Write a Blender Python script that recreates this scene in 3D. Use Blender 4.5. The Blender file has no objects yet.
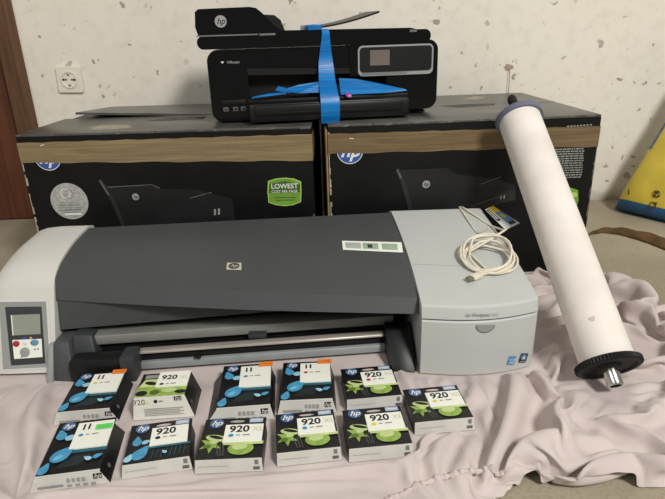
import bpy, bmesh, math, random
import numpy as np
from mathutils import Vector, Matrix
from mathutils.bvhtree import BVHTree
random.seed(7); RNG = np.random.RandomState(5)
S = bpy.context.scene
COL = S.collection
PI = math.pi

# ------------------------------------------------------------------ camera
F = 563.0; PITCH = math.radians(21.1); ROLL = math.radians(1.85); CH = 0.6
W, H = 665.0, 499.0
fw = Vector((0, math.cos(PITCH), -math.sin(PITCH)))
r0 = Vector((1, 0, 0)); u0 = Vector((0, math.sin(PITCH), math.cos(PITCH)))
rt = r0*math.cos(ROLL) - u0*math.sin(ROLL); up = u0*math.cos(ROLL) + r0*math.sin(ROLL)
CAM = Vector((0, 0, CH))
cd = bpy.data.cameras.new('camera'); cam = bpy.data.objects.new('camera', cd); COL.objects.link(cam)
cd.sensor_width = 36; cd.lens = F/W*36; cd.clip_start = 0.02
R3 = Matrix((rt, up, -fw)).transposed()
cam.matrix_world = Matrix.Translation(CAM) @ R3.to_4x4()
S.camera = cam

def ray(px, py): return fw + rt*((px-W/2)/F) - up*((py-H/2)/F)
def on_z(px, py, z=0.0):
    d = ray(px, py); return CAM + d*((z-CH)/d.z)
def on_y(px, py, y):
    d = ray(px, py); return CAM + d*(y/d.y)
def on_plane(px, py, p0, n):
    d = ray(px, py); return CAM + d*((Vector(p0)-CAM).dot(n)/d.dot(n))
def at_depth(px, py, z): return CAM + ray(px, py)*z

# ------------------------------------------------------------------ materials
def lin(c): return tuple(((v/255)/12.92 if v/255 <= .04045 else ((v/255+.055)/1.055)**2.4) for v in c)
MATS = {}
def mat(name, rgb, rough=.6, metal=0.0, spec=.5, var=.06, scale=30., bump=0., bscale=200., emit=None, coat=0.):
    if name in MATS: return MATS[name]
    m = bpy.data.materials.new(name); m.use_nodes = True
    nt = m.node_tree; b = nt.nodes['Principled BSDF']
    b.inputs['Roughness'].default_value = rough; b.inputs['Metallic'].default_value = metal
    b.inputs['Specular IOR Level'].default_value = spec
    b.inputs['Coat Weight'].default_value = coat
    c = lin(rgb)
    tc = nt.nodes.new('ShaderNodeTexCoord')
    if var > 0:
        n = nt.nodes.new('ShaderNodeTexNoise'); n.inputs['Scale'].default_value = scale; n.inputs['Detail'].default_value = 4
        nt.links.new(tc.outputs['Object'], n.inputs['Vector'])
        r = nt.nodes.new('ShaderNodeValToRGB')
        r.color_ramp.elements[0].position = .3; r.color_ramp.elements[1].position = .7
        r.color_ramp.elements[0].color = (*[max(0, v*(1-var*1.6)) for v in c], 1)
        r.color_ramp.elements[1].color = (*[min(1, v*(1+var*1.6)) for v in c], 1)
        nt.links.new(n.outputs['Fac'], r.inputs['Fac']); nt.links.new(r.outputs['Color'], b.inputs['Base Color'])
    else:
        b.inputs['Base Color'].default_value = (*c, 1)
    if bump > 0:
        n2 = nt.nodes.new('ShaderNodeTexNoise'); n2.inputs['Scale'].default_value = bscale; n2.inputs['Detail'].default_value = 3
        nt.links.new(tc.outputs['Object'], n2.inputs['Vector'])
        bp = nt.nodes.new('ShaderNodeBump'); bp.inputs['Strength'].default_value = bump; bp.inputs['Distance'].default_value = .002
        nt.links.new(n2.outputs['Fac'], bp.inputs['Height']); nt.links.new(bp.outputs['Normal'], b.inputs['Normal'])
    if emit:
        b.inputs['Emission Color'].default_value = (*lin(rgb), 1); b.inputs['Emission Strength'].default_value = emit
    MATS[name] = m; return m

class NT:
    def __init__(s, name):
        s.m = bpy.data.materials.new(name); s.m.use_nodes = True; s.t = s.m.node_tree
        s.b = s.t.nodes['Principled BSDF']
    def n(s, typ, **kw):
        nd = s.t.nodes.new(typ)
        for k, v in kw.items():
            if k in ('operation', 'blend_type', 'data_type', 'feature', 'wave_type', 'bands_direction', 'distance'): setattr(nd, k, v)
            else: nd.inputs[k.replace('_', ' ')].default_value = v
        return nd
    def l(s, a, b): s.t.links.new(a, b)
    def math(s, op, a, b=None, c=None, clamp=False):
        nd = s.t.nodes.new('ShaderNodeMath'); nd.operation = op; nd.use_clamp = clamp
        for i, v in enumerate((a, b, c)):
            if v is None: continue
            if isinstance(v, (int, float)): nd.inputs[i].default_value = v
            else: s.l(v, nd.inputs[i])
        return nd.outputs[0]
    def mix(s, f, a, b):
        nd = s.t.nodes.new('ShaderNodeMix'); nd.data_type = 'RGBA'
        for i, v in ((0, f), (6, a), (7, b)):
            if isinstance(v, (int, float)): nd.inputs[i].default_value = v
            elif isinstance(v, tuple): nd.inputs[i].default_value = (*v, 1)
            else: s.l(v, nd.inputs[i])
        return nd.outputs[2]
    def ramp(s, x, lo, hi):
        nd = s.t.nodes.new('ShaderNodeMapRange'); nd.interpolation_type = 'SMOOTHSTEP'
        nd.inputs[1].default_value = lo; nd.inputs[2].default_value = hi
        s.l(x, nd.inputs[0]); return nd.outputs[0]

def wall_material():
    k = NT('chipped_plaster'); tc = k.n('ShaderNodeTexCoord'); P = tc.outputs['Object']
    big = k.n('ShaderNodeTexNoise', Scale=1.7, Detail=3.); k.l(P, big.inputs['Vector'])
    fine = k.n('ShaderNodeTexNoise', Scale=28., Detail=5.); k.l(P, fine.inputs['Vector'])
    warp = k.n('ShaderNodeTexNoise', Scale=34., Detail=2.); k.l(P, warp.inputs['Vector'])
    vm = k.n('ShaderNodeVectorMath', operation='SCALE'); vm.inputs['Scale'].default_value = .045
    flat_ = k.n('ShaderNodeMapping'); flat_.inputs['Rotation'].default_value = (-PI/2, 0, 0); flat_.inputs['Scale'].default_value = (1, 1, 1)
    sub = k.n('ShaderNodeVectorMath', operation='SUBTRACT'); sub.inputs[1].default_value = (.5, .5, .5)
    k.l(warp.outputs['Color'], sub.inputs[0]); k.l(sub.outputs[0], vm.inputs[0])
    add = k.n('ShaderNodeVectorMath', operation='ADD'); k.l(P, add.inputs[0]); k.l(vm.outputs[0], add.inputs[1])
    k.l(add.outputs[0], flat_.inputs[0])
    spots = None
    for sc, r1, thr in ((11., .125, .66), (24., .16, .74), (6., .06, .74)):
        v = k.n('ShaderNodeTexVoronoi', Scale=sc); v.voronoi_dimensions = '2D'; k.l(flat_.outputs[0], v.inputs['Vector'])
        sep = k.n('ShaderNodeSeparateColor'); k.l(v.outputs['Color'], sep.inputs[0])
        has = k.math('GREATER_THAN', sep.outputs[0], thr)
        rad = k.math('MULTIPLY', sep.outputs[1], r1)
        d = k.math('SUBTRACT', rad, v.outputs['Distance'])
        s_ = k.ramp(d, -.01, .03)
        s_ = k.math('MULTIPLY', s_, has)
        s_ = k.math('MULTIPLY', s_, k.math('MULTIPLY_ADD', sep.outputs[2], .5, .22))
        spots = s_ if spots is None else k.math('MAXIMUM', spots, s_)
    base = k.mix(k.ramp(big.outputs['Fac'], .3, .7), lin((232, 225, 211)), lin((239, 233, 220)))
    base = k.mix(k.math('MULTIPLY', k.ramp(fine.outputs['Fac'], .45, .75), .22), base, lin((196, 186, 168)))
    base = k.mix(spots, base, lin((124, 108, 92)))
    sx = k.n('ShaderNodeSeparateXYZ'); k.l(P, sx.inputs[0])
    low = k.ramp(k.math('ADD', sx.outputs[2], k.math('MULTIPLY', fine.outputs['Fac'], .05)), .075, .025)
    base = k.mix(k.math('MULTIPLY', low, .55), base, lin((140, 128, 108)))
    k.l(base, k.b.inputs['Base Color']); k.b.inputs['Roughness'].default_value = .9
    k.b.inputs['Specular IOR Level'].default_value = .2
    hgt = k.math('SUBTRACT', k.math('MULTIPLY', fine.outputs['Fac'], .5), spots)
    bp = k.n('ShaderNodeBump', Strength=.5, Distance=.004); k.l(hgt, bp.inputs['Height']); k.l(bp.outputs[0], k.b.inputs['Normal'])
    return k.m

def floor_material():
    k = NT('dusty_concrete'); tc = k.n('ShaderNodeTexCoord'); P = tc.outputs['Object']
    a = k.n('ShaderNodeTexNoise', Scale=3., Detail=5.); k.l(P, a.inputs['Vector'])
    f = k.n('ShaderNodeTexNoise', Scale=170., Detail=4.); k.l(P, f.inputs['Vector'])
    v = k.n('ShaderNodeTexVoronoi', Scale=22.); k.l(P, v.inputs['Vector'])
    sep = k.n('ShaderNodeSeparateColor'); k.l(v.outputs['Color'], sep.inputs[0])
    sp = k.math('MULTIPLY', k.ramp(k.math('SUBTRACT', k.math('MULTIPLY', sep.outputs[1], .16), v.outputs['Distance']), 0., .02), k.math('GREATER_THAN', sep.outputs[0], .72))
    c = k.mix(k.ramp(a.outputs['Fac'], .3, .7), lin((158, 147, 127)), lin((182, 171, 150)))
    c = k.mix(k.math('MULTIPLY', k.ramp(f.outputs['Fac'], .4, .7), .35), c, lin((128, 116, 98)))
    c = k.mix(sp, c, lin((216, 208, 192)))
    k.l(c, k.b.inputs['Base Color']); k.b.inputs['Roughness'].default_value = .9; k.b.inputs['Specular IOR Level'].default_value = .2
    bp = k.n('ShaderNodeBump', Strength=.35, Distance=.002); k.l(f.outputs['Fac'], bp.inputs['Height']); k.l(bp.outputs[0], k.b.inputs['Normal'])
    return k.m

def wood_material(name, c1, c2):
    k = NT(name); tc = k.n('ShaderNodeTexCoord')
    mp = k.n('ShaderNodeMapping'); mp.inputs['Scale'].default_value = (60, 60, 3); k.l(tc.outputs['Object'], mp.inputs[0])
    n = k.n('ShaderNodeTexNoise', Scale=1., Detail=4., Distortion=.6); k.l(mp.outputs[0], n.inputs['Vector'])
    c = k.mix(k.ramp(n.outputs['Fac'], .3, .7), lin(c1), lin(c2)); k.l(c, k.b.inputs['Base Color'])
    k.b.inputs['Roughness'].default_value = .5; k.b.inputs['Specular IOR Level'].default_value = .25
    return k.m

def cloth_material():
    k = NT('lilac_cotton'); tc = k.n('ShaderNodeTexCoord'); P = tc.outputs['Object']
    a = k.n('ShaderNodeTexNoise', Scale=7., Detail=3.); k.l(P, a.inputs['Vector'])
    w = k.n('ShaderNodeTexNoise', Scale=900., Detail=2.); k.l(P, w.inputs['Vector'])
    c = k.mix(k.ramp(a.outputs['Fac'], .3, .7), lin((195, 182, 178)), lin((207, 194, 189)))
    k.l(c, k.b.inputs['Base Color']); k.b.inputs['Roughness'].default_value = .95; k.b.inputs['Specular IOR Level'].default_value = .1
    k.b.inputs['Sheen Weight'].default_value = .15
    bp = k.n('ShaderNodeBump', Strength=.12, Distance=.001); k.l(w.outputs['Fac'], bp.inputs['Height']); k.l(bp.outputs[0], k.b.inputs['Normal'])
    return k.m

def tape_material(name, c1, c2, rough=.35):
    k = NT(name); tc = k.n('ShaderNodeTexCoord')
    mp = k.n('ShaderNodeMapping'); mp.inputs['Scale'].default_value = (5, 5, 130); k.l(tc.outputs['Object'], mp.inputs[0])
    n = k.n('ShaderNodeTexNoise', Scale=1., Detail=5., Distortion=.8); k.l(mp.outputs[0], n.inputs['Vector'])
    c = k.mix(k.ramp(n.outputs['Fac'], .35, .7), lin(c1), lin(c2)); k.l(c, k.b.inputs['Base Color'])
    k.b.inputs['Roughness'].default_value = rough; k.b.inputs['Specular IOR Level'].default_value = .4
    bp = k.n('ShaderNodeBump', Strength=.3, Distance=.002); k.l(n.outputs['Fac'], bp.inputs['Height']); k.l(bp.outputs[0], k.b.inputs['Normal'])
    return k.m

# ------------------------------------------------------------------ mesh builder
class M:
    """collects faces with materials; build() links them as ONE mesh object"""
    def __init__(s): s.v = []; s.f = []; s.mi = []; s.ms = []; s.sm = []
    def slot(s, m):
        if m not in s.ms: s.ms.append(m)
        return s.ms.index(m)
    def add(s, verts, faces, m, smooth=False, T=None):
        o = len(s.v); i = s.slot(m)
        for p in verts:
            p = Vector(p); s.v.append(T @ p if T else p)
        for f in faces: s.f.append([o+a for a in f]); s.mi.append(i); s.sm.append(smooth)
        return s
    def box(s, lo, hi, m, bev=0., T=None, seg=2):
        bm = bmesh.new(); bmesh.ops.create_cube(bm, size=1)
        lo = Vector(lo); hi = Vector(hi)
        for v in bm.verts: v.co = Vector([(lo[k]+hi[k])/2 + v.co[k]*(hi[k]-lo[k]) for k in range(3)])
        if bev > 0: bmesh.ops.bevel(bm, geom=bm.edges[:], offset=bev, segments=seg, profile=.5, affect='EDGES')
        s.frombm(bm, m, bev > 0, T); return s
    def frombm(s, bm, m, smooth=False, T=None):
        bm.verts.index_update()
        s.add([v.co.copy() for v in bm.verts], [[v.index for v in f.verts] for f in bm.faces], m, smooth, T); bm.free(); return s
    def hexa(s, c8, m, bev=0., T=None):
        """8 corners: bottom 4 ccw then top 4 ccw"""
        bm = bmesh.new(); vs = [bm.verts.new(c) for c in c8]
        for f in ((3, 2, 1, 0), (4, 5, 6, 7), (0, 1, 5, 4), (1, 2, 6, 5), (2, 3, 7, 6), (3, 0, 4, 7)): bm.faces.new([vs[k] for k in f])
        if bev > 0: bmesh.ops.bevel(bm, geom=bm.edges[:], offset=bev, segments=2, profile=.5, affect='EDGES')
        bmesh.ops.recalc_face_normals(bm, faces=bm.faces[:])
        s.frombm(bm, m, bev > 0, T); return s
    def prism(s, poly, a, b, m, axis='y', smooth=False, T=None):
        """2-D polygon extruded along axis from a to b; poly coords are the two other axes in order"""
        def P(p, t):
            return {'y': (p[0], t, p[1]), 'x': (t, p[0], p[1]), 'z': (p[0], p[1], t)}[axis]
        n = len(poly); bm = bmesh.new()
        A = [bm.verts.new(P(p, a)) for p in poly]; B = [bm.verts.new(P(p, b)) for p in poly]
        bm.faces.new(A); bm.faces.new(B[::-1])
        for i in range(n): bm.faces.new((A[i], B[i], B[(i+1) % n], A[(i+1) % n]))
        bmesh.ops.recalc_face_normals(bm, faces=bm.faces[:])
        s.frombm(bm, m, smooth, T); return s
    def loft(s, secs, m, closed=True, caps=True, smooth=True, T=None):
        n = len(secs[0]); bm = bmesh.new()
        R = [[bm.verts.new(p) for p in sec] for sec in secs]
        for a, b in zip(R[:-1], R[1:]):
            for i in range(n if closed else n-1):
                j = (i+1) % n; bm.faces.new((a[i], a[j], b[j], b[i]))
        if caps and closed: bm.faces.new(R[0][::-1]); bm.faces.new(R[-1])
        bmesh.ops.recalc_face_normals(bm, faces=bm.faces[:])
        s.frombm(bm, m, smooth, T); return s
    def lathe(s, prof, m, n=32, T=None, smooth=True):
        """prof: (r, z) about z"""
        secs = [[(r*math.cos(2*PI*k/n), r*math.sin(2*PI*k/n), z) for k in range(n)] for r, z in prof]
        return s.loft(secs, m, True, True, smooth, T)
    def tube(s, pts, r, m, n=8, T=None, closed=False):
        pts = [Vector(p) for p in pts]; secs = []; prev = None
        for i, p in enumerate(pts):
            a = pts[max(i-1, 0)]; b = pts[min(i+1, len(pts)-1)]; t = (b-a).normalized()
            if prev is None:
                ref = Vector((0, 0, 1)) if abs(t.z) < .9 else Vector((1, 0, 0)); x = t.cross(ref).normalized()
            else: x = (prev - t*prev.dot(t)).normalized()
            prev = x; y = t.cross(x); rr = r[i] if isinstance(r, (list, tuple)) else r
            secs.append([p + x*math.cos(2*PI*k/n)*rr + y*math.sin(2*PI*k/n)*rr for k in range(n)])
        return s.loft(secs, m, True, True, True, T)
    def build(s, name, parent=None, off=None, label=None, cat=None, group=None, kind=None, auto=35):
        me = bpy.data.meshes.new(name); off = Vector(off) if off is not None else Vector()
        me.from_pydata([tuple(v-off) for v in s.v], [], s.f)
        for m in s.ms: me.materials.append(m)
        me.polygons.foreach_set('material_index', s.mi); me.polygons.foreach_set('use_smooth', s.sm)
        me.update()
        if any(s.sm):
            me.set_sharp_from_angle(angle=math.radians(auto))
        o = bpy.data.objects.new(name, me); COL.objects.link(o)
        if parent: o.parent = parent
        tag(o, label, cat, group, kind); return o

def tag(o, label=None, cat=None, group=None, kind=None):
    for k, v in (('label', label), ('category', cat), ('group', group), ('kind', kind)):
        if v: o[k] = v
    return o
def thing(name, label, cat, loc=(0, 0, 0), rz=0., group=None, rot=None):
    o = bpy.data.objects.new(name, None); COL.objects.link(o); o.location = loc
    o.rotation_euler = rot if rot is not None else (0, 0, rz); o.empty_display_size = .03
    return tag(o, label, cat, group)

_tx = {}
def text2d(s, size=1., bold=0., shear=0., align='CENTER'):
    key = (s, bold, shear, align)
    if key not in _tx:
        c = bpy.data.curves.new('t', 'FONT'); c.body = s; c.size = 1; c.offset = bold; c.shear = shear; c.align_x = align; c.align_y = 'CENTER'; c.resolution_u = 3
        o = bpy.data.objects.new('t', c); COL.objects.link(o)
        dg = bpy.context.evaluated_depsgraph_get(); me = bpy.data.meshes.new_from_object(o.evaluated_get(dg))
        _tx[key] = ([v.co.xy.copy() for v in me.vertices], [list(p.vertices) for p in me.polygons])
        bpy.data.objects.remove(o); bpy.data.curves.remove(c); bpy.data.meshes.remove(me)
    v, f = _tx[key]
    return [p*size for p in v], f

class Decal:
    """flat print on a frame O + U*x + V*y, lifted along the normal by layers"""
    def __init__(s, mb, O, U, V, step=.0003, base=.0003):
        s.mb = mb; s.O = Vector(O); s.U = Vector(U); s.V = Vector(V); s.N = s.U.cross(s.V).normalized(); s.k = base; s.step = step
    def P(s, x, y): return s.O + s.U*x + s.V*y + s.N*s.k
    def poly(s, pts, m):
        s.mb.add([s.P(*p) for p in pts], [list(range(len(pts)))], m); s.k += s.step; return s
    def rect(s, x0, y0, x1, y1, m): return s.poly([(x0, y0), (x1, y0), (x1, y1), (x0, y1)], m)
    def ell(s, cx, cy, rx, ry, m, n=28, a=0.):
        c, q = math.cos(a), math.sin(a)
        return s.poly([(cx + rx*math.cos(t)*c - ry*math.sin(t)*q, cy + rx*math.cos(t)*q + ry*math.sin(t)*c) for t in [2*PI*i/n for i in range(n)]], m)
    def drop(s, cx, cy, r, a, m):
        pts = []
        for i in range(24):
            t = 2*PI*i/24; rr = r*(1 + (.75*max(0, math.cos(t))**6)); x = rr*math.cos(t); y = r*.85*math.sin(t)
            pts.append((cx + x*math.cos(a) - y*math.sin(a), cy + x*math.sin(a) + y*math.cos(a)))
        return s.poly(pts, m)
    def text(s, st, x, y, size, m, bold=0., shear=0., align='CENTER'):
        v, f = text2d(st, size, bold, shear, align)
        s.mb.add([s.P(x+p.x, y+p.y) for p in v], f, m); s.k += s.step; return s
    def ring(s, cx, cy, rx, ry, w, m, n=28):
        A = [(cx+rx*math.cos(2*PI*i/n), cy+ry*math.sin(2*PI*i/n)) for i in range(n)]
        B = [(cx+(rx-w)*math.cos(2*PI*i/n), cy+(ry-w)*math.sin(2*PI*i/n)) for i in range(n)]
        s.mb.add([s.P(*p) for p in A+B], [[i, (i+1) % n, n+(i+1) % n, n+i] for i in range(n)], m); s.k += s.step; return s
    def line(s, pts, w, m):
        for a, b in zip(pts[:-1], pts[1:]):
            d = Vector((b[0]-a[0], b[1]-a[1])).normalized()*w/2; q = Vector((-d.y, d.x))
            s.mb.add([s.P(a[0]+q.x, a[1]+q.y), s.P(a[0]-q.x, a[1]-q.y), s.P(b[0]-q.x, b[1]-q.y), s.P(b[0]+q.x, b[1]+q.y)], [[0, 1, 2, 3]], m)
        s.k += s.step; return s
def hp_emblem(d, cx, cy, r, disc, ink):
    d.ell(cx, cy, r, r, disc)
    d.text('hp', cx, cy+r*.02, r*1.5, ink, bold=.02, shear=.35)
    return d
def rrect(x0, y0, x1, y1, r, n=6):
    pts = []
    for cx, cy, a0 in ((x1-r, y1-r, 0), (x0+r, y1-r, PI/2), (x0+r, y0+r, PI), (x1-r, y0+r, 1.5*PI)):
        for k in range(n+1): pts.append((cx+r*math.cos(a0+k*PI/2/n), cy+r*math.sin(a0+k*PI/2/n)))
    return pts
def catmull(pts, n=4):
    pts = [Vector(p) for p in pts]; out = []
    for i in range(len(pts)-1):
        p0 = pts[max(i-1, 0)]; p1 = pts[i]; p2 = pts[i+1]; p3 = pts[min(i+2, len(pts)-1)]
        for k in range(n):
            t = k/n; out.append(.5*((2*p1)+(p2-p0)*t+(2*p0-5*p1+4*p2-p3)*t*t+(3*p1-p0-3*p2+p3)*t**3))
    out.append(pts[-1]); return out

# ------------------------------------------------------------------ shared materials
BLACK_CARD = mat('black_card', (13, 14, 14), .42, spec=.28, var=.2, scale=14, bump=.15, bscale=90)
CARD_TOP = mat('sheen_grey_card', (80, 78, 73), .34, spec=.55, var=.3, scale=9, bump=.2, bscale=60)  # black card tops; the grey base colour paints in their sheen
KRAFT = mat('raw_cardboard', (150, 122, 88), .85, spec=.2, var=.1)
TORN = mat('torn_cardboard', (168, 160, 140), .9, spec=.1, var=.12)
WORN = mat('worn_edge_card', (96, 94, 90), .9, spec=.1, var=.3, scale=80)
PTAPE = tape_material('brown_packing_tape', (124, 107, 77), (146, 128, 95), .4)
PTAPE2 = tape_material('dark_packing_tape', (104, 86, 60), (126, 107, 76), .4)
PRINT_WHITE = mat('print_white', (226, 226, 220), .5, var=.02)
PRINT_BLUE = mat('print_blue', (52, 84, 156), .45, var=.04)
PRINT_GREY = mat('print_grey', (36, 37, 37), .45, var=.1)
PRINT_DGREY = mat('print_dark_grey', (21, 22, 22), .45, var=.1)
PRINT_MGREY = mat('print_mid_grey', (92, 92, 90), .45, var=.15)
PRINT_LGREY = mat('print_light_grey', (150, 150, 146), .5, var=.1)
BADGE_SILVER = mat('badge_silver', (172, 171, 166), .5, var=.14, scale=160)
BADGE_GREEN = mat('badge_green', (114, 158, 58), .45, var=.08)
BADGE_LGREEN = mat('badge_light_green', (178, 214, 104), .45, var=.05)
BADGE_DGREEN = mat('badge_dark_green', (58, 98, 30), .45, var=.08)
SILVER = mat('silver_plastic', (206, 204, 197), .5, spec=.35, var=.025, scale=5)
SILVER2 = mat('silver_plastic_cool', (187, 189, 185), .5, spec=.35, var=.025, scale=5)
SILVER_D = mat('silver_plastic_shade', (146, 147, 145), .5, spec=.35, var=.03, scale=5)
GRAPH = mat('graphite_plastic', (69, 71, 72), .48, spec=.4, var=.04, scale=6, bump=.05, bscale=400)
GRAPH2 = mat('graphite_plastic_dark', (54, 56, 58), .5, spec=.35, var=.05, scale=8)
INNER = mat('black_mechanism', (16, 16, 16), .6, spec=.3, var=.2, scale=30)
METAL_GREY = mat('grey_rail', (132, 132, 126), .42, metal=.25, var=.06, scale=20)
METAL_LT = mat('light_grey_rail', (164, 166, 162), .45, metal=.15, var=.05, scale=20)
CHROME = mat('bright_steel', (205, 203, 196), .18, metal=1., var=.04)
GLOSS = mat('glossy_black_plastic', (7, 7, 8), .12, spec=.32, var=0)
SATIN = mat('satin_black_plastic', (17, 18, 19), .42, spec=.35, var=.08)
MATTE_BLK = mat('matte_black_plastic', (20, 20, 20), .6, spec=.3, var=.08)
INK = mat('black_ink', (22, 22, 24), .5, var=0)
INK_GREY = mat('grey_ink', (120, 120, 120), .5, var=0)
PAPER = mat('label_paper', (238, 238, 226), .5, var=.015)

# ------------------------------------------------------------------ the setting
def wall_y(x): return 1.95 + .018*x
m = M(); m.box((-3.2, -2.2, -.06), (3.6, 2.4, 0), floor_material()); m.build('floor', kind='structure')
m = M(); WM = wall_material()
m.hexa([(-.99, wall_y(-.99), 0), (3.6, wall_y(3.6), 0), (3.6, wall_y(3.6)+.15, 0), (-.99, wall_y(-.99)+.15, 0),
        (-.99, wall_y(-.99), 2.5), (3.6, wall_y(3.6), 2.5), (3.6, wall_y(3.6)+.15, 2.5), (-.99, wall_y(-.99)+.15, 2.5)], WM)
m.hexa([(-3.2, wall_y(-3.2), 0), (-1.95, wall_y(-1.95), 0), (-1.95, wall_y(-1.95)+.15, 0), (-3.2, wall_y(-3.2)+.15, 0),
        (-3.2, wall_y(-3.2), 2.5), (-1.95, wall_y(-1.95), 2.5), (-1.95, wall_y(-1.95)+.15, 2.5), (-3.2, wall_y(-3.2)+.15, 2.5)], WM)
m.hexa([(-1.95, wall_y(-1.95), 2.05), (-.99, wall_y(-.99), 2.05), (-.99, wall_y(-.99)+.15, 2.05), (-1.95, wall_y(-1.95)+.15, 2.05),
        (-1.95, wall_y(-1.95), 2.5), (-.99, wall_y(-.99), 2.5), (-.99, wall_y(-.99)+.15, 2.5), (-1.95, wall_y(-1.95)+.15, 2.5)], WM)
m.build('wall_back', kind='structure')
CASE = wood_material('door_casing_wood', (88, 62, 44), (112, 82, 60))
LEAF = wood_material('door_leaf_wood', (84, 50, 34), (104, 64, 44))
m = M()
m.box((-1.045, 1.915, 0), (-.978, 1.945, 2.05), CASE, .004)
m.box((-1.962, 1.905, 0), (-1.895, 1.93, 2.05), CASE, .004)
m.box((-1.962, 1.91, 2.05), (-.978, 1.945, 2.12), CASE, .004)
m.build('trim_1', kind='structure', label='brown wooden door casing at the corner')
m = M(); m.box((-1.90, 1.955, .004), (-1.04, 1.995, 2.05), LEAF, .004)
m.box((-1.78, 1.948, .25), (-1.16, 1.957, .95), LEAF, .006); m.box((-1.78, 1.948, 1.1), (-1.16, 1.957, 1.9), LEAF, .006)
m.build('door_1', kind='structure')

# wall socket
WPL = mat('socket_plastic', (232, 226, 210), .4, var=.02)
sk = thing('wall_socket', 'cream wall socket with round recess on plaster beside the door casing', 'wall socket', (-.842, wall_y(-.842), .481))
sk.rotation_euler = (0, math.radians(2), math.radians(1))
m = M(); m.prism(rrect(-.041, -.042, .041, .042, .008), -.010, .0, WPL); o = m.build('cover_plate', sk)
md = o.modifiers.new('b', 'BEVEL'); md.width = .003; md.segments = 2
m = M(); T = Matrix.Rotation(PI/2, 4, 'X'); n = 32
m.loft([[(r*math.cos(2*PI*k/n), y, r*math.sin(2*PI*k/n)) for k in range(n)] for r, y in ((.027, -.0098), (.027, -.0135), (.023, -.0135), (.020, -.0106), (.0005, -.0106))], WPL, caps=False)
ins = m.build('socket_insert', sk)
m = M()
for dx in (-.0095, .0095):
    d = Decal(m, (dx, -.0107, 0), (1, 0, 0), (0, 0, 1)); d.ell(0, 0, .0032, .0032, INK, 12)
m.box((-.004, -.0135, .013), (.004, -.0105, .021), CHROME, .001); m.box((-.004, -.0135, -.021), (.004, -.0105, -.013), CHROME, .001)
m.box((-.022, -.0120, -.003), (-.014, -.0105, .003), INNER); m.box((.014, -.0120, -.003), (.022, -.0105, .003), INNER)
m.build('socket_contact', ins)

# wire stub poking from a plaster hole
m = M(); p0 = (.606, wall_y(.606)-.002, .47)
m.tube([(p0[0], p0[1]+.01, p0[2]), (p0[0]+.001, p0[1]-.008, p0[2]-.004), (p0[0]+.002, p0[1]-.010, p0[2]-.05), (p0[0]+.004, p0[1]-.008, p0[2]-.105)], .0011, mat('thin_wire', (110, 104, 96), .5, var=0), 6)
m.loft([[(p0[0]+r*1.5*math.cos(2*PI*k/14)*(1+.2*math.sin(3*k)), wall_y(.606)-y, p0[2]+.004+r*math.sin(2*PI*k/14)*(1+.2*math.cos(5*k))) for k in range(14)] for r, y in ((.010, -.002), (.010, .002), (.006, .003))], mat('raw_mortar', (176, 156, 140), .9, var=.15))
m.build('wall_wire', label='thin grey wire hanging from a small mortar plug on the bare wall', cat='wire', off=p0).location = p0

# ------------------------------------------------------------------ printer cartons
def carton(name_label, cx, cy, rz, w, d, h, tape_m, build_print, lift):
    root = thing('printer_carton', name_label, 'cardboard box', (cx, cy, 0), rz, 'black printer cartons along the wall')
    Rz = Matrix.Rotation(rz, 3, 'Z'); C0 = Vector((cx, cy, 0))
    nrm = Rz @ Vector((0, -1, 0)); fp = C0 + Rz @ Vector((0, -d/2, 0))
    def fx(px, py):
        p = Rz.transposed() @ (on_plane(px, py, fp, nrm) - C0); return (p.x, p.z)
    m = M(); t = .004
    # slightly bowed carton: lofted rings
    def ring(z, b):
        x, y = w/2, d/2; pts = []
        for i in range(8): s_ = i/8; pts.append((-x+2*x*s_, -y-b*math.sin(PI*s_), z))
        for i in range(6): s_ = i/6; pts.append((x+b*math.sin(PI*s_), -y+2*y*s_, z))
        for i in range(8): s_ = i/8; pts.append((x-2*x*s_, y+b*math.sin(PI*s_), z))
        for i in range(6): s_ = i/6; pts.append((-x-b*math.sin(PI*s_), y-2*y*s_, z))
        return pts
    m.loft([ring(z, 0) for z in (0.0, h*.5, h-.006)], BLACK_CARD, smooth=False)
    body_m = m
    # top flaps
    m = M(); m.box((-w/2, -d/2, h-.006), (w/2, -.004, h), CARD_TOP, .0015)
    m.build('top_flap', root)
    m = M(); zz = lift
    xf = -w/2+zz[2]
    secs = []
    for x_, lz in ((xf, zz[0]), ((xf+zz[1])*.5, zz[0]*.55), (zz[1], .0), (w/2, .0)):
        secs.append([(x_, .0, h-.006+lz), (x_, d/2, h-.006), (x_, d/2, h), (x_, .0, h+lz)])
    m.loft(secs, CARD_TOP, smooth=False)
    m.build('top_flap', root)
    # worn light edges along the front upper edge and both front uprights
    m = body_m; dc = Decal(m, (0, -d/2, 0), (1, 0, 0), (0, 0, 1)); x = -w/2
    while x < w/2-.02:
        L = random.uniform(.004, .03)
        if random.random() < .35: m.add([dc.P(x, h-.0035-random.random()*.003), dc.P(min(x+L, w/2), h-.003-random.random()*.003), dc.P(min(x+L, w/2), h-.0005), dc.P(x, h-.0005)], [[0, 1, 2, 3]], WORN)
        x += L
    for sx in (-1, 1):
        z = .02
        while z < h-.03:
            L = random.uniform(.004, .02); ww = random.uniform(.0015, .005)
            a, b = sorted((sx*w/2, sx*(w/2-ww)))
            if random.random() < (.85 if sx < 0 else .4): m.add([dc.P(a, z), dc.P(b, z), dc.P(b, z+L), dc.P(a, z+L)], [[0, 1, 2, 3]], TORN if sx < 0 else WORN)
            z += L
    m.build('carton_body', root)
    build_print(root, w, d, h, fx, tape_m)
    return root
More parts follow.
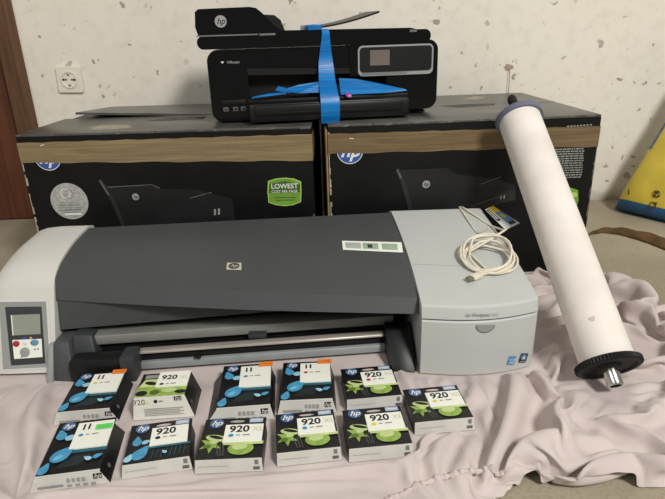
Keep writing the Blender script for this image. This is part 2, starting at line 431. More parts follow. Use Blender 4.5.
def tape_band(root, w, d, z0l, z1l, z0r, z1r, m_):
    m = M(); e = .0012; n = 24; y = -d/2
    top = []; bot = []
    for i in range(n+1):
        s_ = i/n; x = -w/2+w*s_
        bot.append((x, y-e-.0006*math.sin(i*2.1), z0l+(z0r-z0l)*s_+.0012*math.sin(i*1.3)))
        top.append((x, y-e-.0006*math.cos(i*1.7), z1l+(z1r-z1l)*s_+.001*math.sin(i*2.3)))
    # wrapped round both corners
    bot = [(-w/2-e, y+.2, z0l), (-w/2-e, y-e, z0l)] + bot[1:-1] + [(w/2+e, y-e, z0r), (w/2+e, y+.2, z0r)]
    top = [(-w/2-e, y+.2, z1l), (-w/2-e, y-e, z1l)] + top[1:-1] + [(w/2+e, y-e, z1r), (w/2+e, y+.2, z1r)]
    k = len(bot); m.add(bot+top, [[i, i+1, k+i+1, k+i] for i in range(k-1)], m_)
    return m.build('packing_tape', root)
def front_decal(m, d): return Decal(m, (0, -d/2, 0), (1, 0, 0), (0, 0, 1), .00025, .0003)
def printed_printer(root, d, fx, pts_body, streaks, emblem, dark_panels=()):
    m = M(); dc = front_decal(m, d)
    dc.poly([fx(*p) for p in pts_body], PRINT_DGREY)
    for pl, mm in dark_panels: dc.poly([fx(*p) for p in pl], mm)
    for pl, wd, mm in streaks: dc.line([fx(*p) for p in pl], wd, mm)
    ex, ey = fx(*emblem[:2]); r = emblem[2]
    dc.ell(ex, ey, r, r, PRINT_LGREY); dc.text('hp', ex, ey, r*1.3, PRINT_GREY, .02, .35)
    return m.build('printer_picture', root, label='printed picture of a dark office printer')

def print_left(root, w, d, h, fx, tm):
    a = fx(22, 163)[1]; b = fx(16, 143)[1]; c = fx(313, 160.5)[1]; e = fx(313, 134)[1]
    tape_band(root, w, d, a, b, c, e, tm)
    m = M(); dc = front_decal(m, d); hp_emblem(dc, *fx(47.5, 157.5), .031, PRINT_BLUE, PRINT_WHITE); dc.ring(*fx(47.5, 157.5), .031, .031, .0016, PRINT_WHITE)
    m.build('logo', root, label='round blue logo half under the tape')
    m = M(); dc = front_decal(m, d); x, z = fx(69.5, 201.3)
    dc.ell(x, z, .0455, .0455, BADGE_SILVER, 40)
    dc.ring(x-.006, z+.02, .012, .012, .002, PRINT_WHITE, 20); dc.ring(x+.003, z+.017, .011, .011, .002, PRINT_LGREY, 20)
    for k in range(5): dc.line([(x-.03+.004*abs(k-2), z-.003-.006*k), (x+.03-.004*abs(k-2), z-.003-.006*k)], .0012, PRINT_MGREY if k % 2 else PRINT_LGREY)
    dc.rect(x-.017, z-.035, x+.025, z-.029, PRINT_WHITE)
    m.build('badge', root, label='round silver badge')
    printed_printer(root, d, fx, [(100, 180), (108, 186), (155, 186), (165, 190), (200, 190), (232, 199), (236, 222), (128, 228), (117, 212)],
        [([(100, 180), (113, 200), (124, 226)], .010, PRINT_GREY), ([(100, 180), (109, 195)], .004, PRINT_MGREY), ([(108, 187), (152, 184.5), (160, 188)], .0022, PRINT_MGREY),
         ([(160, 189), (200, 190)], .0015, PRINT_GREY), ([(157, 207), (232, 201)], .002, PRINT_GREY), ([(190, 198), (212, 192)], .002, PRINT_MGREY), ([(205, 193), (222, 198)], .002, PRINT_GREY)],
        (136, 196.5, .0085), [([(158, 208), (232, 202), (235, 216), (160, 224)], INK), ([(214, 209), (216, 209), (216, 215), (214, 215)], PRINT_LGREY), ([(218, 208.5), (220, 208.5), (220, 214.5), (218, 214.5)], PRINT_LGREY)])
    m = M(); dc = front_decal(m, d)
    P = [(268, 181), (276, 178.5), (285, 177.6), (294, 178.5), (301, 181.5), (301.5, 191), (301, 202), (293, 205), (285, 206), (276, 205), (268.5, 202.5), (267.5, 192)]
    dc.poly([fx(*p) for p in P], BADGE_LGREEN)
    cx_, cz_ = fx(284.6, 192); dc.poly([(cx_+(fx(*p)[0]-cx_)*.95, cz_+(fx(*p)[1]-cz_)*.94) for p in P], BADGE_GREEN)
    dc.poly([fx(*p) for p in [(269.5, 184), (285, 181), (300, 184), (300, 192), (269, 193)]], BADGE_DGREEN)
    dc.text('LOWEST', *fx(284.5, 186.3), .0165, PRINT_WHITE, .02); dc.text('COST PER PAGE', *fx(284.5, 191.4), .0088, PRINT_WHITE, .01)
    dc.line([fx(274, 197.5), fx(296, 197)], .0012, BADGE_DGREEN); dc.line([fx(276, 200), fx(294, 199.6)], .0012, BADGE_DGREEN)
    m.build('badge', root, label='green badge with white lettering')
    # torn pale patch on the top front and raised corner
    m = M(); dc = Decal(m, (0, 0, h), (1, 0, 0), (0, 1, 0))
    def tz(px, py):
        q = root.matrix_basis.inverted() @ on_z(px, py, h); return (q.x, q.y)
    dc.poly([tz(*p) for p in [(88, 128), (100, 125.5), (128, 125), (132, 127.5), (115, 129.5), (95, 130)]], TORN)
    m.build('torn_patch', root, label='torn pale patch of bare cardboard'); m = M(); dc = Decal(m, (0, 0, h), (1, 0, 0), (0, 1, 0))
    dc.poly([tz(*p) for p in [(146, 121), (175, 117), (206, 116.5), (204, 119), (170, 120.5)]], WORN)
    m.build('scuff', root, label='grey scuff on the carton top')
def print_right(root, w, d, h, fx, tm):
    a = fx(325, 154)[1]; b = fx(325, 134)[1]; c = fx(596, 146.5)[1]; e = fx(598, 126)[1]
    tape_band(root, w, d, a, b, c, e, tm)
    m = M(); dc = front_decal(m, d); hp_emblem(dc, *fx(350, 151), .031, PRINT_BLUE, PRINT_WHITE); dc.ring(*fx(350, 151), .031, .031, .0016, PRINT_WHITE)
    m.build('logo', root, label='round blue logo half under the tape')
    printed_printer(root, d, fx, [(397, 169), (404, 170), (448, 169), (455, 174), (500, 180), (515, 186), (516, 200), (480, 209), (412, 212), (404, 195)],
        [([(397, 169), (404, 185), (411, 211)], .010, PRINT_GREY), ([(397, 169), (401, 178)], .004, PRINT_MGREY), ([(402, 170.5), (446, 168.5), (454, 173)], .0022, PRINT_GREY),
         ([(446, 195), (513, 187)], .0022, PRINT_GREY), ([(480, 184), (500, 177)], .002, PRINT_MGREY), ([(470, 206), (500, 196)], .002, PRINT_MGREY)],
        (426, 184, .0095), [([(447, 196), (512, 188), (514, 200), (470, 210), (449, 210)], INK), ([(494, 194), (515, 190), (515, 199), (495, 205)], PRINT_GREY), ([(500, 195.5), (501.6, 195.2), (501.6, 199), (500, 199.3)], PRINT_LGREY), ([(503.2, 195), (504.8, 194.7), (504.8, 198.4), (503.2, 198.8)], PRINT_LGREY)])
    m = M(); dc = front_decal(m, d); rr = random.Random(3)
    for k in range(13):
        y = 149+k*2.35; x = 552+k*.9
        while x < 584-k*.25:
            L = rr.uniform(1.5, 5); x1 = min(x+L, 584.5-k*.25)
            p = [fx(x, y-(x-552)*.03), fx(x1, y-(x1-552)*.03), fx(x1, y+1.15-(x1-552)*.03), fx(x, y+1.15-(x-552)*.03)]
            m.add([dc.P(*q) for q in p], [[3, 2, 1, 0]], PRINT_LGREY); x = x1+.7
    m.build('printed_text', root, label='block of tiny pale print')
    m = M(); dc = front_decal(m, d)
    P = [(560, 189), (570, 187.5), (578, 190), (578.5, 200), (576, 209), (566, 211), (558, 209)]
    dc.poly([fx(*p) for p in P], BADGE_GREEN); dc.poly([fx(*p) for p in [(561, 192), (577, 192.5), (577, 197), (561, 198)]], BADGE_LGREEN)
    m.build('badge', root, label='green badge behind the roll')
    m = M(); dc = front_decal(m, d)
    for k in range(8): dc.line([fx(567+k*3.2, 126.5-k*.25), fx(569+k*3.2, 126.3-k*.25)], .003, PRINT_LGREY)
    m.build('printed_text', root, label='small pale letters by the upper corner')
    m = M(); dc = Decal(m, (0, 0, h), (1, 0, 0), (0, 1, 0))
    def tz(px, py):
        q = root.matrix_basis.inverted() @ on_z(px, py, h); return (q.x, q.y)
    dc.poly([tz(*p) for p in [(462, 99.5), (474, 96.5), (488, 97), (478, 100)]], TORN)
    m.build('torn_patch', root, label='torn pale patch of bare cardboard'); m = M(); dc = Decal(m, (0, 0, h), (1, 0, 0), (0, 1, 0))
    dc.poly([tz(*p) for p in [(440, 106), (470, 104), (495, 103.5), (495, 105), (460, 107.5)]], WORN)
    m.build('scuff', root, label='grey scuff on the carton top')
    m = M(); m.box((-w/2-.006, -d/2+.004, .0), (-w/2-.0015, -d/2+.16, h-.012), KRAFT, .001)
    m.build('side_flap', root, label='loose brown cardboard side flap')

a1 = math.radians(-1.2); a2 = math.radians(2.4); D = .52; Hc = .40
fl = Vector((-.384, 1.317, 0)); c1 = fl + Matrix.Rotation(a1, 3, 'Z') @ Vector((0, D/2, 0))
carton('black printer carton with round silver badge, nearest the door casing', c1.x, c1.y, a1, .688, D, Hc, PTAPE, print_left, (.016, .06, .03))
fr = Vector((.322, 1.334, 0)); c2 = fr + Matrix.Rotation(a2, 3, 'Z') @ Vector((0, D/2, 0))
carton('black printer carton that the white paper roll leans on', c2.x, c2.y, a2, .648, D, Hc, PTAPE2, print_right, (.0, .06, .0))

# ------------------------------------------------------------------ office printer on the cartons
YAW = math.radians(6.8)
oj = thing('office_printer', 'glossy black office printer wrapped in blue tape, standing on the cartons', 'printer', (-.0035, 1.426, .4013), YAW)
oj.scale = (1, 1, .972)
m = M(); BH = .172
m.prism(rrect(-.2785, .003, .2785, BH, .022), .05, .36, GLOSS)
m.prism([(-.186, .003)]+[(-.186, BH)]+[q_ for q_ in rrect(-.2785, .003, 0, BH, .026, 6) if q_[0] < -.15], 0, .052, GLOSS)
m.prism([(.06, .10), (.15, .10), (.15, .012)]+[q_ for q_ in (rrect(0, .012, .2785, BH+.009, .026, 6)[21:]+rrect(0, .012, .2785, BH+.009, .026, 6)[:7])]+[(.06, BH+.009)], -.004, .052, GLOSS)
m.prism([(-.186, .128), (.06, .118), (.06, BH), (-.186, BH)], 0, .052, GLOSS)
m.prism([(-.186, .112), (.10, .106), (.10, .118), (-.186, .128)], -.002, .03, SATIN)
m.box((-.2785+.02, .03, 0), (-.22, .33, .004), MATTE_BLK); m.box((.22, .03, 0), (.2785-.02, .33, .004), MATTE_BLK)
m.build('body', oj)
m = M(); m.box((-.187, .036, .052), (.152, .0505, .128), INNER); m.build('output_slot', oj)
m = M()
m.box((-.19, -.062, .004), (.196, .04, .050), SATIN, .008); m.box((-.176, -.068, .020), (.176, -.058, .046), SATIN, .005)
m.box((-.15, -.0705, .026), (.11, -.067, .029), INNER, .001)
m.box((-.19, -.045, .048), (.196, .05, .058), MATTE_BLK, .004)
m.build('paper_tray', oj)
m = M(); m.prism(rrect(-.296, .1745, .258, .205, .0145), -.008, .345, GLOSS); m.build('scanner_lid', oj)
m = M()
m.prism([(-.292, .205), (-.297, .225), (-.294, .258), (-.286, .264), (-.17, .266), (-.155, .263), (-.142, .252), (-.118, .226), (-.102, .212), (.21, .209), (.226, .205)], .0, .30, GLOSS)
m.prism([(-.15, .21), (-.145, .246), (-.135, .252), (-.11, .250), (-.095, .238), (-.085, .21)], .12, .32, SATIN)
adf = m.build('document_feeder', oj)
m = M()
m.box((-.296, -.0095, .2035), (-.155, -.006, .2065), CHROME); m.build('trim_and_highlight', oj)
m = M(); m.box((-.152, -.0105, .2020), (-.115, -.006, .2065), CHROME); m.build('trim_and_highlight', oj)  # bright bar painting in a highlight on the lid edge beside the trim
m = M(); m.box((.205, -.0105, .1990), (.222, -.006, .2045), CHROME); m.build('trim_and_highlight', oj)
m = M()
secs = []
for i in range(11):
    s_ = i/10; x = -.02+.16*s_; z = .214+.032*s_**1.6
    secs.append([(x, .03, z), (x, .22, z+.004), (x, .22, z+.0085), (x, .03, z+.0045)])
m.loft(secs, SATIN, smooth=False); m.build('paper_support', oj)
m = M(); dc = Decal(m, (-.238, -.0002, .236), (1, 0, 0), (0, 0, 1)); dc.ell(0, 0, .0135, .0135, mat('silver_emblem', (190, 190, 190), .3, metal=.6, var=0)); dc.text('hp', 0, 0, .019, INK, .01, .35)
m.build('logo', oj, label='round silver logo')
SLV = mat('silver_frame', (170, 172, 172), .35, metal=.4, var=0)
m = M(); m.prism(rrect(.079, .099, .265, .171, .012), -.010, -.002, SLV); m.prism(rrect(.083, .108, .261, .167, .009), -.0115, -.008, SATIN)
m.prism(rrect(.088, .102, .20, .1075, .002), -.0112, -.008, mat('silver_strip', (130, 132, 132), .4, metal=.3, var=0))
cpn = m.build('control_panel', oj, label='silver framed control panel')
m = M(); m.prism(rrect(.108, .124, .156, .160, .001), -.0122, -.0112, mat('lcd_pinkish', (112, 100, 96), .3, var=.05)); m.build('screen', cpn)
# card slot and small pictograms on the left fascia
m = M(); m.box((-.252, -.0018, .044), (-.196, .002, .055), INNER, .001); m.box((-.246, -.0026, .047), (-.215, -.001, .051), SATIN)
m.build('card_slot', oj)
m = M(); dc = Decal(m, (0, 0, 0), (1, 0, 0), (0, 0, 1))
for x in (-.245, -.222, -.203):
    mp_ = M(); dp_ = Decal(mp_, (0, 0, 0), (1, 0, 0), (0, 0, 1)); dp_.rect(x-.006, .028, x+.006, .038, PRINT_MGREY); dp_.rect(x-.0035, .030, x+.0035, .0345, INK); mp_.build('pictogram', oj)
dc.poly([(-.247, .146), (-.243, .141), (-.239, .146)], PRINT_WHITE); dc.text('Officejet', -.218, .1435, .0085, PRINT_LGREY, .01)
m.build('printed_text', oj)
# blue masking tape
BT = tape_material('blue_painter_tape', (0, 98, 170), (10, 124, 194), .3)
m = M()
def ribbon(pts, mm=BT):
    """pts: (x, y, z, halfwidth, skew)"""
    v = []; n_ = len(pts)
    for x, y, z, hw, sk_ in pts: v += [(x-hw, y, z-sk_), (x+hw, y, z+sk_)]
    m.add(v, [[2*i, 2*i+1, 2*i+3, 2*i+2] for i in range(n_-1)], mm, True)
ribbon([(.004, .05, .2125, .008, 0), (.003, .0, .2115, .0085, 0), (.003, -.0115, .203, .009, 0), (.002, -.0125, .185, .0105, 0), (.001, -.010, .160, .014, .001), (.0005, -.012, .135, .0175, 0), (.0, -.028, .10, .0195, 0), (.0, -.055, .072, .021, 0), (.001, -.070, .052, .0225, 0), (.001, -.0725, .028, .0225, 0), (.001, -.068, .012, .0225, 0), (.001, -.064, -.004, .021, 0)])
m.build('blue_tape', oj, label='vertical strip of shiny blue tape')
m = M(); ribbon([(-.022, .02, .2175, .0, .006), (-.020, .005, .2195, .0, .006), (.018, .004, .2225, .0, .006), (.020, .02, .2245, .0, .006)])
m.v = []; m.f = []; m.mi = []; m.sm = []
m.hexa([(-.038, .0, .208), (-.004, .0, .208), (-.004, .225, .208), (-.038, .225, .208), (-.038, .0, .2225), (-.004, .0, .2245), (-.004, .225, .2265), (-.038, .225, .2245)], BT, .002)
m.build('blue_tape', oj, label='short piece of blue tape on the feeder')
m = M(); m.add([(.03, -.045, .0605), (.03, -.02, .098), (.07, -.028, .095), (.12, -.035, .084), (.185, -.046, .068), (.192, -.048, .064), (.13, -.052, .061)], [[0, 6, 5, 4, 3, 2, 1]], BT)
m.add([(-.005, -.045, .068), (-.005, -.03, .094), (-.07, -.035, .087), (-.115, -.04, .076), (-.07, -.05, .069)], [[0, 1, 2, 3, 4]], BT)
m.add([(-.182, -.055, .062), (-.178, -.055, .066), (-.14, -.054, .072), (-.10, -.053, .073), (-.10, -.053, .069), (-.14, -.056, .066)], [[0, 1, 2, 3, 4, 5]], BT)
m.add([(-.125, -.052, .078), (-.118, -.052, .088), (-.09, -.046, .080), (-.09, -.046, .070)], [[0, 1, 2, 3]], BT)
m.build('blue_tape', oj, label='blue tape strips stretched across the paper tray')
m = M(); m.box((.040, -.056, .057), (.048, -.05, .066), mat('magenta_tab', (150, 60, 150), .4, var=0), .001); m.box((.044, -.058, .055), (.054, -.052, .061), mat('pink_tab', (215, 120, 190), .4, var=0), .001)
m.build('tray_tab', oj, label='small pink and purple plastic tab')

# ------------------------------------------------------------------ large format printer
DJ0 = Vector((-.14, 1.08, 0))
dj = thing('wide_format_printer', 'wide silver and graphite plotter printer standing on the bedsheet', 'printer', DJ0)
LA = [(.981, .136), (.996, .174), (1.031, .192), (1.102, .208), (1.181, .214)]
RB = [(.912, .117), (.926, .143), (1.04, .168), (1.155, .189), (1.25, .205)]
XL, XR = -.535, .153
def lid_profile(s):
    k = [((1-s)*a[0]+s*b[0], (1-s)*a[1]+s*b[1]) for a, b in zip(LA, RB)]
    k[0] = (k[0][0]-.010*math.sin(PI*s), k[0][1]); k[1] = (k[1][0]-.010*math.sin(PI*s), k[1][1])
    return k
def lid_section(s):
    k = lid_profile(s); x = XL+(XR-XL)*s
    top = [k[0]] + [(p[0], p[1]) for p in catmull([(*q, 0) for q in k[1:]], 5)]
    ry, rz = k[-1]
    top += [(ry+.022, rz-.008), (ry+.034, rz-.03), (ry+.036, rz-.09)]
    top += [(ry+.02, rz-.09), (k[1][0]+.05, k[1][1]-.03), (k[0][0]+.02, k[0][1]+.004)]
    return [(x-s*.016*(max(0, y-.93)/.32)**2, y, z) for y, z in top]
m = M(); m.loft([lid_section(i/24) for i in range(25)], GRAPH); lid = m.build('lid', dj, off=DJ0, auto=14)
def bvh(o):
    me = o.data; return BVHTree.FromPolygons([o.matrix_basis @ v.co + (o.parent.location if o.parent else Vector()) for v in me.vertices], [list(p.vertices) for p in me.polygons])
LB = bvh(lid)
def drape(corners, nx, ny, b, lift=.0007):
    """quad of world xy corners (tl, tr, br, bl) dropped on a surface"""
    tl, tr, br, bl = [Vector(c) for c in corners]; v = []
    for j in range(ny+1):
        for i in range(nx+1):
            p = (tl*(1-i/nx)+tr*(i/nx))*(1-j/ny)+(bl*(1-i/nx)+br*(i/nx))*(j/ny)
            h_ = b.ray_cast(Vector((p.x, p.y, 1)), Vector((0, 0, -1))); v.append(h_[0]+h_[1]*(lift if h_[1].z > 0 else -lift))
    return v, [[j*(nx+1)+i, j*(nx+1)+i+1, (j+1)*(nx+1)+i+1, (j+1)*(nx+1)+i][::-1] for j in range(ny) for i in range(nx)]
def hit(px, py, b):
    h_ = b.ray_cast(CAM, ray(px, py).normalized()); return h_[0]
q = [hit(*p, LB) for p in ((342, 241), (401.5, 242.5), (403, 252.8), (343, 250))]
m = M(); v, f = drape([p.xy for p in q], 12, 3, LB); m.add(v, f, PAPER)
gg = mat('sticker_green', (150, 176, 150), .5, var=.1); gl = mat('sticker_grey', (170, 176, 172), .5, var=.1)
def sub(q, u0_, u1_, v0_, v1_):
    def L(u, w_): return (q[0]*(1-u)+q[1]*u)*(1-w_)+(q[3]*(1-u)+q[2]*u)*w_
    return [L(u0_, v0_).xy, L(u1_, v0_).xy, L(u1_, v1_).xy, L(u0_, v1_).xy]
for u_, mm in ((.05, gl), (.34, gg), (.66, gg)): v, f = drape(sub(q, u_, u_+.26, .2, .8), 4, 2, LB, .0012); m.add(v, f, mm)
m.add(*drape(sub(q, .42, .5, .35, .7), 2, 2, LB, .0016), GRAPH2); m.add(*drape(sub(q, .74, .84, .3, .65), 2, 2, LB, .0016), gl)
m.build('instruction_sticker', dj, off=DJ0, label='white strip sticker with small green pictures')
q = [hit(*p, LB) for p in ((227, 263), (241.5, 263.2), (241.5, 270.5), (226.5, 270))]
m = M(); m.add(*drape([p.xy for p in q], 4, 4, LB, .0010), mat('champagne_badge', (205, 200, 180), .35, metal=.3, var=0))
cq = sum(q, Vector())/4; N = ((q[1]-q[0]).cross(q[0]-q[3])).normalized(); U = (q[1]-q[0]).normalized(); Vv = N.cross(U)
dc = Decal(m, cq+N*.0022, U, Vv); dc.ell(0, 0, .0105, .0088, GRAPH2); dc.text('hp', 0, 0, .0135, mat('champagne_badge', (0, 0, 0)), .01, .35)
m.build('logo', dj, off=DJ0, label='small metal badge')

# left silver housing
def lprof(s):
    """front bottom, up the sloped face, dome, rear"""
    front = [(.925, .010), (.949, .07), (.985, .160), (.992, .172)]
    dome = [(p[0], p[1]) for p in catmull([(.998, .179, 0), (1.031, .197, 0), (1.102, .213, 0), (1.181, .219, 0)], 5)]
    rear = [(1.205, .212), (1.217, .19), (1.22, .10), (1.22, .010)]
    return front+dome+rear
secs = []
for x, kz, ky in ((-.535, 1, 1), (-.60, 1, 1), (-.625, .99, 1), (-.642, .965, .99), (-.654, .925, .97), (-.661, .87, .93), (-.664, .80, .86)):
    pr = lprof(0); secs.append([(x, 1.07+(y-1.07)*(ky if y > 1.0 else (1+ky)/2), .01+(z-.01)*kz) for y, z in pr])
m = M(); m.loft(secs[::-1], SILVER); lc = m.build('left_cover', dj, off=DJ0, label='pale silver end cover', auto=20)
# recessed control panel on the sloped front face
fp0 = Vector((0, .925, .010)); fdir = Vector((0, .060, .150)).normalized(); fN = Vector((0, -fdir.z, fdir.y))
def pan(px, py, lift=.0): 
    return on_plane(px, py, fp0+fN*lift, fN)
def quad(m_, pts, mm, lift): m_.add([pan(*p, lift) for p in pts], [[3, 2, 1, 0]], mm)
def frame(m_, outer, inner, l0, l1, mm):
    A = [pan(*p, l0) for p in outer]; B = [pan(*p, l1) for p in inner]
    m_.add(A+B, [[i, (i+1) % 4, 4+(i+1) % 4, 4+i][::-1] for i in range(4)], mm)
m = M(); frame(m, [(-1, 302), (46, 301.5), (50, 367), (3, 369.5)], [(5, 307), (41.5, 306.5), (45.5, 363.5), (11, 365.5)], .0012, .0004, SILVER_D)
frame(m, [(-4, 299.5), (48, 299), (52, 369), (1, 372)], [(-1, 302), (46, 301.5), (50, 367), (3, 369.5)], .0005, .0012, SILVER)
quad(m, [(5, 307), (41.5, 306.5), (45.5, 363.5), (11, 365.5)], GRAPH2, .0006)
cp = m.build('control_panel', dj, off=DJ0, label='dark control panel with display')
m = M(); quad(m, [(10.5, 315), (40, 314), (40.6, 334), (12.5, 335.5)], mat('lcd_glass', (142, 148, 134), .25, var=.03), .0012)
quad(m, [(10.8, 315.3), (12, 315.2), (13.6, 335.2), (12.5, 335.3)], PRINT_WHITE, .0015)
m.build('screen', cp, off=DJ0)
m = M(); quad(m, [(12.3, 340), (41.6, 338.8), (42.6, 357), (14.2, 359)], PAPER, .0012)
quad(m, [(22, 337.5), (27, 337.3), (27, 338.6), (22, 338.8)], mat('blue_mark', (50, 90, 180), .5, var=0), .0014); quad(m, [(29.5, 337.1), (32, 337), (32, 338.5), (29.5, 338.6)], mat('orange_mark', (240, 170, 60), .5, var=0), .0014)
for x_, y_ in ((34, 349.5), (37, 349.3), (21, 357)): quad(m, [(x_, y_-1), (x_+1.6, y_-1), (x_+1.6, y_+.6), (x_, y_+.6)], INK_GREY, .0014)
m.build('keypad', cp, off=DJ0)
def button(px, py, rx, ry, mm, hh=.0022):
    c = pan(px, py, 0); ux = Vector((1, 0, 0)); n = 18; m = M()
    m.loft([[c+fN*t+ux*rx*k*math.cos(2*PI*i/n)+fdir*ry*k*math.sin(2*PI*i/n) for i in range(n)] for t, k in ((.001, 1), (hh*.7+.001, 1), (hh+.001, .75))], mm)
    m.build('button', cp, off=DJ0)
button(16.8, 343.6, .0062, .0058, mat('red_button', (164, 40, 48), .4, var=0)); button(35.0, 342.4, .0078, .006, mat('blue_button', (96, 142, 166), .4, var=0))
button(25.4, 352, .0092, .0092, mat('grey_button', (150, 150, 148), .4, var=0)); button(25.5, 343.1, .0035, .004, mat('pale_button', (214, 214, 205), .4, var=0))

# right silver housing: lower door and upper cover
def fy(x):
    """bulged plan of the front of the right housing"""
    t = (x-.155)/(.372-.155); return .889-.013*math.sin(PI*min(max(t, 0), 1))+.016*t**3
def rsec(x, kz=1., dy=0.):
    y0 = fy(x)+dy; s = (x-.155)/.22
    front = [(y0+.012, .1180), (y0, .1200), (y0+.0025, .134), (y0+.0045, .1405), (y0+.009, .1440)]
    top = [(p[0], p[1]) for p in catmull([(y0+.022, .1470, 0), (1.03, .1705, 0), (1.155, .192, 0), (1.25, .208, 0)], 5)]
    rear = [(1.275, .201), (1.287, .18), (1.29, .10), (1.29, .003), (y0+.05, .003), (y0+.05, .1180)]
    return [(x-(x-.155)/.225*(.022*max(0, y-.93)/.34)-(1-(x-.155)/.225)*.016*(max(0, y-.93)/.32)**2, y, z if z < .1 else .1+(z-.1)*kz) for y, z in front+top+rear]
m = M(); xs = [XR+.002]+[.155+.205*i/16 for i in range(1, 17)]
secs = [rsec(x) for x in xs]; secs += [rsec(.3660, .995, .0015), rsec(.3695, .97, .005), rsec(.3710, .93, .012)]
m.loft(secs, SILVER2); rc = m.build('right_cover', dj, off=DJ0, label='cool silver end cover', auto=22)
RBV = bvh(rc)
def dsec(x, dy=0.):
    y0 = fy(x)+dy
    return [(x, y0+.004, .003), (x, y0+.001, .006), (x, y0-.001, .06), (x, y0-.001, .1140), (x, y0+.001, .1165), (x, y0+.045, .1165), (x, y0+.045, .003)]
m = M(); secs = [dsec(x) for x in xs]+[dsec(.3660, .003), dsec(.3700, .009), dsec(.3715, .018)]
m.loft(secs, SILVER2); door = m.build('cartridge_door', dj, off=DJ0, auto=22)
DBV = bvh(door)
def fdecal(px, py, b):
    c = hit(px, py, b); c2 = hit(px+1.5, py, b); U = (c2-c).normalized(); N = U.cross(Vector((0, 0, 1))).normalized(); V = N.cross(U)
    if V.z < 0: V = -V
    return c, U, V
m = M(); c, U, V = fdecal(485, 328, DBV); d = Decal(m, c-Vector((0, .0012, 0)), U, V)
d.poly([(-.017*math.cos(t)*1.0, .0065-.015*math.sin(t)) for t in [PI*i/12 for i in range(13)]], SILVER_D)
d.line([(-.0165*math.cos(t), .0065-.0145*math.sin(t)) for t in [PI*i/12 for i in range(13)]], .0012, mat('groove_grey', (104, 104, 102), .6, var=0))
m.build('door_notch', door, off=DJ0)
m = M(); c, U, V = fdecal(511.5, 360, DBV); d = Decal(m, c-Vector((0, .0012, 0)), U, V)
EB = mat('sticker_blue', (36, 130, 196), .45, var=.04)
d.rect(-.0075, -.0085, .0075, .0085, EB); d.text('energy', 0, .002, .0052, PRINT_WHITE, .0, .3); d.line([(-.006, -.005), (.006, -.005)], .0015, PRINT_WHITE); d.ring(0, .002, .0065, .004, .0006, PRINT_WHITE, 20)
m.build('sticker', door, off=DJ0, label='small square blue sticker')
m = M(); c, U, V = fdecal(523.2, 357.5, DBV); d = Decal(m, c-Vector((0, .0012, 0)), U, V)
d.poly(rrect(-.0085, -.0095, .0085, .0095, .002), mat('sticker_navy', (40, 52, 66), .4, var=0)); d.ell(0, .0015, .006, .006, mat('sticker_teal', (96, 140, 160), .4, var=.1)); d.poly([(-.003, 0), (0, .004), (.003, 0), (0, -.002)], PRINT_WHITE); d.line([(-.006, -.0068), (.006, -.0068)], .0014, PRINT_LGREY)
m.build('sticker', door, off=DJ0, label='small dark square sticker with round emblem')
m = M(); c, U, V = fdecal(482, 314.5, RBV); d = Decal(m, c-Vector((0, .0016, 0)), U, V); d.text('hp Designjet 111', 0, 0, .0085, mat('engraved_grey', (122, 122, 120), .5, var=0), .005, .15)
m.build('printed_text', rc, off=DJ0, label='small grey model lettering')
m = M(); 
for x in (.20, .335):
    pass
pts = [hit(p, q_, RBV) for p, q_ in ((413, 264.1), (425, 264.6), (440, 265.2), (455, 265.8), (468, 266))]
m.tube([p+Vector((0, 0, .0001)) for p in pts if p is not None], .0005, mat('seam_grey', (140, 141, 139), .6, var=0), 5); m.build('cover_seam', rc, off=DJ0)

# panel under the lid, mechanism, rails, brackets
def yl(x, y0): return y0+.077*(x+.465)
m = M()
n = 12; A = []; B = []
for i in range(n+1):
    x = XL+.003+(.13-XL)*i/n; s = (x-XL)/(XR-XL); k = lid_profile(s)
    yb_ = .968+.030*s; zb = min(.078+.026*s, k[0][1]-.001); A.append((x, max(k[0][0]+.005, yb_+.002), k[0][1]+.008)); B.append((x, yb_, zb))
secs = [[a, (a[0], a[1]+.02, a[2]), (b[0], b[1]+.025, b[2]), b] for a, b in zip(A, B)]
m.loft(secs, GRAPH, smooth=False); m.build('under_lid_panel', dj, off=DJ0)
m = M()
m.hexa([(XL+.003, 1.05, .02), (XR, 1.09, .02), (XR, 1.26, .02), (XL+.003, 1.20, .02), (XL+.003, 1.05, .14), (XR, 1.09, .12), (XR, 1.26, .12), (XL+.003, 1.20, .12)], INNER)
for i in range(11):
    x = -.42+.05*i; y = yl(x, .975); m.hexa([(x-.012, y, .082), (x+.012, y, .082), (x+.012, y+.1, .082), (x-.012, y+.1, .082), (x-.012, y, .092), (x+.012, y, .092), (x+.012, y+.1, .092), (x-.012, y+.1, .092)], MATTE_BLK, .003)
m.hexa([(XL+.004, yl(XL, .990), .082), (XR, yl(XR, .990), .082), (XR, yl(XR, 1.1), .082), (XL+.004, yl(XL, 1.1), .082), (XL+.004, yl(XL, .995), .10), (XR, yl(XR, .995), .11), (XR, yl(XR, 1.1), .11), (XL+.004, yl(XL, 1.1), .10)], INNER)
m.build('mechanism', dj, off=DJ0)
def bar(name, x0, x1, y0, z0, z1, dep, mm, bev=.003, label=None):
    m = M(); m.hexa([(x0, yl(x0, y0), z0), (x1, yl(x1, y0), z0), (x1, yl(x1, y0)+dep, z0), (x0, yl(x0, y0)+dep, z0),
            (x0, yl(x0, y0)+.004, z1), (x1, yl(x1, y0)+.004, z1), (x1, yl(x1, y0)+dep, z1), (x0, yl(x0, y0)+dep, z1)], mm, bev)
    return m.build(name, dj, off=DJ0, label=label)
bar('platen_bar', -.475, .118, .952, .050, .0685, .05, METAL_GREY, .003, 'long grey paper bar')
bar('platen_base', XL+.005, .13, .962, .012, .049, .09, INNER, .002)
bar('front_rail', -.39, .096, .922, .0405, .046, .018, mat('warm_grey_rail', (160, 152, 142), .35, metal=.2, var=.05), .002, 'bright thin front rail')
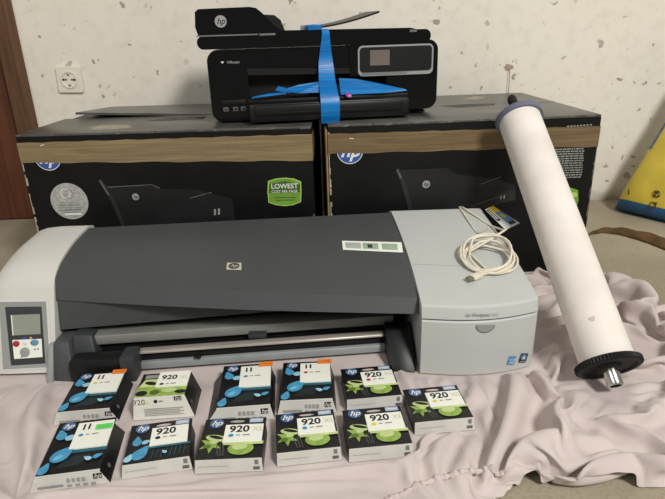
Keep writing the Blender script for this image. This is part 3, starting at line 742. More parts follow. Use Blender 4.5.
bar('rail_channel', -.40, .10, .928, .024, .0400, .03, MATTE_BLK, .001)
bar('front_strip', -.39, .098, .918, .009, .0235, .03, mat('cool_grey_strip', (142, 146, 146), .45, metal=.1, var=.05), .003, 'pale grey lower strip')
m = M(); x = -.17; y = yl(x, .945); m.box((x+.0, y-.006, .047), (x+.036, y+.012, .057), GRAPH2, .003); m.build('platen_clip', dj, off=DJ0)
m = M(); x = -.27; y = yl(x, .917); m.box((x, y-.0015, .0265), (x+.012, y+.01, .032), INNER, .001); m.build('rail_latch', dj, off=DJ0)
# left bracket with dark roll holder
m = M(); m.hexa([(-.535, .905, .0), (-.490, .90, .0), (-.490, .98, .0), (-.535, .98, .0), (-.535, .935, .070), (-.504, .935, .070), (-.504, .99, .070), (-.535, .99, .070)], GRAPH, .006)
m.hexa([(-.545, .898, .0), (-.532, .898, .0), (-.532, .97, .0), (-.545, .97, .0), (-.545, .935, .064), (-.534, .935, .064), (-.534, .97, .064), (-.545, .97, .064)], SILVER_D, .003)
m.hexa([(-.50, .925, .03), (-.455, .93, .03), (-.455, .97, .03), (-.50, .97, .03), (-.50, .945, .078), (-.465, .95, .074), (-.465, .98, .074), (-.50, .98, .078)], GRAPH2, .005)
m.build('left_bracket', dj, off=DJ0)
m = M(); T = Matrix.Translation((-.492, .912, .030)) @ Matrix.Rotation(math.radians(4.4), 4, 'Z') @ Matrix.Rotation(PI/2, 4, 'Y')
m.hexa([(-.495, .895, .004), (-.385, .902, .004), (-.385, .94, .004), (-.495, .935, .004), (-.495, .897, .048), (-.385, .904, .048), (-.385, .94, .048), (-.495, .935, .048)], SATIN, .006)
m.hexa([(-.40, .893, .002), (-.372, .895, .002), (-.372, .942, .002), (-.40, .94, .002), (-.40, .895, .054), (-.372, .897, .054), (-.372, .942, .054), (-.40, .94, .054)], GRAPH2, .005)
m.build('roll_holder', dj, off=DJ0)
m = M(); m.hexa([(.100, .898, .004), (.150, .892, .004), (.150, .99, .004), (.096, .99, .004), (.097, .958, .062), (.140, .958, .062), (.150, .99, .062), (.096, .99, .062)], SATIN, .004)
m.build('right_bracket', dj, off=DJ0)
# feet under the end covers
for lo_, hi_ in (((-.64, .96, 0), (-.60, 1.0, .012)), ((-.64, 1.15, 0), (-.60, 1.19, .012)), ((.19, .93, 0), (.34, .97, .013)), ((.19, 1.2, 0), (.34, 1.25, .013))):
    m = M(); m.box(lo_, hi_, MATTE_BLK, .002); m.build('foot', dj, off=DJ0)

# ------------------------------------------------------------------ usb cable and leaflet on the right cover
CBL = mat('cream_cable', (224, 216, 196), .45, var=.03)
c0 = hit(490, 263, RBV); sl = hit(490, 245, RBV)-c0; slope = (sl.z/max(sl.y, .001))
rr = random.Random(11); pts = []; loops = 7; CR = .0475
for i in range(loops*28+1):
    a = 2*PI*i/28+2.4; lp = i/28
    R = CR*(1+.11*math.sin(lp*2.7)+.03*math.sin(a*2+lp))
    x = c0.x-.004+R*1.0*math.cos(a)+.005*math.sin(lp*1.9); y = c0.y+.004+R*1.02*math.sin(a)+.006*math.cos(lp*2.3)
    h_ = RBV.ray_cast(Vector((x, y, 1)), Vector((0, 0, -1))); zs = h_[0].z if h_[0] is not None else c0.z
    z = max(zs, c0.z-.01)+.0028+.0036*(lp % 7)*(.75+.55*math.sin(a+.5))+.0018*(1+math.sin(a*3+lp))
    pts.append((x, y, z))
cb = thing('usb_cable', 'coiled cream cable with a plug lying on the silver right end cover', 'cable', (c0.x, c0.y, c0.z))
e = hit(476, 279, RBV); tail = [pts[0]]
pl = [Vector((e.x, e.y, e.z+.006)), Vector((e.x+.012, e.y+.008, e.z+.006)), Vector((e.x+.03, e.y+.01, e.z+.006))]
def zs_at(px, py): 
    h_ = hit(px, py, RBV); return (h_ if h_ is not None else on_z(px, py, .2))+Vector((0, 0, .003))
hair = [zs_at(478, 234), zs_at(470, 224), zs_at(462, 212), zs_at(459.5, 209), zs_at(461, 208.3), zs_at(464, 209.5), zs_at(478, 218.5), zs_at(490, 226.5), zs_at(502, 231)]
full = catmull([*pl], 6)+[Vector(p) for p in pts]
m = M(); m.tube(full, .0022, CBL, 7); 
hp_ = catmull([Vector(pts[-1]), zs_at(503, 238)+Vector((0, 0, .012))]+hair[::-1]+[zs_at(488, 238)+Vector((0, 0, .02))], 5)
m.tube(hp_, .0022, CBL, 7)
m.build('cable_coil', cb, off=c0)
m = M(); dv = (pl[1]-pl[0]).normalized()*-1; X = dv.cross(Vector((0, 0, 1))).normalized(); Z = X.cross(dv)
T = Matrix((X, dv, Z)).transposed().to_4x4(); T.translation = pl[0]
m.box((-.0075, -.012, -.0042), (.0075, .012, .0042), CBL, .002, T); m.box((-.003, -.02, -.003), (.003, -.011, .003), CBL, .001, T)
m.build('plug', cb, off=c0)
m = M(); m.box((-.006, .012, -.0023), (.006, .023, .0023), mat('plug_metal', (150, 146, 130), .3, metal=.8, var=0), .0005, T); m.build('plug_tip', cb, off=c0)

LY = mat('leaflet_yellow', (226, 204, 66), .4, var=.05); LBl = mat('leaflet_blue', (98, 142, 190), .4, var=.12, scale=60); LW = mat('leaflet_white', (214, 216, 216), .4, var=.03)
lc_ = [on_z(485, 209.5, .2135), on_z(493, 206, .2135), on_z(520, 223, .200), on_z(505.5, 230, .199)]
m = M()
def LL(u, v, k=0.): 
    p = (lc_[0]*(1-u)+lc_[3]*u)*(1-v)+(lc_[1]*(1-u)+lc_[2]*u)*v; return p+Vector((0, 0, k))
def lq(u0_, u1_, v0_, v1_, mm, k): m.add([LL(u0_, v0_, k), LL(u1_, v0_, k), LL(u1_, v1_, k), LL(u0_, v1_, k)], [[0, 1, 2, 3]], mm)
lq(0, 1, 0, 1, LW, .0); lq(0, .3, .35, 1, LY, .0005); lq(.3, .8, .45, 1, LBl, .0005); lq(.05, .62, .05, .3, GRAPH2, .0005); lq(.1, .55, .12, .2, LW, .001); lq(.8, .93, .5, .9, GRAPH2, .0005); lq(.38, .6, .55, .8, LY, .001)
o = m.build('leaflet', label='small printed leaflet in yellow and blue behind the cable coil', cat='leaflet', off=lc_[0]); o.location = lc_[0]

# ------------------------------------------------------------------ media roll
b0 = at_depth(608.5, 365.5, .965); b1 = at_depth(518.5, 117.5, 1.268)
ax = (b1-b0); L = ax.length; axn = ax.normalized()
q = axn.to_track_quat('Z', 'Y')
rl = thing('paper_roll', 'white plotter paper roll leaning against the right carton', 'paper roll', b0); rl.rotation_mode = 'QUATERNION'; rl.rotation_quaternion = q
ROLLP = mat('roll_paper', (230, 222, 214), .8, spec=.2, var=.05, scale=11)
rr_ = .0455
m = M(); m.lathe([(rr_-.012, .004), (rr_, .005), (rr_, L-.012), (rr_-.012, L-.011)], ROLLP, 48); 
m.build('paper', rl)
FL = mat('bluegrey_flange', (104, 108, 128), .5, var=.06)
m = M(); m.lathe([(.02, L-.012), (.0515, L-.012), (.0525, L-.009), (.0525, L-.001), (.0505, L+.001), (.022, L+.002), (.012, L+.008)], FL, 48); m.build('flange', rl, label='blue-grey end flange')
m = M(); m.lathe([(.0105, L-.002), (.0105, L+.058), (.0085, L+.064), (.004, L+.066)], MATTE_BLK, 20); m.build('spindle_tip', rl, label='black spindle tip')
n = 120; m = M(); prof = []
def gear(r, z): return [((r+(.0014 if k % 2 else -.0006))*math.cos(2*PI*k/n), (r+(.0014 if k % 2 else -.0006))*math.sin(2*PI*k/n), z) for k in range(n)]
def circ(r, z): return [(r*math.cos(2*PI*k/n), r*math.sin(2*PI*k/n), z) for k in range(n)]
m.loft([circ(.030, .006), circ(.052, .006), gear(.0545, .004), gear(.0545, -.004), circ(.052, -.006), circ(.046, -.006), circ(.044, -.003), circ(.022, -.003), circ(.018, -.009), circ(.010, -.009)], MATTE_BLK, smooth=False)
m.build('gear_disc', rl, label='black toothed end disc')
m = M(); m.lathe([(.0135, -.006), (.0135, -.034), (.0125, -.036), (.0095, -.036), (.0095, -.016), (.001, -.016)], CHROME, 28); m.build('spindle_shaft', rl, label='bright steel shaft end')
SM = mat('smudge_grey', (196, 188, 180), .8, var=.1)
# smudge on the paper, conforming to the cylinder
dmg = at_depth(593, 322, .98); loc = q.inverted() @ (dmg-b0); a0 = math.atan2(loc.y, loc.x); z0 = loc.z
m = M(); v = []
for i in range(14):
    t = 2*PI*i/14; k = 1+.18*math.sin(i*1.3); aa = a0+.11*math.cos(t)*k; zz = z0+.0042*math.sin(t)*k
    v.append(((rr_+.0006)*math.cos(aa), (rr_+.0006)*math.sin(aa), zz))
m.add(v, [list(range(14))], SM); m.build('smudge', rl, label='small grey scuff mark')

# ------------------------------------------------------------------ yellow bag by the wall
YB = mat('yellow_bag', (212, 188, 72), .5, spec=.35, var=.08, scale=12, bump=.3, bscale=25)
BB = mat('blue_bag', (50, 92, 134), .5, spec=.35, var=.1, scale=14, bump=.3, bscale=30)
GB = mat('greyblue_bag', (96, 110, 130), .55, spec=.3, var=.2, scale=60)
B0 = Vector((.972, 1.845, .0)); U = Vector((.24, -.36, -.0)).normalized(); V = Vector((.40, .015, .88)).normalized(); Nn = U.cross(V).normalized()
if Nn.y > 0: Nn = -Nn
bag = thing('cement_bag', 'yellow bag with blue base leaning on the chipped wall', 'bag', B0)
bw, bh = .40, .56
m = M(); nu, nv = 30, 60; idx = {}
def bp(u, v, side):
    e = max(0, (1-(2*u-1)**8))*max(0, (1-(2*v-1)**10)); th = .052*e**.5
    wob = .004*math.sin(9*u+5*v)+.003*math.sin(17*v-6*u)
    p = B0+U*(bw*u)+V*(bh*v)+Nn*((th if side > 0 else -th*.6)+wob*e)
    p += Vector((0, 0, .0+.018*math.sin(PI*u)*(1-v)*0))
    p.z += -.012*math.sin(PI*min(u*1.0, 1))*(1-v)**4*.3+.004
    return p
for side in (1, -1):
    for j in range(nv):
        for i in range(nu):
            c = [(i, j), (i+1, j), (i+1, j+1), (i, j+1)]
            v = [bp(a/nu, b/nv, side) for a, b in c]
            uu, vv = (i+.5)/nu, (j+.5)/nv
            blue = j < 4
            mm = BB if blue else (GB if (uu < .08 and vv > .38) else YB)
            m.add(v if side > 0 else v[::-1], [[0, 1, 2, 3]], mm, True)
bagb = m.build('bag_body', bag, off=B0)
bm = bmesh.new(); bm.from_mesh(bagb.data); bmesh.ops.remove_doubles(bm, verts=bm.verts[:], dist=.0004); bmesh.ops.recalc_face_normals(bm, faces=bm.faces[:]); bm.to_mesh(bagb.data); bm.free()
BGV = BVHTree.FromPolygons([v.co+B0 for v in bagb.data.vertices], [list(p.vertices) for p in bagb.data.polygons])
m = M()
def bagmark(px, py):
    h_ = BGV.ray_cast(CAM, ray(px, py).normalized()); return h_[0]+(CAM-h_[0]).normalized()*.003 if h_[0] is not None else None
def bdecal(px, py):
    c = bagmark(px, py); U_ = (bagmark(px+2, py)-c).normalized(); N_ = (CAM-c).normalized(); V_ = N_.cross(U_).normalized(); return Decal(m, c, U_, V_)
try:
    BI = mat('bag_print', (70, 62, 20), .6, var=0)
    d = bdecal(652.5, 205.3); d.ring(0, 0, .011, .011, .003, BI, 20); d.poly([(.002, .006), (.014, .010), (.011, -.001)], BI); d.poly([(-.013, -.003), (-.006, -.012), (-.003, -.002)], BI)
    d = bdecal(656.5, 194); d.rect(-.009, -.009, -.002, -.001, BI); d.rect(.001, -.010, .009, -.004, BI); d.rect(-.005, .001, .007, .009, BI); d.ring(0, 0, .012, .012, .0018, BI, 18)
    d = bdecal(629, 191); d.rect(-.003, -.012, .001, .006, BI)
    me_ = bagb.data; m0 = M(); m0.v = [v.co+B0 for v in me_.vertices]; m0.f = [list(p.vertices) for p in me_.polygons]; m0.ms = list(me_.materials); m0.mi = [p.material_index for p in me_.polygons]; m0.sm = [True]*len(m0.f)
    for f_, i_ in zip(m.f, m.mi): m0.add([m.v[a] for a in f_], [list(range(len(f_)))], m.ms[i_])
    bpy.data.objects.remove(bagb); m0.build('bag_body', bag, off=B0, auto=80)
except Exception as ex: print('bag marks', ex)

# kraft paper strip on the floor
KP = mat('kraft_strip', (94, 70, 42), .7, spec=.25, var=.2, scale=18, bump=.3, bscale=30); 
path = catmull([(.775, 1.60, 0), (.82, 1.625, 0), (.875, 1.615, 0), (.93, 1.565, 0), (.98, 1.49, 0), (1.03, 1.39, 0), (1.08, 1.28, 0)], 6)
m = M(); secs = []
for i, p in enumerate(path):
    s = i/(len(path)-1); a = path[max(i-1, 0)]; b = path[min(i+1, len(path)-1)]; t = (b-a).normalized(); nn = Vector((t.y, -t.x, 0)) 
    wd = .005+.080*min(1, s*1.15)**1.8; hgt = .003+.014*math.sin(PI*min(1, s*1.1))
    row = []
    for k in range(7):
        u = k/6; row.append(p - Vector((-nn.x, -nn.y, 0))*(-(1-u)*wd)*-1 + Vector((0, 0, .002+hgt*math.sin(PI*u*.55)+.002*math.sin(i*1.1+k))))
    secs.append(row)
m.loft(secs, KP, closed=False, caps=False); o = m.build('kraft_strip', label='crumpled brown kraft paper strip curving across the bare floor', cat='paper strip', off=(.9, 1.5, 0)); o.location = (.9, 1.5, 0)
md = o.modifiers.new('s', 'SOLIDIFY'); md.thickness = .001

# ------------------------------------------------------------------ ink cartridge boxes
TEAL = mat('ink_teal', (30, 96, 112), .4, var=.15, scale=120); DROP = mat('drop_blue', (72, 150, 188), .4, var=.12, scale=90); DROP2 = mat('drop_pale_blue', (150, 200, 220), .4, var=.1)
LIME = mat('lime_green', (142, 172, 78), .4, var=.15, scale=90); LIME2 = mat('pale_lime', (192, 208, 142), .4, var=.1); OLIVE = mat('olive_green', (88, 116, 40), .4, var=.2)
BXB = mat('box_black', (18, 18, 20), .38, spec=.45, var=.1); STRIP = mat('box_strip', (206, 204, 196), .5, var=.04); TABW = mat('pale_blue_tag', (168, 184, 204), .5, var=.06)
DOTS = dict(cyan=mat('dot_cyan', (40, 140, 190), .5, var=0), magenta=mat('dot_magenta', (176, 40, 84), .5, var=0), yellow=mat('dot_yellow', (226, 200, 80), .5, var=0), black=INK)
ORANGE = mat('orange_sticker', (238, 132, 44), .5, var=.05); GREENS = mat('green_sticker', (92, 216, 100), .5, var=.05)
HPB = mat('hp_box_blue', (70, 104, 148), .4, var=.05)
WHITE_CARD = mat('white_card', (230, 228, 216), .5, var=.02)
ZB = .008
def cartridge(kind, ink, label, cx, cy, yaw, w, l, t, sl, sr, sf, sticker=None, logo=True):
    root = thing('ink_cartridge_box', label, 'ink cartridge box', (cx, cy, ZB), math.radians(yaw), 'ink cartridge boxes on the bedsheet')
    x0, x1, y0, y1 = -w/2, w/2, -l/2, l/2; tab = .016 if kind != 'thick' else .0
    yb = y1-tab
    m = M(); T_ = [(x0, y0, t), (x1, y0, t), (x1, yb, t), (x0, yb, t)]; Bt = [(x0-sl, y0-sf, 0), (x1+sr, y0-sf, 0), (x1+sr, yb+.003, 0), (x0-sl, yb+.003, 0)]
    m.add(Bt+T_, [[3, 2, 1, 0], [1, 2, 6, 5], [2, 3, 7, 6], [3, 0, 4, 7]], BXB)
    m.add(Bt+T_, [[0, 1, 5, 4]], STRIP if kind != 'thick' else WHITE_CARD); m.add(T_, [[0, 1, 2, 3]], BXB)
    d = Decal(m, (x0, y0, t), (1, 0, 0), (0, 1, 0), .00018, .0002)
    X = lambda u: u*w
    Y = lambda v: v*l
    if kind == '11':
        d.rect(X(.0), Y(.0), X(1), Y(.035), STRIP)
        d.rect(X(.32), Y(.37), X(1), Y(.45), TEAL)
        for k in range(7): d.line([(X(.30+.05*k), Y(.13)), (X(.42+.055*k), Y(.31))], .0008, TEAL if k % 2 else PRINT_MGREY)
        d.drop(X(.15), Y(.71), w*.105, 1.9, DROP); d.drop(X(.31), Y(.66), w*.085, .3, DROP2); d.drop(X(.27), Y(.33), w*.17, .9, DROP); d.ell(X(.25), Y(.30), w*.08, w*.05, mat('drop_mid_blue', (110, 186, 220), .4, var=.1), a=.6); d.drop(X(.09), Y(.10), w*.10, 1.3, DROP)
        d.drop(X(.76), Y(.22), w*.055, 2.6, DROP2); d.drop(X(.88), Y(.24), w*.06, .5, DROP)
    elif kind in ('920', '920XL'):
        g = kind == '920XL'
        if g:
            d.poly([(X(.18+.19*math.cos(a)*(1 if k % 2 else .45)), Y(.36+.22*math.sin(a)*(1 if k % 2 else .45))) for k, a in enumerate([2*PI*k/12 for k in range(12)])], LIME)
            d.ell(X(.24), Y(.50), w*.17, w*.075, LIME2, a=-.25); d.ell(X(.24), Y(.52), w*.12, w*.035, BXB, a=-.35); d.ell(X(.22), Y(.40), w*.06, w*.05, LIME2); d.ell(X(.13), Y(.30), w*.06, w*.045, OLIVE)
            for k in range(3): d.line([(X(.33+.04*k), Y(.06)), (X(.28+.05*k), Y(.32))], .0012, PRINT_MGREY)
            d.ell(X(.66), Y(.22), w*.20, w*.15, LIME); d.ell(X(.64), Y(.26), w*.12, w*.07, LIME2); d.poly([(X(.38), Y(.30)), (X(1), Y(.30)), (X(1), Y(.37)), (X(.38), Y(.37))], LIME2)
        else:
            d.drop(X(.15), Y(.52), w*.085, 1.6, DROP); d.drop(X(.28), Y(.50), w*.055, .4, DROP2); d.drop(X(.22), Y(.20), w*.13, 1.0, DROP); d.drop(X(.06), Y(.12), w*.07, 1.2, DROP2)
            d.rect(X(.37), Y(.31), X(1), Y(.37), TEAL)
            for k in range(8): d.line([(X(.42+.07*k), Y(.06)), (X(.44+.07*k), Y(.26))], .0008, TEAL)
            d.drop(X(.62), Y(.16), w*.035, 2.4, DROP2)
    else:
        d.rect(X(.0), Y(.0), X(1), Y(.40), LIME); d.ell(X(.12), Y(.14), w*.12, w*.09, BXB); d.ell(X(.38), Y(.16), w*.10, w*.09, OLIVE); d.ell(X(.90), Y(.14), w*.12, w*.06, BXB); d.ell(X(.66), Y(.22), w*.16, w*.08, LIME2)
        d.poly([(X(.02), Y(.38)), (X(.4), Y(.38)), (X(.4), Y(.72)), (X(.10), Y(.72))], LIME2); d.ell(X(.24), Y(.54), w*.13, w*.06, BXB, a=-.3); d.rect(X(.08), Y(.75), X(.40), Y(.90), PRINT_LGREY)
    # front side print
    fN_ = Vector((0, -t, sf)).normalized(); fV = Vector((0, sf, t)); fl_ = fV.length; fV.normalize()
    d = Decal(m, (x0-sl, y0-sf, 0), (1, 0, 0), fV, .0002, .0003); wf = w+sl+sr
    if kind == '11':
        d.rect(wf*.80, fl_*.45, wf*.91, fl_*.85, INK); d.text('hp', wf*.855, fl_*.65, .010, PRINT_WHITE, 0, .3)
        d.rect(wf*.10, fl_*.18, wf*.42, fl_*.36, PRINT_LGREY)
        for k in range(4): d.rect(wf*(.47+.065*k), fl_*.45, wf*(.51+.065*k), fl_*.75, PRINT_LGREY); d.rect(wf*(.47+.1*k), fl_*.12, wf*(.53+.1*k), fl_*.3, PRINT_LGREY)
    elif kind == 'thick':
        d.text('920', wf*.13, fl_*.76, .014, INK_GREY, .01); d.text('XL', wf*.24, fl_*.76, .009, BADGE_LGREEN, 0); d.ell(wf*.40, fl_*.78, .0032, .0032, INK, 16); d.rect(wf*.45, fl_*.75, wf*.52, fl_*.81, PRINT_LGREY)
        d.rect(wf*.70, fl_*.78, wf*.82, fl_*.96, INK); d.text('hp', wf*.76, fl_*.87, .011, PRINT_WHITE, 0, .3)
        for k in range(5): d.rect(wf*.2, fl_*(.18+.075*k), wf*(.78 if k % 2 else .84), fl_*(.205+.075*k), PRINT_LGREY)
    else:
        d.rect(wf*.88, fl_*.52, wf*.94, fl_*.86, INK_GREY); d.rect(wf*.86, fl_*.15, wf*.955, fl_*.38, PRINT_MGREY); d.line([(wf*.06, fl_*.5), (wf*.5, fl_*.5)], .0006, PRINT_LGREY)
    if kind == '11' or sr > .006:
        sU = Vector((-0.0, 1, 0)); sV = Vector((-sr, 0, t)).normalized(); d = Decal(m, (x1+sr, y0-sf, 0), sU, sV, .0002, .0003); ls = math.hypot(sr, t)
        for k in range(5): d.rect(l*.35, ls*(.2+.13*k), l*(.78-.05*(k % 3)), ls*(.235+.13*k), PRINT_GREY)
        d.ell(l*.2, ls*.5, .004, .0035, PRINT_MGREY, 14)
    m.build('carton', root)
    # hanging tab with an oval hole
    if tab:
        m = M(); hx, hy, rx, ry = .03*w if kind != '11' else .06*w, yb+tab*.55, w*.13, tab*.24; n = 28; A = []; Bq = []
        for k in range(n):
            a = 2*PI*k/n; c_, s_ = math.cos(a), math.sin(a); Bq.append((hx+rx*c_, hy+ry*s_))
            kx = ((x1-hx) if c_ > 0 else (hx-x0))/max(abs(c_), 1e-6); ky = ((y1-hy) if s_ > 0 else (hy-yb))/max(abs(s_), 1e-6); kk = min(kx, ky); A.append((hx+kk*c_, hy+kk*s_))
        corners = [(x1, y1), (x0, y1), (x0, yb), (x1, yb)]
        for cpt in corners:
            i = min(range(n), key=lambda i_: (A[i_][0]-cpt[0])**2+(A[i_][1]-cpt[1])**2); A[i] = cpt
        zt = [t+.0002, t-.0012]; v = [(*p, zt[0]) for p in A]+[(*p, zt[0]) for p in Bq]+[(*p, zt[1]) for p in A]+[(*p, zt[1]) for p in Bq]
        f = []
        for i in range(n):
            j = (i+1) % n; f += [[i, j, n+j, n+i], [2*n+j, 2*n+i, 3*n+i, 3*n+j], [i, 2*n+i, 2*n+j, j], [n+j, 3*n+j, 3*n+i, n+i]]
        m.add(v, f, BXB); m.build('hang_tab', root)
        if kind != '11':
            m = M(); d = Decal(m, (x0, y0, t), (1, 0, 0), (0, 1, 0), .0002, .0008); d.rect(w*.73, l*.865, w*.95, l*.975, TABW); d.line([(w*.76, l*.92), (w*.92, l*.92)], .0018, PRINT_WHITE); m.build('tag', root, label='pale blue printed tag')
    # name label
    m = M(); d = Decal(m, (x0, y0, t), (1, 0, 0), (0, 1, 0), .0002, .0025)
    if kind == '11': u0_, u1_, v0_, v1_ = .37, .99, .43, .93
    elif kind == 'thick': u0_, u1_, v0_, v1_ = .36, 1.0, .36, 1.0
    elif kind == '920': u0_, u1_, v0_, v1_ = .36, .95, .36, .82
    else: u0_, u1_, v0_, v1_ = .36, .97, .36, .80
    d.rect(w*u0_, l*v0_, w*u1_, l*v1_, PAPER)
    num = '11' if kind == '11' else '920'; sz = w*.21 if kind == '11' else w*.215
    tx = w*(u0_+.07); ty = l*(v1_-.10) if kind == '11' else l*(v1_-.125)
    if kind == 'thick': ty = l*(v1_-.27)
    if num == '11':
        for k_ in (0, 1): d.text('1', tx+k_*sz*.42, ty, sz, INK, .03, 0, 'LEFT')
    else: d.text(num, tx, ty, sz, INK, .028, 0, 'LEFT')
    if kind in ('920XL', 'thick'): d.text('XL', tx+w*.37, ty-.001, sz*.72, mat('xl_pale', (196, 200, 156), .5, var=0), -.005, 0, 'LEFT')
    dy = ty-l*(.155 if kind != 'thick' else .28)
    d.ell(tx+w*.045, dy, w*.042, w*.036, DOTS[ink], 18); d.rect(tx+w*.13, dy-.0012, tx+w*.19, dy+.0012, PRINT_LGREY); d.rect(tx+w*.23, dy-.0014, tx+w*.34, dy+.0010, PRINT_LGREY)
    m.add([(x0+w*u0_, y0+l*v0_, t), (x0+w*u1_, y0+l*v0_, t), (x0+w*u1_, y0+l*v1_, t), (x0+w*u0_, y0+l*v1_, t), (x0+w*u0_, y0+l*v0_, t+.0025), (x0+w*u1_, y0+l*v0_, t+.0025), (x0+w*u1_, y0+l*v1_, t+.0025), (x0+w*u0_, y0+l*v1_, t+.0025)], [[0, 1, 5, 4], [1, 2, 6, 5], [2, 3, 7, 6], [3, 0, 4, 7]], PAPER)
    m.build('name_label', root, label='white label with the number %s and a %s dot' % (num, ink))
    if logo:
        m = M(); d = Decal(m, (x0, y0, t), (1, 0, 0), (0, 1, 0), .0003, .0010); hp_emblem(d, w*.20, l*(.905 if kind == '11' else .87), w*.115, HPB, PRINT_WHITE); m.build('logo', root)
    if sticker:
        m = M(); d = Decal(m, (x0, y0, t), (1, 0, 0), (0, 1, 0), .0003, .0042)
        if sticker == 'green': d.rect(w*.70, l*.745, w*.985, l*.845, GREENS); d.line([(w*.74, l*.795), (w*.94, l*.795)], .0014, BADGE_GREEN)
        else: d.rect(w*.74, l*.885, w*1.03, l*1.0, ORANGE); d.line([(w*.80, l*.945), (w*.98, l*.945)], .0014, mat('sticker_dark_orange', (190, 90, 30), .5, var=0))
        m.build('price_sticker', root, label='%s price sticker' % sticker)
    return root
CB = [
 ('11', 'yellow', 'black 11 ink box with orange sticker beside the left bracket, yellow dot', -.425, .832, 5.0, .0850, .1150, .021, .008, .013, .003, 'orange', True),
 ('thick', 'black', 'thick 920XL ink box standing high, white front side, black dot', -.295, .815, 3.0, .0825, .0676, .042, .006, .013, .004, None, False),
 ('11', 'cyan', 'black 11 ink box with orange sticker and cyan dot', -.159, .834, 4.0, .0880, .1290, .022, .017, .006, .006, 'orange', True),
 ('11', 'magenta', 'black 11 ink box with magenta dot on its white label', -.053, .842, 1.6, .0870, .1190, .022, .006, .006, .005, 'orange', True),
 ('920XL', 'magenta', 'green 920XL ink box with magenta dot on its label', .058, .832, 5.5, .0930, .0909, .022, .001, .002, .003, None, True),
 ('920XL', 'yellow', 'green 920XL ink box with yellow dot, at the right end beside the silver cartridge door', .162, .766, 5.5, .0936, .0866, .022, .001, .003, .003, None, True),
 ('11', 'cyan', 'black 11 ink box with bright green sticker and cyan dot', -.393, .691, 8.0, .0880, .1216, .021, .009, .012, .003, 'green', True),
 ('920', 'black', 'dark blue 920 ink box with black dot, no green artwork', -.272, .696, 9.3, .0935, .0883, .022, .004, .003, .003, None, True),
 ('920XL', 'cyan', 'green 920XL ink box with cyan dot, beside the dark blue 920 box', -.161, .697, 1.0, .0960, .0914, .022, .002, .001, .003, None, True),
 ('920XL', 'cyan', 'green 920XL ink box with cyan dot, beside the nearer yellow dot box', -.049, .709, 6.2, .0935, .0893, .022, .001, .001, .003, None, True),
 ('920XL', 'yellow', 'green 920XL ink box with yellow dot, in the front row of boxes', .058, .713, 5.0, .0945, .0904, .022, .001, .001, .003, None, True)]
for c in CB: cartridge(*c)

# ------------------------------------------------------------------ bedsheet
# the sheet as it lies: which nodes of a 10 mm grid are cloth (run lengths), which lie flat under things, and the
# steps from node to node of the settled offsets in half millimetres
nx, ny = 190, 116
def runs(a):
    return np.concatenate([np.full(n_, i_ % 2 == 1) for i_, n_ in enumerate(a)])[1:]
ins = runs([1,106,84,106,84,106,84,107,83,107,83,107,83,108,82,108,82,108,82,109,81,109,81,109,81,109,81,110,80,110,80,110,80,110,80,111,79,111,79,117,73,121,69,123,67,124,18,11,37,126,2,31,
31,164,26,169,21,175,15,180,10,185,5,187,3,187,3,187,3,187,3,187,3,188,2,188,2,188,2,188,2,188,2,188,2,188,2,188,2,188,2,188,2,188,2,188,2,188,2,188,2,188,2,188,2,188,2,188,2,188,
2,188,2,188,2,188,2,187,3,187,3,186,4,186,4,185,5,184,6,183,7,183,7,182,8,182,8,182,8,181,9,181,9,180,10,180,10,179,11,179,11,179,11,178,12,178,12,178,12,177,13,177,13,176,14,176,
14,176,14,176,14,175,15,175,15,174,16,174,16,174,16,173,17,173,17,173,17,172,18,172,18,172,18,172,18,171,19,171,19,26,5,9,2,129,19,24,80,67,19,21,107,8,2,34,18,20,122,30,18,19,124,
29,18,19,126,27,18,18,128,26,18,17,131,24,18,16,133,23,18,16,134,22,18,15,136,20,19,15,138,16,21,14,141,12,23,13,145,4,28,13,177,12,178,8,562,]).reshape(ny, nx)
pinned = runs([2764,7,157,13,156,13,2,1,159,13,2,7,4,12,142,13,1,24,1,5,6,1,134,13,1,24,1,23,125,13,1,24,1,23,125,13,1,24,1,22,125,14,1,24,1,22,125,14,1,11,1,35,125,13,1,12,1,23,1,11,1,2,123,13,
1,12,1,11,1,11,1,11,1,11,114,13,1,12,1,11,1,11,1,23,114,13,4,9,1,11,1,11,1,23,115,12,10,3,13,11,1,23,123,4,14,9,8,6,1,23,112,7,21,14,22,12,112,13,1,13,1,24,1,3,8,12,112,12,2,13,1,
24,1,22,26,4,83,12,2,13,1,24,1,22,25,6,82,12,2,13,1,24,1,22,24,7,81,13,2,12,2,24,1,11,5,6,24,8,80,13,2,12,2,24,1,11,35,8,80,13,2,12,2,24,1,11,35,7,81,13,2,12,2,24,1,11,36,6,81,13,
2,12,2,24,1,11,38,2,83,13,16,24,1,11,123,13,16,24,1,11,123,13,16,24,1,11,3,28,73,6,13,13,16,24,15,28,73,72,15,28,73,72,15,28,73,115,72,115,72,115,71,115,71,115,70,115,69,115,68,
115,68,115,67,115,67,115,67,115,66,115,66,115,65,115,65,115,63,116,63,116,63,116,62,116,62,116,62,116,61,116,61,115,61,115,61,115,61,115,61,115,60,115,60,115,59,115,59,115,59,115,
58,115,67,106,96,77,124,48,152,20,835,9,42,27,23,25,22,24,22,22,20,21,19,20,19,18,27,7,110,])
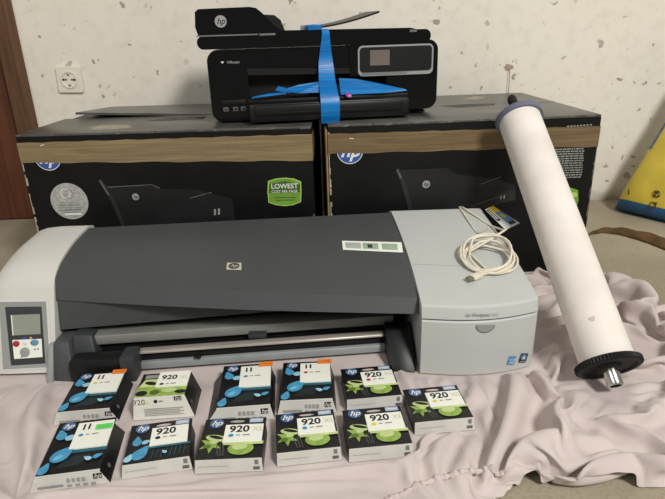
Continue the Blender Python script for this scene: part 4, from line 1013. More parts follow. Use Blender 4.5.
OFF_X = [0,0,0,0,0,0,0,0,0,0,0,0,0,0,0,0,0,0,0,0,0,0,0,0,0,0,0,0,0,0,0,0,0,0,0,0,0,0,0,0,0,0,0,0,0,0,0,0,0,0,0,0,0,0,0,0,0,0,0,0,0,0,0,0,0,0,0,0,0,0,0,0,0,0,0,0,0,0,0,0,0,0,0,0,0,0,0,0,0,0,
0,0,0,0,0,0,0,0,0,0,0,0,0,0,23,-18,-5,4,10,-17,-8,9,7,0,-1,8,-31,1,5,10,8,9,7,-16,3,-6,-9,10,7,-6,10,-12,7,-20,-7,-2,4,9,-9,7,9,8,8,-16,14,-28,12,-9,26,-23,3,16,5,4,-19,0,0,0,0,1,
0,0,-1,0,0,0,0,0,0,0,0,0,0,0,-1,1,0,0,-1,0,0,0,0,0,0,0,0,0,0,0,0,0,0,0,0,0,0,0,1,0,-1,0,0,0,0,-1,0,0,0,0,0,10,-9,5,-7,0,1,-12,6,-6,8,-4,-1,-11,9,3,7,9,9,7,-24,-1,8,2,-13,10,3,-11,
9,1,-30,8,6,-7,4,9,8,8,-2,1,-10,-18,29,-16,41,-56,21,27,2,-1,-31,0,-1,0,0,1,0,0,1,0,0,1,0,0,0,0,0,0,-1,1,0,-1,0,-1,0,0,1,0,0,0,0,0,0,1,0,0,0,0,0,0,-1,0,0,0,-1,0,1,0,0,0,0,0,-1,0,0,
0,1,12,-13,10,-4,-22,-9,-2,5,1,0,5,10,-13,3,10,0,6,5,7,-6,-2,-15,3,9,-2,-2,5,8,-25,6,5,-17,0,7,7,10,-6,5,-5,-10,7,5,17,15,-50,35,17,13,-10,-30,-4,-1,0,0,0,-1,0,0,0,0,1,0,0,0,1,0,0,
0,1,0,0,0,0,0,-1,-1,0,0,0,0,0,0,1,0,0,0,0,1,0,0,1,0,0,0,0,0,0,-2,-1,0,0,0,0,0,0,0,18,-15,-4,6,9,-15,-4,-38,7,5,8,10,9,2,-18,11,10,7,4,-12,-15,-5,11,7,7,-25,5,7,10,-1,0,-2,-12,-7,8,
9,8,6,-5,-15,2,22,-19,31,-5,-29,34,9,17,-16,-28,-1,-3,-1,0,0,-1,0,0,0,-1,0,0,0,0,0,0,0,1,0,0,0,0,0,0,1,0,0,0,0,0,0,0,0,0,0,0,-1,0,0,-1,0,0,1,0,0,0,0,1,0,0,0,-1,0,-1,-2,0,0,8,-9,4,
11,10,-22,-39,10,6,-5,10,-7,5,-4,11,10,5,-10,-21,2,8,9,1,-6,-7,10,8,9,8,-11,-30,12,-13,9,8,9,10,-5,-4,11,-12,7,25,-22,-1,22,16,12,-14,-28,-1,-6,-1,0,0,-1,0,0,0,-1,0,-1,-1,-1,0,0,0,
0,1,0,0,0,0,0,0,0,0,0,0,0,0,0,0,0,1,0,0,0,0,1,0,0,0,0,0,-1,0,-1,-1,0,0,0,1,0,0,-1,0,11,-15,8,8,10,-32,-24,9,-5,-3,-6,8,9,-2,8,3,2,-22,0,7,8,-10,2,-8,9,9,4,7,3,-19,-3,7,-4,9,8,9,10,
9,-12,-22,4,25,4,-29,20,16,22,6,-11,-24,-2,-2,-10,0,-1,0,0,0,-1,0,0,-1,-1,-2,-1,0,0,-1,0,-1,0,0,0,0,0,0,0,0,0,0,1,0,0,0,0,0,0,0,0,1,0,0,0,0,0,0,1,0,0,0,0,0,-1,0,-2,-1,0,17,-17,-3,
9,10,8,-39,-14,8,-19,10,-1,8,-18,9,8,4,-3,-14,9,-7,8,5,-18,0,9,9,2,5,-9,-2,7,10,-1,7,7,8,8,3,7,-14,-13,27,-16,-14,23,15,20,2,-17,-10,-2,-6,-6,-5,-1,0,0,0,-1,-1,-4,-2,0,0,-1,-2,-1,
0,0,0,0,0,0,0,0,0,0,0,0,0,0,0,0,0,0,0,1,0,0,0,0,0,0,0,0,0,0,0,0,1,0,0,0,0,0,0,0,-4,7,-9,9,6,7,-39,-6,-3,3,-2,8,-7,9,-23,8,-7,0,9,-2,-12,4,6,4,-15,6,9,9,-8,9,9,1,4,9,8,7,5,-7,-4,-3,
-9,18,11,-24,5,14,23,16,-2,-16,-3,-4,-4,-1,-6,-8,-1,-1,-2,-5,-2,0,-1,-1,-4,-1,0,0,0,0,0,0,0,0,0,0,0,0,0,0,1,0,0,0,0,0,0,0,0,0,0,0,0,0,0,0,0,0,0,0,0,0,0,0,0,1,-1,-1,0,11,-14,6,6,6,
-40,4,-13,10,6,-12,2,-9,-4,-2,2,7,-6,-7,2,6,8,7,-6,2,-9,9,0,10,10,10,5,1,-7,9,7,-23,-1,4,12,18,-9,-17,16,12,25,9,-3,-13,0,-6,-4,-5,-5,-6,-7,-3,-2,0,-1,-4,-3,-1,0,0,0,0,0,0,0,0,0,0,
0,0,0,0,0,0,0,0,0,0,0,0,0,0,0,0,0,0,0,0,0,0,0,0,0,0,0,0,0,0,0,0,0,1,-4,19,-18,-1,0,-2,1,-2,-13,-9,6,-4,-4,9,-10,8,-11,-6,-6,3,4,9,6,-14,2,3,4,1,-4,5,7,7,10,0,-5,0,9,9,-13,5,7,11,5,
-13,-8,10,33,10,4,-6,0,-4,-8,-12,0,-15,-2,-2,0,-1,-7,-3,-2,0,0,0,0,0,0,0,0,0,0,0,0,0,0,0,0,0,0,0,1,0,0,0,0,0,0,0,0,0,0,0,0,0,-1,0,0,0,0,0,0,0,0,1,0,0,0,-3,0,5,-5,-14,9,10,-31,10,0,
-20,4,10,10,0,-7,10,-9,-7,4,2,-11,7,9,-4,-2,-23,4,7,4,3,10,9,-5,7,8,-1,4,6,6,5,5,-4,-18,-3,32,12,13,-1,-5,7,-10,-18,0,0,-3,-3,-10,-1,-12,-2,-1,0,0,0,0,0,0,0,0,0,0,0,0,0,0,0,0,0,0,
0,0,0,0,0,0,0,0,0,0,0,0,0,0,0,0,0,0,0,0,0,-1,0,0,0,0,1,0,0,1,0,6,-9,-7,4,4,-27,4,-9,9,2,3,10,4,-3,3,9,-17,3,3,-20,2,8,3,-25,-2,0,3,4,5,7,7,9,9,7,1,6,6,2,1,-3,-14,-1,10,28,1,10,-7,
5,-3,-17,0,0,-4,-8,-2,-3,-13,0,-6,0,0,0,0,0,0,0,0,0,0,0,0,0,0,0,0,0,0,0,0,0,0,0,0,0,0,0,0,0,0,1,0,0,0,0,0,0,-1,0,0,0,0,0,0,0,0,0,0,0,-1,13,-13,10,-12,-13,10,1,-26,6,10,6,7,7,3,3,1,
-9,4,2,-16,-29,3,3,4,3,2,-3,6,5,5,5,6,10,7,4,4,-2,-13,-3,-4,-2,13,22,1,8,5,-6,4,-10,0,-1,-4,-12,-1,0,-16,-1,-6,0,0,0,0,0,0,0,0,0,0,0,0,0,0,0,0,0,0,0,0,0,0,0,0,0,0,0,0,0,0,0,0,0,0,
0,0,0,0,0,0,0,0,0,0,0,0,0,0,0,0,0,18,-18,-1,6,3,-20,10,-13,4,-13,6,10,10,7,6,4,-7,8,-5,8,-18,-20,-29,10,6,7,8,4,6,5,5,6,4,3,9,4,1,-10,-7,1,-15,7,16,12,-1,10,0,-5,2,6,-12,-1,-5,-10,
0,-15,-2,-5,-1,0,0,0,0,0,0,0,0,0,0,0,0,0,0,0,0,0,0,0,0,0,0,0,0,0,0,0,0,0,0,0,0,0,0,0,1,0,0,0,0,0,0,0,0,0,0,0,0,0,0,0,-1,8,-8,9,-17,1,-12,8,-7,8,-10,10,9,9,9,5,6,2,-4,-16,-22,-26,4,
-2,10,11,9,7,7,7,5,-2,2,-8,9,9,8,-1,-5,-27,11,1,16,0,4,7,-3,-5,10,-8,0,-3,-12,-1,-9,-10,-3,0,0,0,0,0,0,0,0,0,0,0,0,0,0,0,0,0,0,0,0,0,0,0,0,0,0,0,0,-1,0,1,0,0,0,0,0,0,0,0,0,0,0,0,0,
0,1,0,0,0,0,0,0,0,0,13,-14,8,-23,9,-3,-25,9,9,-4,3,9,8,6,4,9,1,-12,-22,-24,-14,6,8,10,11,10,10,10,7,8,5,5,-32,6,9,9,8,-30,9,-1,9,3,1,6,4,-5,1,10,-5,-3,-14,-2,-2,-14,-4,-1,0,0,0,0,
0,0,0,0,0,0,0,0,0,0,0,0,0,0,0,0,0,0,0,-1,0,0,0,0,0,0,0,0,0,0,0,0,1,0,0,0,0,0,0,0,0,0,1,0,0,0,0,-1,0,0,19,-19,-12,-2,5,-26,2,1,5,9,9,3,2,-1,9,4,-2,-22,-25,-22,10,5,11,10,10,10,10,1,
5,8,8,-2,-23,6,9,9,-10,-9,10,8,6,-7,3,7,1,-4,9,-1,4,-4,-2,-12,-14,-5,-4,-1,0,0,0,0,0,0,0,0,0,0,0,0,0,0,0,0,0,1,0,-1,0,0,0,0,0,0,0,0,0,0,0,0,0,1,0,0,0,0,0,0,0,0,0,0,0,1,0,0,0,0,0,0,
0,-2,23,-19,-3,-12,7,-15,9,-16,7,-4,8,8,-7,-1,5,6,-3,-5,-30,-22,2,10,7,10,10,8,10,-1,2,8,7,-3,-5,-6,6,7,-7,-2,10,10,10,-4,-7,6,6,-2,1,9,0,8,-3,-17,-5,-2,-7,-10,-2,0,0,0,0,0,0,0,0,
0,0,0,0,0,0,0,0,0,0,0,0,0,0,0,0,0,0,0,0,0,0,1,0,0,0,0,0,0,0,0,0,0,0,0,0,1,0,0,0,0,0,0,0,0,0,-3,9,-7,8,-25,8,-3,5,-1,-7,-2,10,-9,-2,-8,6,-13,-3,3,-41,10,9,9,10,10,6,10,-7,1,9,-5,-6,
-5,8,3,-3,6,10,11,9,5,-13,0,8,3,-2,6,6,6,3,-10,-8,0,-5,-9,-3,-10,0,0,0,0,0,0,0,1,0,0,0,0,0,0,0,0,0,0,0,0,0,0,0,0,0,0,0,1,0,0,0,0,0,0,0,0,0,0,0,0,0,1,0,0,0,0,0,0,0,-1,0,0,0,0,1,5,
-4,0,0,-1,0,-1,0,9,-24,10,10,1,-11,10,-23,9,8,2,-39,-7,-7,1,2,-26,11,8,9,11,10,7,-5,3,9,-3,-21,-5,9,1,6,9,10,11,9,6,-9,-5,5,7,0,1,7,4,6,7,-2,-7,-11,-1,-3,-5,-16,0,0,0,0,0,0,0,0,0,
0,0,0,0,0,0,0,1,0,0,0,0,1,0,0,0,0,0,0,0,0,0,0,0,1,0,0,0,0,0,0,0,0,0,0,0,0,-1,0,0,0,0,0,0,0,0,1,-2,-10,6,2,-11,18,-1,-1,-1,-1,0,2,-14,10,9,-26,10,-5,2,-2,9,-4,-22,-29,-3,10,-20,-3,
10,11,8,11,8,-3,5,10,-7,-15,-17,8,10,3,10,11,10,9,8,-7,-6,0,9,3,0,5,4,4,11,1,-15,-6,-2,-6,-4,-4,-3,0,0,0,0,0,0,0,0,0,0,0,0,0,0,0,0,0,1,0,0,1,0,0,0,0,0,0,0,0,0,1,0,0,0,0,0,0,0,0,0,
0,0,0,0,0,0,0,0,-1,0,0,0,0,0,0,-7,3,-8,3,2,-14,3,9,-12,-11,38,-1,-4,-1,-19,8,10,-8,-10,8,-23,3,8,2,-10,-22,-22,11,9,-19,7,0,10,10,9,1,6,10,-12,-15,-16,11,10,10,2,9,10,9,8,6,-3,-15,
6,9,0,2,5,3,8,5,-7,1,-6,-8,-4,-7,0,0,0,0,0,-1,0,0,-1,0,-1,0,0,0,1,0,0,0,0,1,0,0,1,0,0,0,0,0,0,1,0,0,0,0,0,0,0,0,0,0,0,0,0,0,0,0,0,0,0,0,0,0,0,0,0,0,-4,-6,-4,1,-3,5,-17,3,8,-3,-14,
-10,5,47,-6,-3,0,0,0,0,0,0,0,0,0,1,-1,4,-14,-12,-6,7,-1,0,-16,8,-7,-21,-22,5,10,7,-16,6,-1,10,10,3,6,10,-13,-15,-14,10,11,9,10,10,9,-2,6,8,9,-19,0,10,2,2,4,5,4,11,-6,3,-14,-5,-4,
-2,0,0,0,0,0,0,0,0,0,0,0,0,0,0,0,0,0,0,0,0,0,0,1,0,0,0,0,0,0,0,0,1,0,0,0,0,0,0,0,0,0,0,0,0,0,0,1,0,0,0,-1,0,0,0,0,0,-9,-7,-3,1,4,-6,5,-17,9,-4,6,-4,-23,12,-11,57,-7,-3,-2,-1,0,0,2,
0,0,0,0,-1,0,-1,0,1,0,15,-30,10,10,12,5,-25,11,0,-4,0,-1,0,-1,0,-1,0,6,-33,5,2,8,-31,0,-1,-3,-15,-22,-2,10,10,5,-12,-4,6,9,3,7,10,-12,-14,-12,10,10,10,11,10,9,9,9,3,-1,-17,-4,10,7,
0,3,6,3,8,7,-3,5,-13,-12,0,0,0,0,0,-1,0,0,0,0,0,0,0,0,0,0,0,1,0,0,0,0,0,0,-1,0,0,0,0,0,0,0,0,0,0,0,0,0,1,0,0,0,0,0,1,0,0,0,0,0,-1,-4,-8,-3,-5,4,-5,2,-13,9,-11,13,7,-33,-2,17,-12,1,
47,-3,-4,0,-30,-9,0,-6,10,14,-6,1,4,10,11,11,11,4,-21,7,-2,8,8,-5,2,-2,0,4,-15,5,8,5,-38,17,0,-1,0,-1,0,-1,-11,4,1,-12,3,-40,-10,3,-12,1,-22,7,10,3,-2,1,-7,9,4,3,10,-8,-13,-9,10,
10,10,10,10,9,10,10,4,-7,-14,-5,9,10,0,3,4,7,2,13,-3,11,-15,1,-13,0,0,0,0,0,1,0,0,0,0,0,0,0,0,-1,0,0,0,0,0,0,0,0,0,0,1,0,0,0,0,0,0,0,0,0,0,0,0,0,0,0,0,-3,0,-3,-2,-2,-7,0,-2,-3,-2,
-5,2,-2,4,13,-33,5,1,-14,17,-17,12,3,3,9,-8,-28,18,7,9,-17,11,10,11,5,8,9,-2,-5,1,8,12,11,8,1,-20,7,-13,9,-12,7,-25,11,-22,7,5,9,9,-11,-1,-1,-1,0,-1,0,-2,-17,10,-3,-5,-43,-10,-10,
-5,-7,4,-6,3,3,5,-11,8,10,-7,9,-7,-9,-5,11,10,10,10,9,10,10,10,9,-9,-20,-4,10,10,2,0,16,-5,6,6,10,0,12,-15,4,-17,0,0,0,0,0,0,0,0,0,0,0,0,0,0,0,0,0,0,0,0,0,0,0,-1,0,0,0,0,0,0,0,0,0,
0,0,0,0,0,0,0,0,0,-3,-8,-1,0,0,-2,-10,-5,3,5,-8,9,-6,13,-24,6,-21,19,-13,-18,16,-12,15,7,10,-24,-1,-3,10,9,7,11,12,6,10,11,8,-3,-5,-2,12,12,2,0,-1,-16,12,-9,9,-41,-4,-4,9,-7,2,4,
12,-30,9,10,11,7,-13,0,0,0,-1,0,-1,-1,-27,10,10,4,-17,-40,7,-1,-9,-20,7,-18,-10,4,8,6,-2,9,-1,-16,-5,0,9,11,10,10,10,10,10,9,10,-2,-22,-12,11,10,6,-1,11,11,-8,5,11,1,13,3,-12,-8,
-5,0,0,0,0,0,-1,0,0,0,1,0,0,0,0,0,0,0,0,0,1,0,0,-1,-3,-1,-1,-1,-10,0,-9,-5,5,-3,8,-8,8,-3,6,-12,1,-22,7,-8,6,-25,1,11,20,1,6,-11,-20,9,13,13,12,13,10,10,10,8,12,-27,9,2,-9,-2,2,1,
3,11,-4,-14,-5,-7,-16,9,10,2,-15,7,-24,5,12,13,12,-31,2,-25,10,8,13,4,-1,0,-1,-1,-1,0,-26,8,8,-11,-25,-5,8,-7,-25,4,7,-4,-20,-1,7,-16,6,8,-5,-13,-2,6,10,10,10,10,10,10,11,9,10,-23,
-15,3,8,8,2,5,13,8,-10,5,14,1,15,-11,4,-1,-18,0,0,0,0,0,0,0,0,0,0,0,0,0,0,0,-1,-2,-9,0,-2,-6,-1,-1,2,-3,8,-5,6,-11,-7,-19,13,-15,6,-29,13,7,9,16,1,-24,1,12,12,11,13,13,12,13,10,
-17,9,8,-23,9,8,-9,-12,7,14,-13,5,8,-17,-11,5,-12,9,-8,-3,-9,2,9,12,12,-14,-31,3,7,9,-17,7,12,-1,12,-1,-8,-1,0,-1,-1,0,-1,-26,10,8,-36,-9,9,-2,-21,-3,10,-22,-1,7,-3,7,-9,1,7,7,-17,
-14,1,10,11,10,10,10,10,10,11,-2,-7,-6,-15,10,6,2,11,10,6,-12,9,11,6,10,-10,7,-16,-6,0,-14,5,-17,1,1,9,-9,11,-7,11,-12,3,-32,13,-15,11,-15,-19,18,5,14,9,-5,-4,-3,8,12,13,13,12,13,
-10,13,7,10,-4,-3,-18,-17,11,10,6,6,4,-9,-23,3,12,-8,-23,10,-13,5,1,1,10,-6,12,-7,-9,2,10,-16,-10,9,9,11,-3,12,-28,13,6,5,-17,-1,11,-14,-21,9,5,-42,-12,-2,-1,-1,10,-6,-18,7,-8,10,
7,1,-4,4,7,-3,-23,-12,10,11,10,10,10,10,10,4,-14,-5,8,-16,11,4,8,12,4,5,-10,11,5,13,3,-5,5,-19,-2,0,-1,-17,-5,4,-3,6,-4,5,-1,9,-9,6,-31,-1,7,-13,11,-21,-14,19,-9,9,7,7,7,4,9,12,13,
8,10,-6,11,11,9,-5,-8,-14,-21,8,6,4,11,9,-32,10,-2,12,5,-22,-13,6,10,9,-29,8,12,9,-8,-12,2,9,12,-30,9,10,-1,11,3,-31,1,1,10,11,-40,36,-15,-13,5,-2,-42,3,-16,5,4,-3,-19,8,-17,9,10,
10,7,2,-1,-1,4,-14,-27,8,11,10,10,10,10,9,-9,-12,9,0,-13,9,9,10,10,-1,6,-10,14,4,15,-9,7,-2,-17,0,0,1,1,-21,6,-7,7,-5,9,-9,10,0,1,1,-20,-18,14,-16,11,-3,-20,-5,8,8,8,-4,12,12,11,6,
7,8,9,7,-3,13,8,-13,-5,-11,-23,13,11,-7,9,6,-33,8,12,13,-10,9,-21,4,11,5,-26,10,10,10,-15,2,1,0,8,-3,-20,12,8,-19,-1,-19,11,-3,9,-5,-12,34,-17,6,-8,-8,-43,5,2,1,0,-26,3,-13,-5,10,
10,10,-8,3,1,10,-13,6,-24,4,10,10,11,10,10,-1,-15,5,4,-7,-3,10,10,11,6,-3,8,-9,13,6,11,-11,12,-12,-9,0,1,-4,-7,-5,1,2,3,1,-7,9,-3,10,-8,-3,-29,9,-3,-8,15,-15,-13,6,8,-3,-4,13,9,3,
3,8,9,9,9,8,1,9,-6,-6,-8,-24,12,12,13,-16,0,-5,2,12,-19,11,3,-3,-12,9,-2,10,-19,9,10,8,7,8,-10,-7,-2,-7,10,-2,-33,2,3,9,6,3,-33,10,29,-18,-13,-1,5,-26,0,0,-4,8,-22,0,-37,6,10,10,
10,-20,5,9,9,-3,-9,-5,-6,10,10,10,10,6,-13,-2,8,-8,-5,9,10,10,10,3,-4,9,-7,8,12,2,-5,10,-15,-4,0,0,-2,4,-12,4,2,3,-12,11,-12,7,12,-11,6,-27,-6,10,-15,8,7,-16,-4,9,5,-9,1,11,-13,10,
9,7,8,5,5,10,8,-22,4,0,-20,12,13,7,4,-1,-1,6,-27,12,6,-23,-3,13,-16,10,9,7,8,7,-1,8,11,9,-5,-4,-29,-12,7,-8,-1,4,5,-5,-11,-16,-5,44,-19,-12,-16,4,11,-8,6,-4,-22,9,-21,-37,8,10,11,
7,-7,-10,9,10,2,-17,9,-10,7,10,10,9,-6,-10,10,-6,-8,7,10,10,10,9,-4,-1,12,4,-5,13,-7,5,4,-13,-2,0,0,-1,7,-11,-7,7,7,-5,-12,12,7,-9,9,-11,-27,14,-7,-6,15,-7,-4,0,10,-7,-12,-1,10,
-11,6,9,10,11,-3,11,1,-22,6,-8,-1,13,13,6,12,-3,13,4,-37,-3,13,-18,-6,-6,2,13,12,1,12,10,1,12,10,-18,7,-1,-2,-15,-30,7,2,12,8,-11,11,-17,-34,47,-19,-1,-13,-13,1,9,-3,-10,10,-21,10,
-26,-33,9,10,10,-12,10,-11,10,10,11,-13,-11,5,9,4,10,-3,-8,5,3,-13,2,10,10,10,10,7,-9,3,11,-5,6,11,-10,12,-3,-11,0,0,0,0,-1,4,-7,12,-36,6,5,-13,7,13,-6,1,4,5,-35,11,0,-22,10,10,10,
8,-4,11,-5,-24,3,1,10,11,13,12,13,8,-1,-3,-4,-4,-29,7,7,-13,-13,13,7,9,12,9,8,12,9,-14,-19,7,9,-31,-1,7,0,-3,12,12,-4,-25,-32,7,17,-3,-8,-1,1,-13,-2,-1,-12,-3,8,-30,-27,10,10,-3,
-1,-7,4,11,10,10,10,-19,0,6,2,10,-14,0,9,-13,-4,9,10,10,9,10,3,-10,6,9,-7,11,5,-7,13,-6,-8,0,0,0,0,7,-8,10,-26,-9,14,-9,-5,14,10,1,3,5,-46,14,-9,-28,11,12,3,9,3,1,-7,-10,4,11,10,
12,5,10,13,-3,3,7,-17,3,-20,-5,8,0,-18,10,8,12,12,12,12,11,-10,7,-17,11,-18,9,-12,7,5,-22,7,13,-27,-25,9,7,1,-5,7,-6,-16,8,-2,1,-21,-8,4,-23,-30,10,-6,-2,10,-10,8,11,10,10,10,5,
-20,8,0,9,-18,8,-11,-7,7,10,10,10,9,9,-3,-9,10,4,-4,13,-3,0,12,-10,-3,-1,0,0,0,0,0,0,10,-8,5,-5,-28,13,1,-11,7,15,7,4,-13,-37,13,-11,-25,6,12,11,-6,10,-5,-21,10,12,13,11,12,12,-1,
12,9,-20,-9,13,0,-2,-8,-16,11,-5,7,5,11,11,12,12,-3,8,6,-2,-16,12,-11,0,4,5,-13,-18,13,1,-24,-34,5,16,-5,-15,4,-12,-2,1,5,2,-17,-3,-32,-10,5,-17,7,4,-7,10,11,10,10,10,10,-1,-25,10,
10,-17,-10,-4,3,10,10,10,7,8,10,-9,-4,11,-2,2,13,-9,6,9,-1,-9,-2,0,0,0,0,0,0,0,0,0,0,0,0,0,0,0,0,0,0,0,0,0,0,0,0,11,-8,4,6,-32,2,11,-9,-4,13,14,5,-32,-15,5,-24,-11,12,-1,9,-9,10,
-12,4,13,11,12,13,12,2,1,10,-19,-6,9,12,2,10,-9,-10,-18,11,11,7,7,10,11,12,6,8,4,4,-8,-26,9,11,4,5,-38,3,-3,7,-13,-31,-21,20,-4,-26,7,5,-19,9,8,-17,-9,-2,-33,3,-14,-2,-8,4,6,10,10,
11,10,10,10,10,-11,-13,8,2,-28,-7,9,10,10,7,10,7,7,-12,2,10,-6,8,8,-9,10,4,-12,5,-2,0,0,0,0,0,0,0,0,0,0,0,0,0,0,0,0,0,0,0,0,0,0,0,0,0,0,0,0,0,0,0,12,-8,4,11,-25,-15,15,-1,-10,7,14,
12,-25,-16,-4,1,-32,11,13,-21,9,2,6,3,6,11,8,7,12,-16,9,10,16,-16,4,-8,4,10,-7,3,-12,11,11,9,5,12,10,10,3,-12,0,10,9,-30,10,9,12,1,-38,10,-11,12,-11,-22,-38,17,-3,-39,4,3,-2,9,7,
-24,-4,-9,-26,10,-14,4,-13,5,4,6,10,11,10,10,10,11,2,-7,-6,-7,-26,1,8,9,10,6,10,7,2,-12,6,7,-6,11,2,-7,13,-9,3,0,0,0,0,0,0,0,0,0,0,0,0,0,0,0,0,0,0,0,0,0,0,0,0,0,0,0,0,0,0,0,0,0,0,
0,0,0,0,0,0,-1,0,13,-3,7,4,-10,-28,8,9,-9,-3,13,14,-4,-26,-6,12,-42,7,-5,-6,13,7,11,4,-7,11,8,12,1,-6,6,-1,11,17,-25,9,-16,10,7,7,-15,11,12,12,12,4,11,10,1,-1,0,-2,10,-14,-15,11,
13,8,-38,11,-4,-12,4,-38,-24,14,-4,-21,-1,-24,10,9,7,-29,-4,-16,-9,-4,9,-17,1,8,2,5,4,10,11,10,10,11,4,-19,4,-11,-19,7,3,9,10,7,8,8,-7,-7,10,-1,-1,13,-5,-2,13,-14,8,0,0,0,0,0,0,0,
0,0,-1,11,5,6,-8,7,-28,-6,14,-2,-10,7,14,11,-18,-18,6,-26,-3,6,2,-8,4,12,1,13,-5,13,4,6,5,-2,10,-8,-6,11,-12,1,-12,6,2,10,12,10,5,12,12,10,9,8,3,4,0,2,-6,-17,-10,13,-14,-3,10,-33,
-8,11,-40,2,0,-6,-8,-10,-17,-1,6,8,-33,-1,-15,-5,9,-25,-5,10,11,4,2,5,5,10,10,10,11,6,-26,8,-17,-6,9,-1,10,7,10,2,10,-13,0,11,-7,6,10,-9,3,9,-13,10,0,0,0,3,8,12,3,-19,14,-13,-23,
12,6,-9,-3,13,14,4,-18,2,-13,-25,8,2,-3,1,-1,5,10,19,2,8,11,0,-30,9,0,-2,0,6,8,11,2,11,13,4,13,11,-1,5,8,1,1,14,-8,-13,-30,3,-8,9,-9,-31,-1,0,3,-21,-8,1,-18,-9,4,-18,4,-18,8,-10,2,
-22,-28,9,11,10,10,3,0,6,5,9,10,10,8,-30,10,-16,3,9,-7,11,8,7,2,8,-15,6,6,-6,9,6,-10,9,2,-10,11,0,0,0,2,13,8,5,-26,15,2,-27,-1,14,-1,-11,7,5,14,5,-3,-15,-44,13,6,5,-1,4,5,6,9,11,
11,-10,-6,12,0,-2,7,1,9,-1,7,6,6,8,11,12,11,11,4,1,-6,0,-39,-1,0,-26,10,10,-12,-18,11,0,-39,-8,-2,-28,6,-11,6,-13,3,3,3,-21,-46,-3,10,10,11,10,10,1,0,7,5,7,10,8,-33,10,-8,7,9,-10,
8,10,2,5,4,-14,10,-1,-2,12,0,-9,13,-7,-1,9,0,0,0,11,1,8,12,-35,14,13,-19,-17,14,6,0,-10,12,-4,11,-24,11,-41,6,7,2,11,10,8,5,12,13,3,-17,9,12,-1,7,3,3,9,1,6,0,5,11,11,11,12,5,-24,
-8,4,-39,-9,0,-8,4,9,8,-18,12,4,-54,-8,4,-23,7,-19,10,-14,7,-15,10,-26,-45,9,4,10,11,10,10,10,2,-3,8,7,3,9,-38,8,5,9,9,-13,7,10,1,5,-6,-7,10,-5,4,11,-6,-3,13,-11,11,0,0,0,0,1,2,-2,
-4,-2,17,-5,14,11,-38,13,14,-2,-26,4,12,4,1,-1,9,-31,0,8,-37,-2,11,-1,12,12,12,11,12,11,-6,7,8,13,6,5,4,3,2,-4,-6,12,11,12,12,11,-7,-35,-9,6,-39,-3,12,6,5,-26,1,11,8,5,-57,-8,2,-9,
7,-26,10,4,-10,-24,9,-26,-38,8,8,6,10,10,10,11,9,4,-8,8,-1,10,-26,9,3,7,9,-15,6,10,1,6,-17,1,6,-5,8,10,-10,2,10,-11,12,0,0,0,0,1,3,-3,-5,-3,5,4,2,0,0,1,5,-3,10,11,-36,11,11,12,-23,
-10,14,6,-11,12,12,-30,-10,10,-36,-4,4,4,12,13,17,9,12,12,11,8,6,5,11,10,6,5,-24,-1,3,12,12,12,11,12,-24,-38,-12,7,-39,10,9,-3,3,8,-20,7,-1,2,-39,-8,-2,5,6,-29,9,-2,-27,-7,6,-35,
-20,8,8,8,5,10,10,10,10,2,10,-11,7,1,-14,6,7,2,9,-15,5,9,3,7,-25,6,-6,9,4,7,-11,8,2,-7,12,0,0,0,0,1,3,-2,-8,-2,4,3,1,-2,-2,3,9,10,-6,11,-30,7,12,11,-6,-24,9,11,-6,1,13,-16,-24,12,
-34,-6,13,-1,13,12,20,11,-7,11,11,14,13,9,5,11,11,0,10,-2,-18,-2,12,12,12,11,6,-34,-42,-15,8,-12,8,-23,4,11,2,2,-10,-16,-1,-12,-10,5,2,4,-26,10,-18,-17,-6,-1,-31,-13,9,9,8,6,9,5,9,
9,9,-1,5,-6,-4,4,1,8,2,3,-1,-6,9,4,8,-31,9,-8,10,3,2,-8,12,-11,3,11,0,0,0,0,0,3,-1,-9,-2,5,1,-3,-2,3,11,5,7,-13,14,-30,8,13,4,10,-24,-3,13,4,-7,10,-15,-25,13,-33,7,-14,13,12,11,6,
12,7,11,12,11,12,11,12,9,7,12,-6,6,10,-4,-13,6,12,12,-9,12,-45,-35,-8,-1,12,9,-42,0,9,11,-23,-3,8,-32,18,-12,8,3,3,-23,10,-14,-21,-13,-15,-17,-7,9,10,9,8,8,5,8,-1,10,9,-3,-1,4,0,1,
4,9,-6,6,-12,7,10,6,-35,10,-7,9,3,-7,0,14,-20,9,10,0,0,0,0,0,1,1,-10,-1,4,-1,-5,1,11,4,0,1,-4,11,-29,10,13,0,14,-7,-20,9,12,-7,4,-26,-13,13,-13,-6,10,-17,10,7,7,-3,11,18,5,4,-1,8,
11,12,12,12,13,11,11,9,-9,3,6,7,-4,-4,11,-10,5,1,-46,-28,6,5,-3,-4,-35,-1,7,11,-40,7,1,-15,26,-14,8,-15,8,-4,6,-2,-12,-15,-13,-17,-24,9,9,9,4,2,3,8,8,10,1,9,-1,-4,9,9,-8,10,-2,8,
-17,4,9,3,-29,8,-4,8,3,-15,8,13,-24,11,9,0,0,0,0,0,0,0,0,0,0,0,0,0,0,0,0,0,-2,4,-11,0,3,0,-6,8,4,-3,2,1,10,-3,-23,12,8,-6,14,7,-26,5,5,10,-28,-1,4,-1,12,-13,-11,10,-17,11,13,2,-9,
4,9,3,9,12,3,10,8,12,13,12,11,8,6,12,2,1,1,9,-14,9,11,-15,12,-34,-25,0,-1,-30,11,-19,-16,-8,5,11,-37,-6,-6,-2,39,-15,7,-26,4,8,-10,-2,0,7,-10,-33,-16,8,6,0,1,8,-1,10,10,4,10,2,8,5,
2,-2,9,-3,7,1,-13,3,5,2,-25,6,1,5,3,-17,11,11,-18,6,6,0,0,0,0,0,0,0,0,0,0,0,0,0,0,0,0,0,-3,4,-10,2,2,0,-5,8,0,-5,0,3,12,-12,-11,11,1,-3,10,12,-25,3,3,12,-23,13,-17,1,11,12,-20,7,
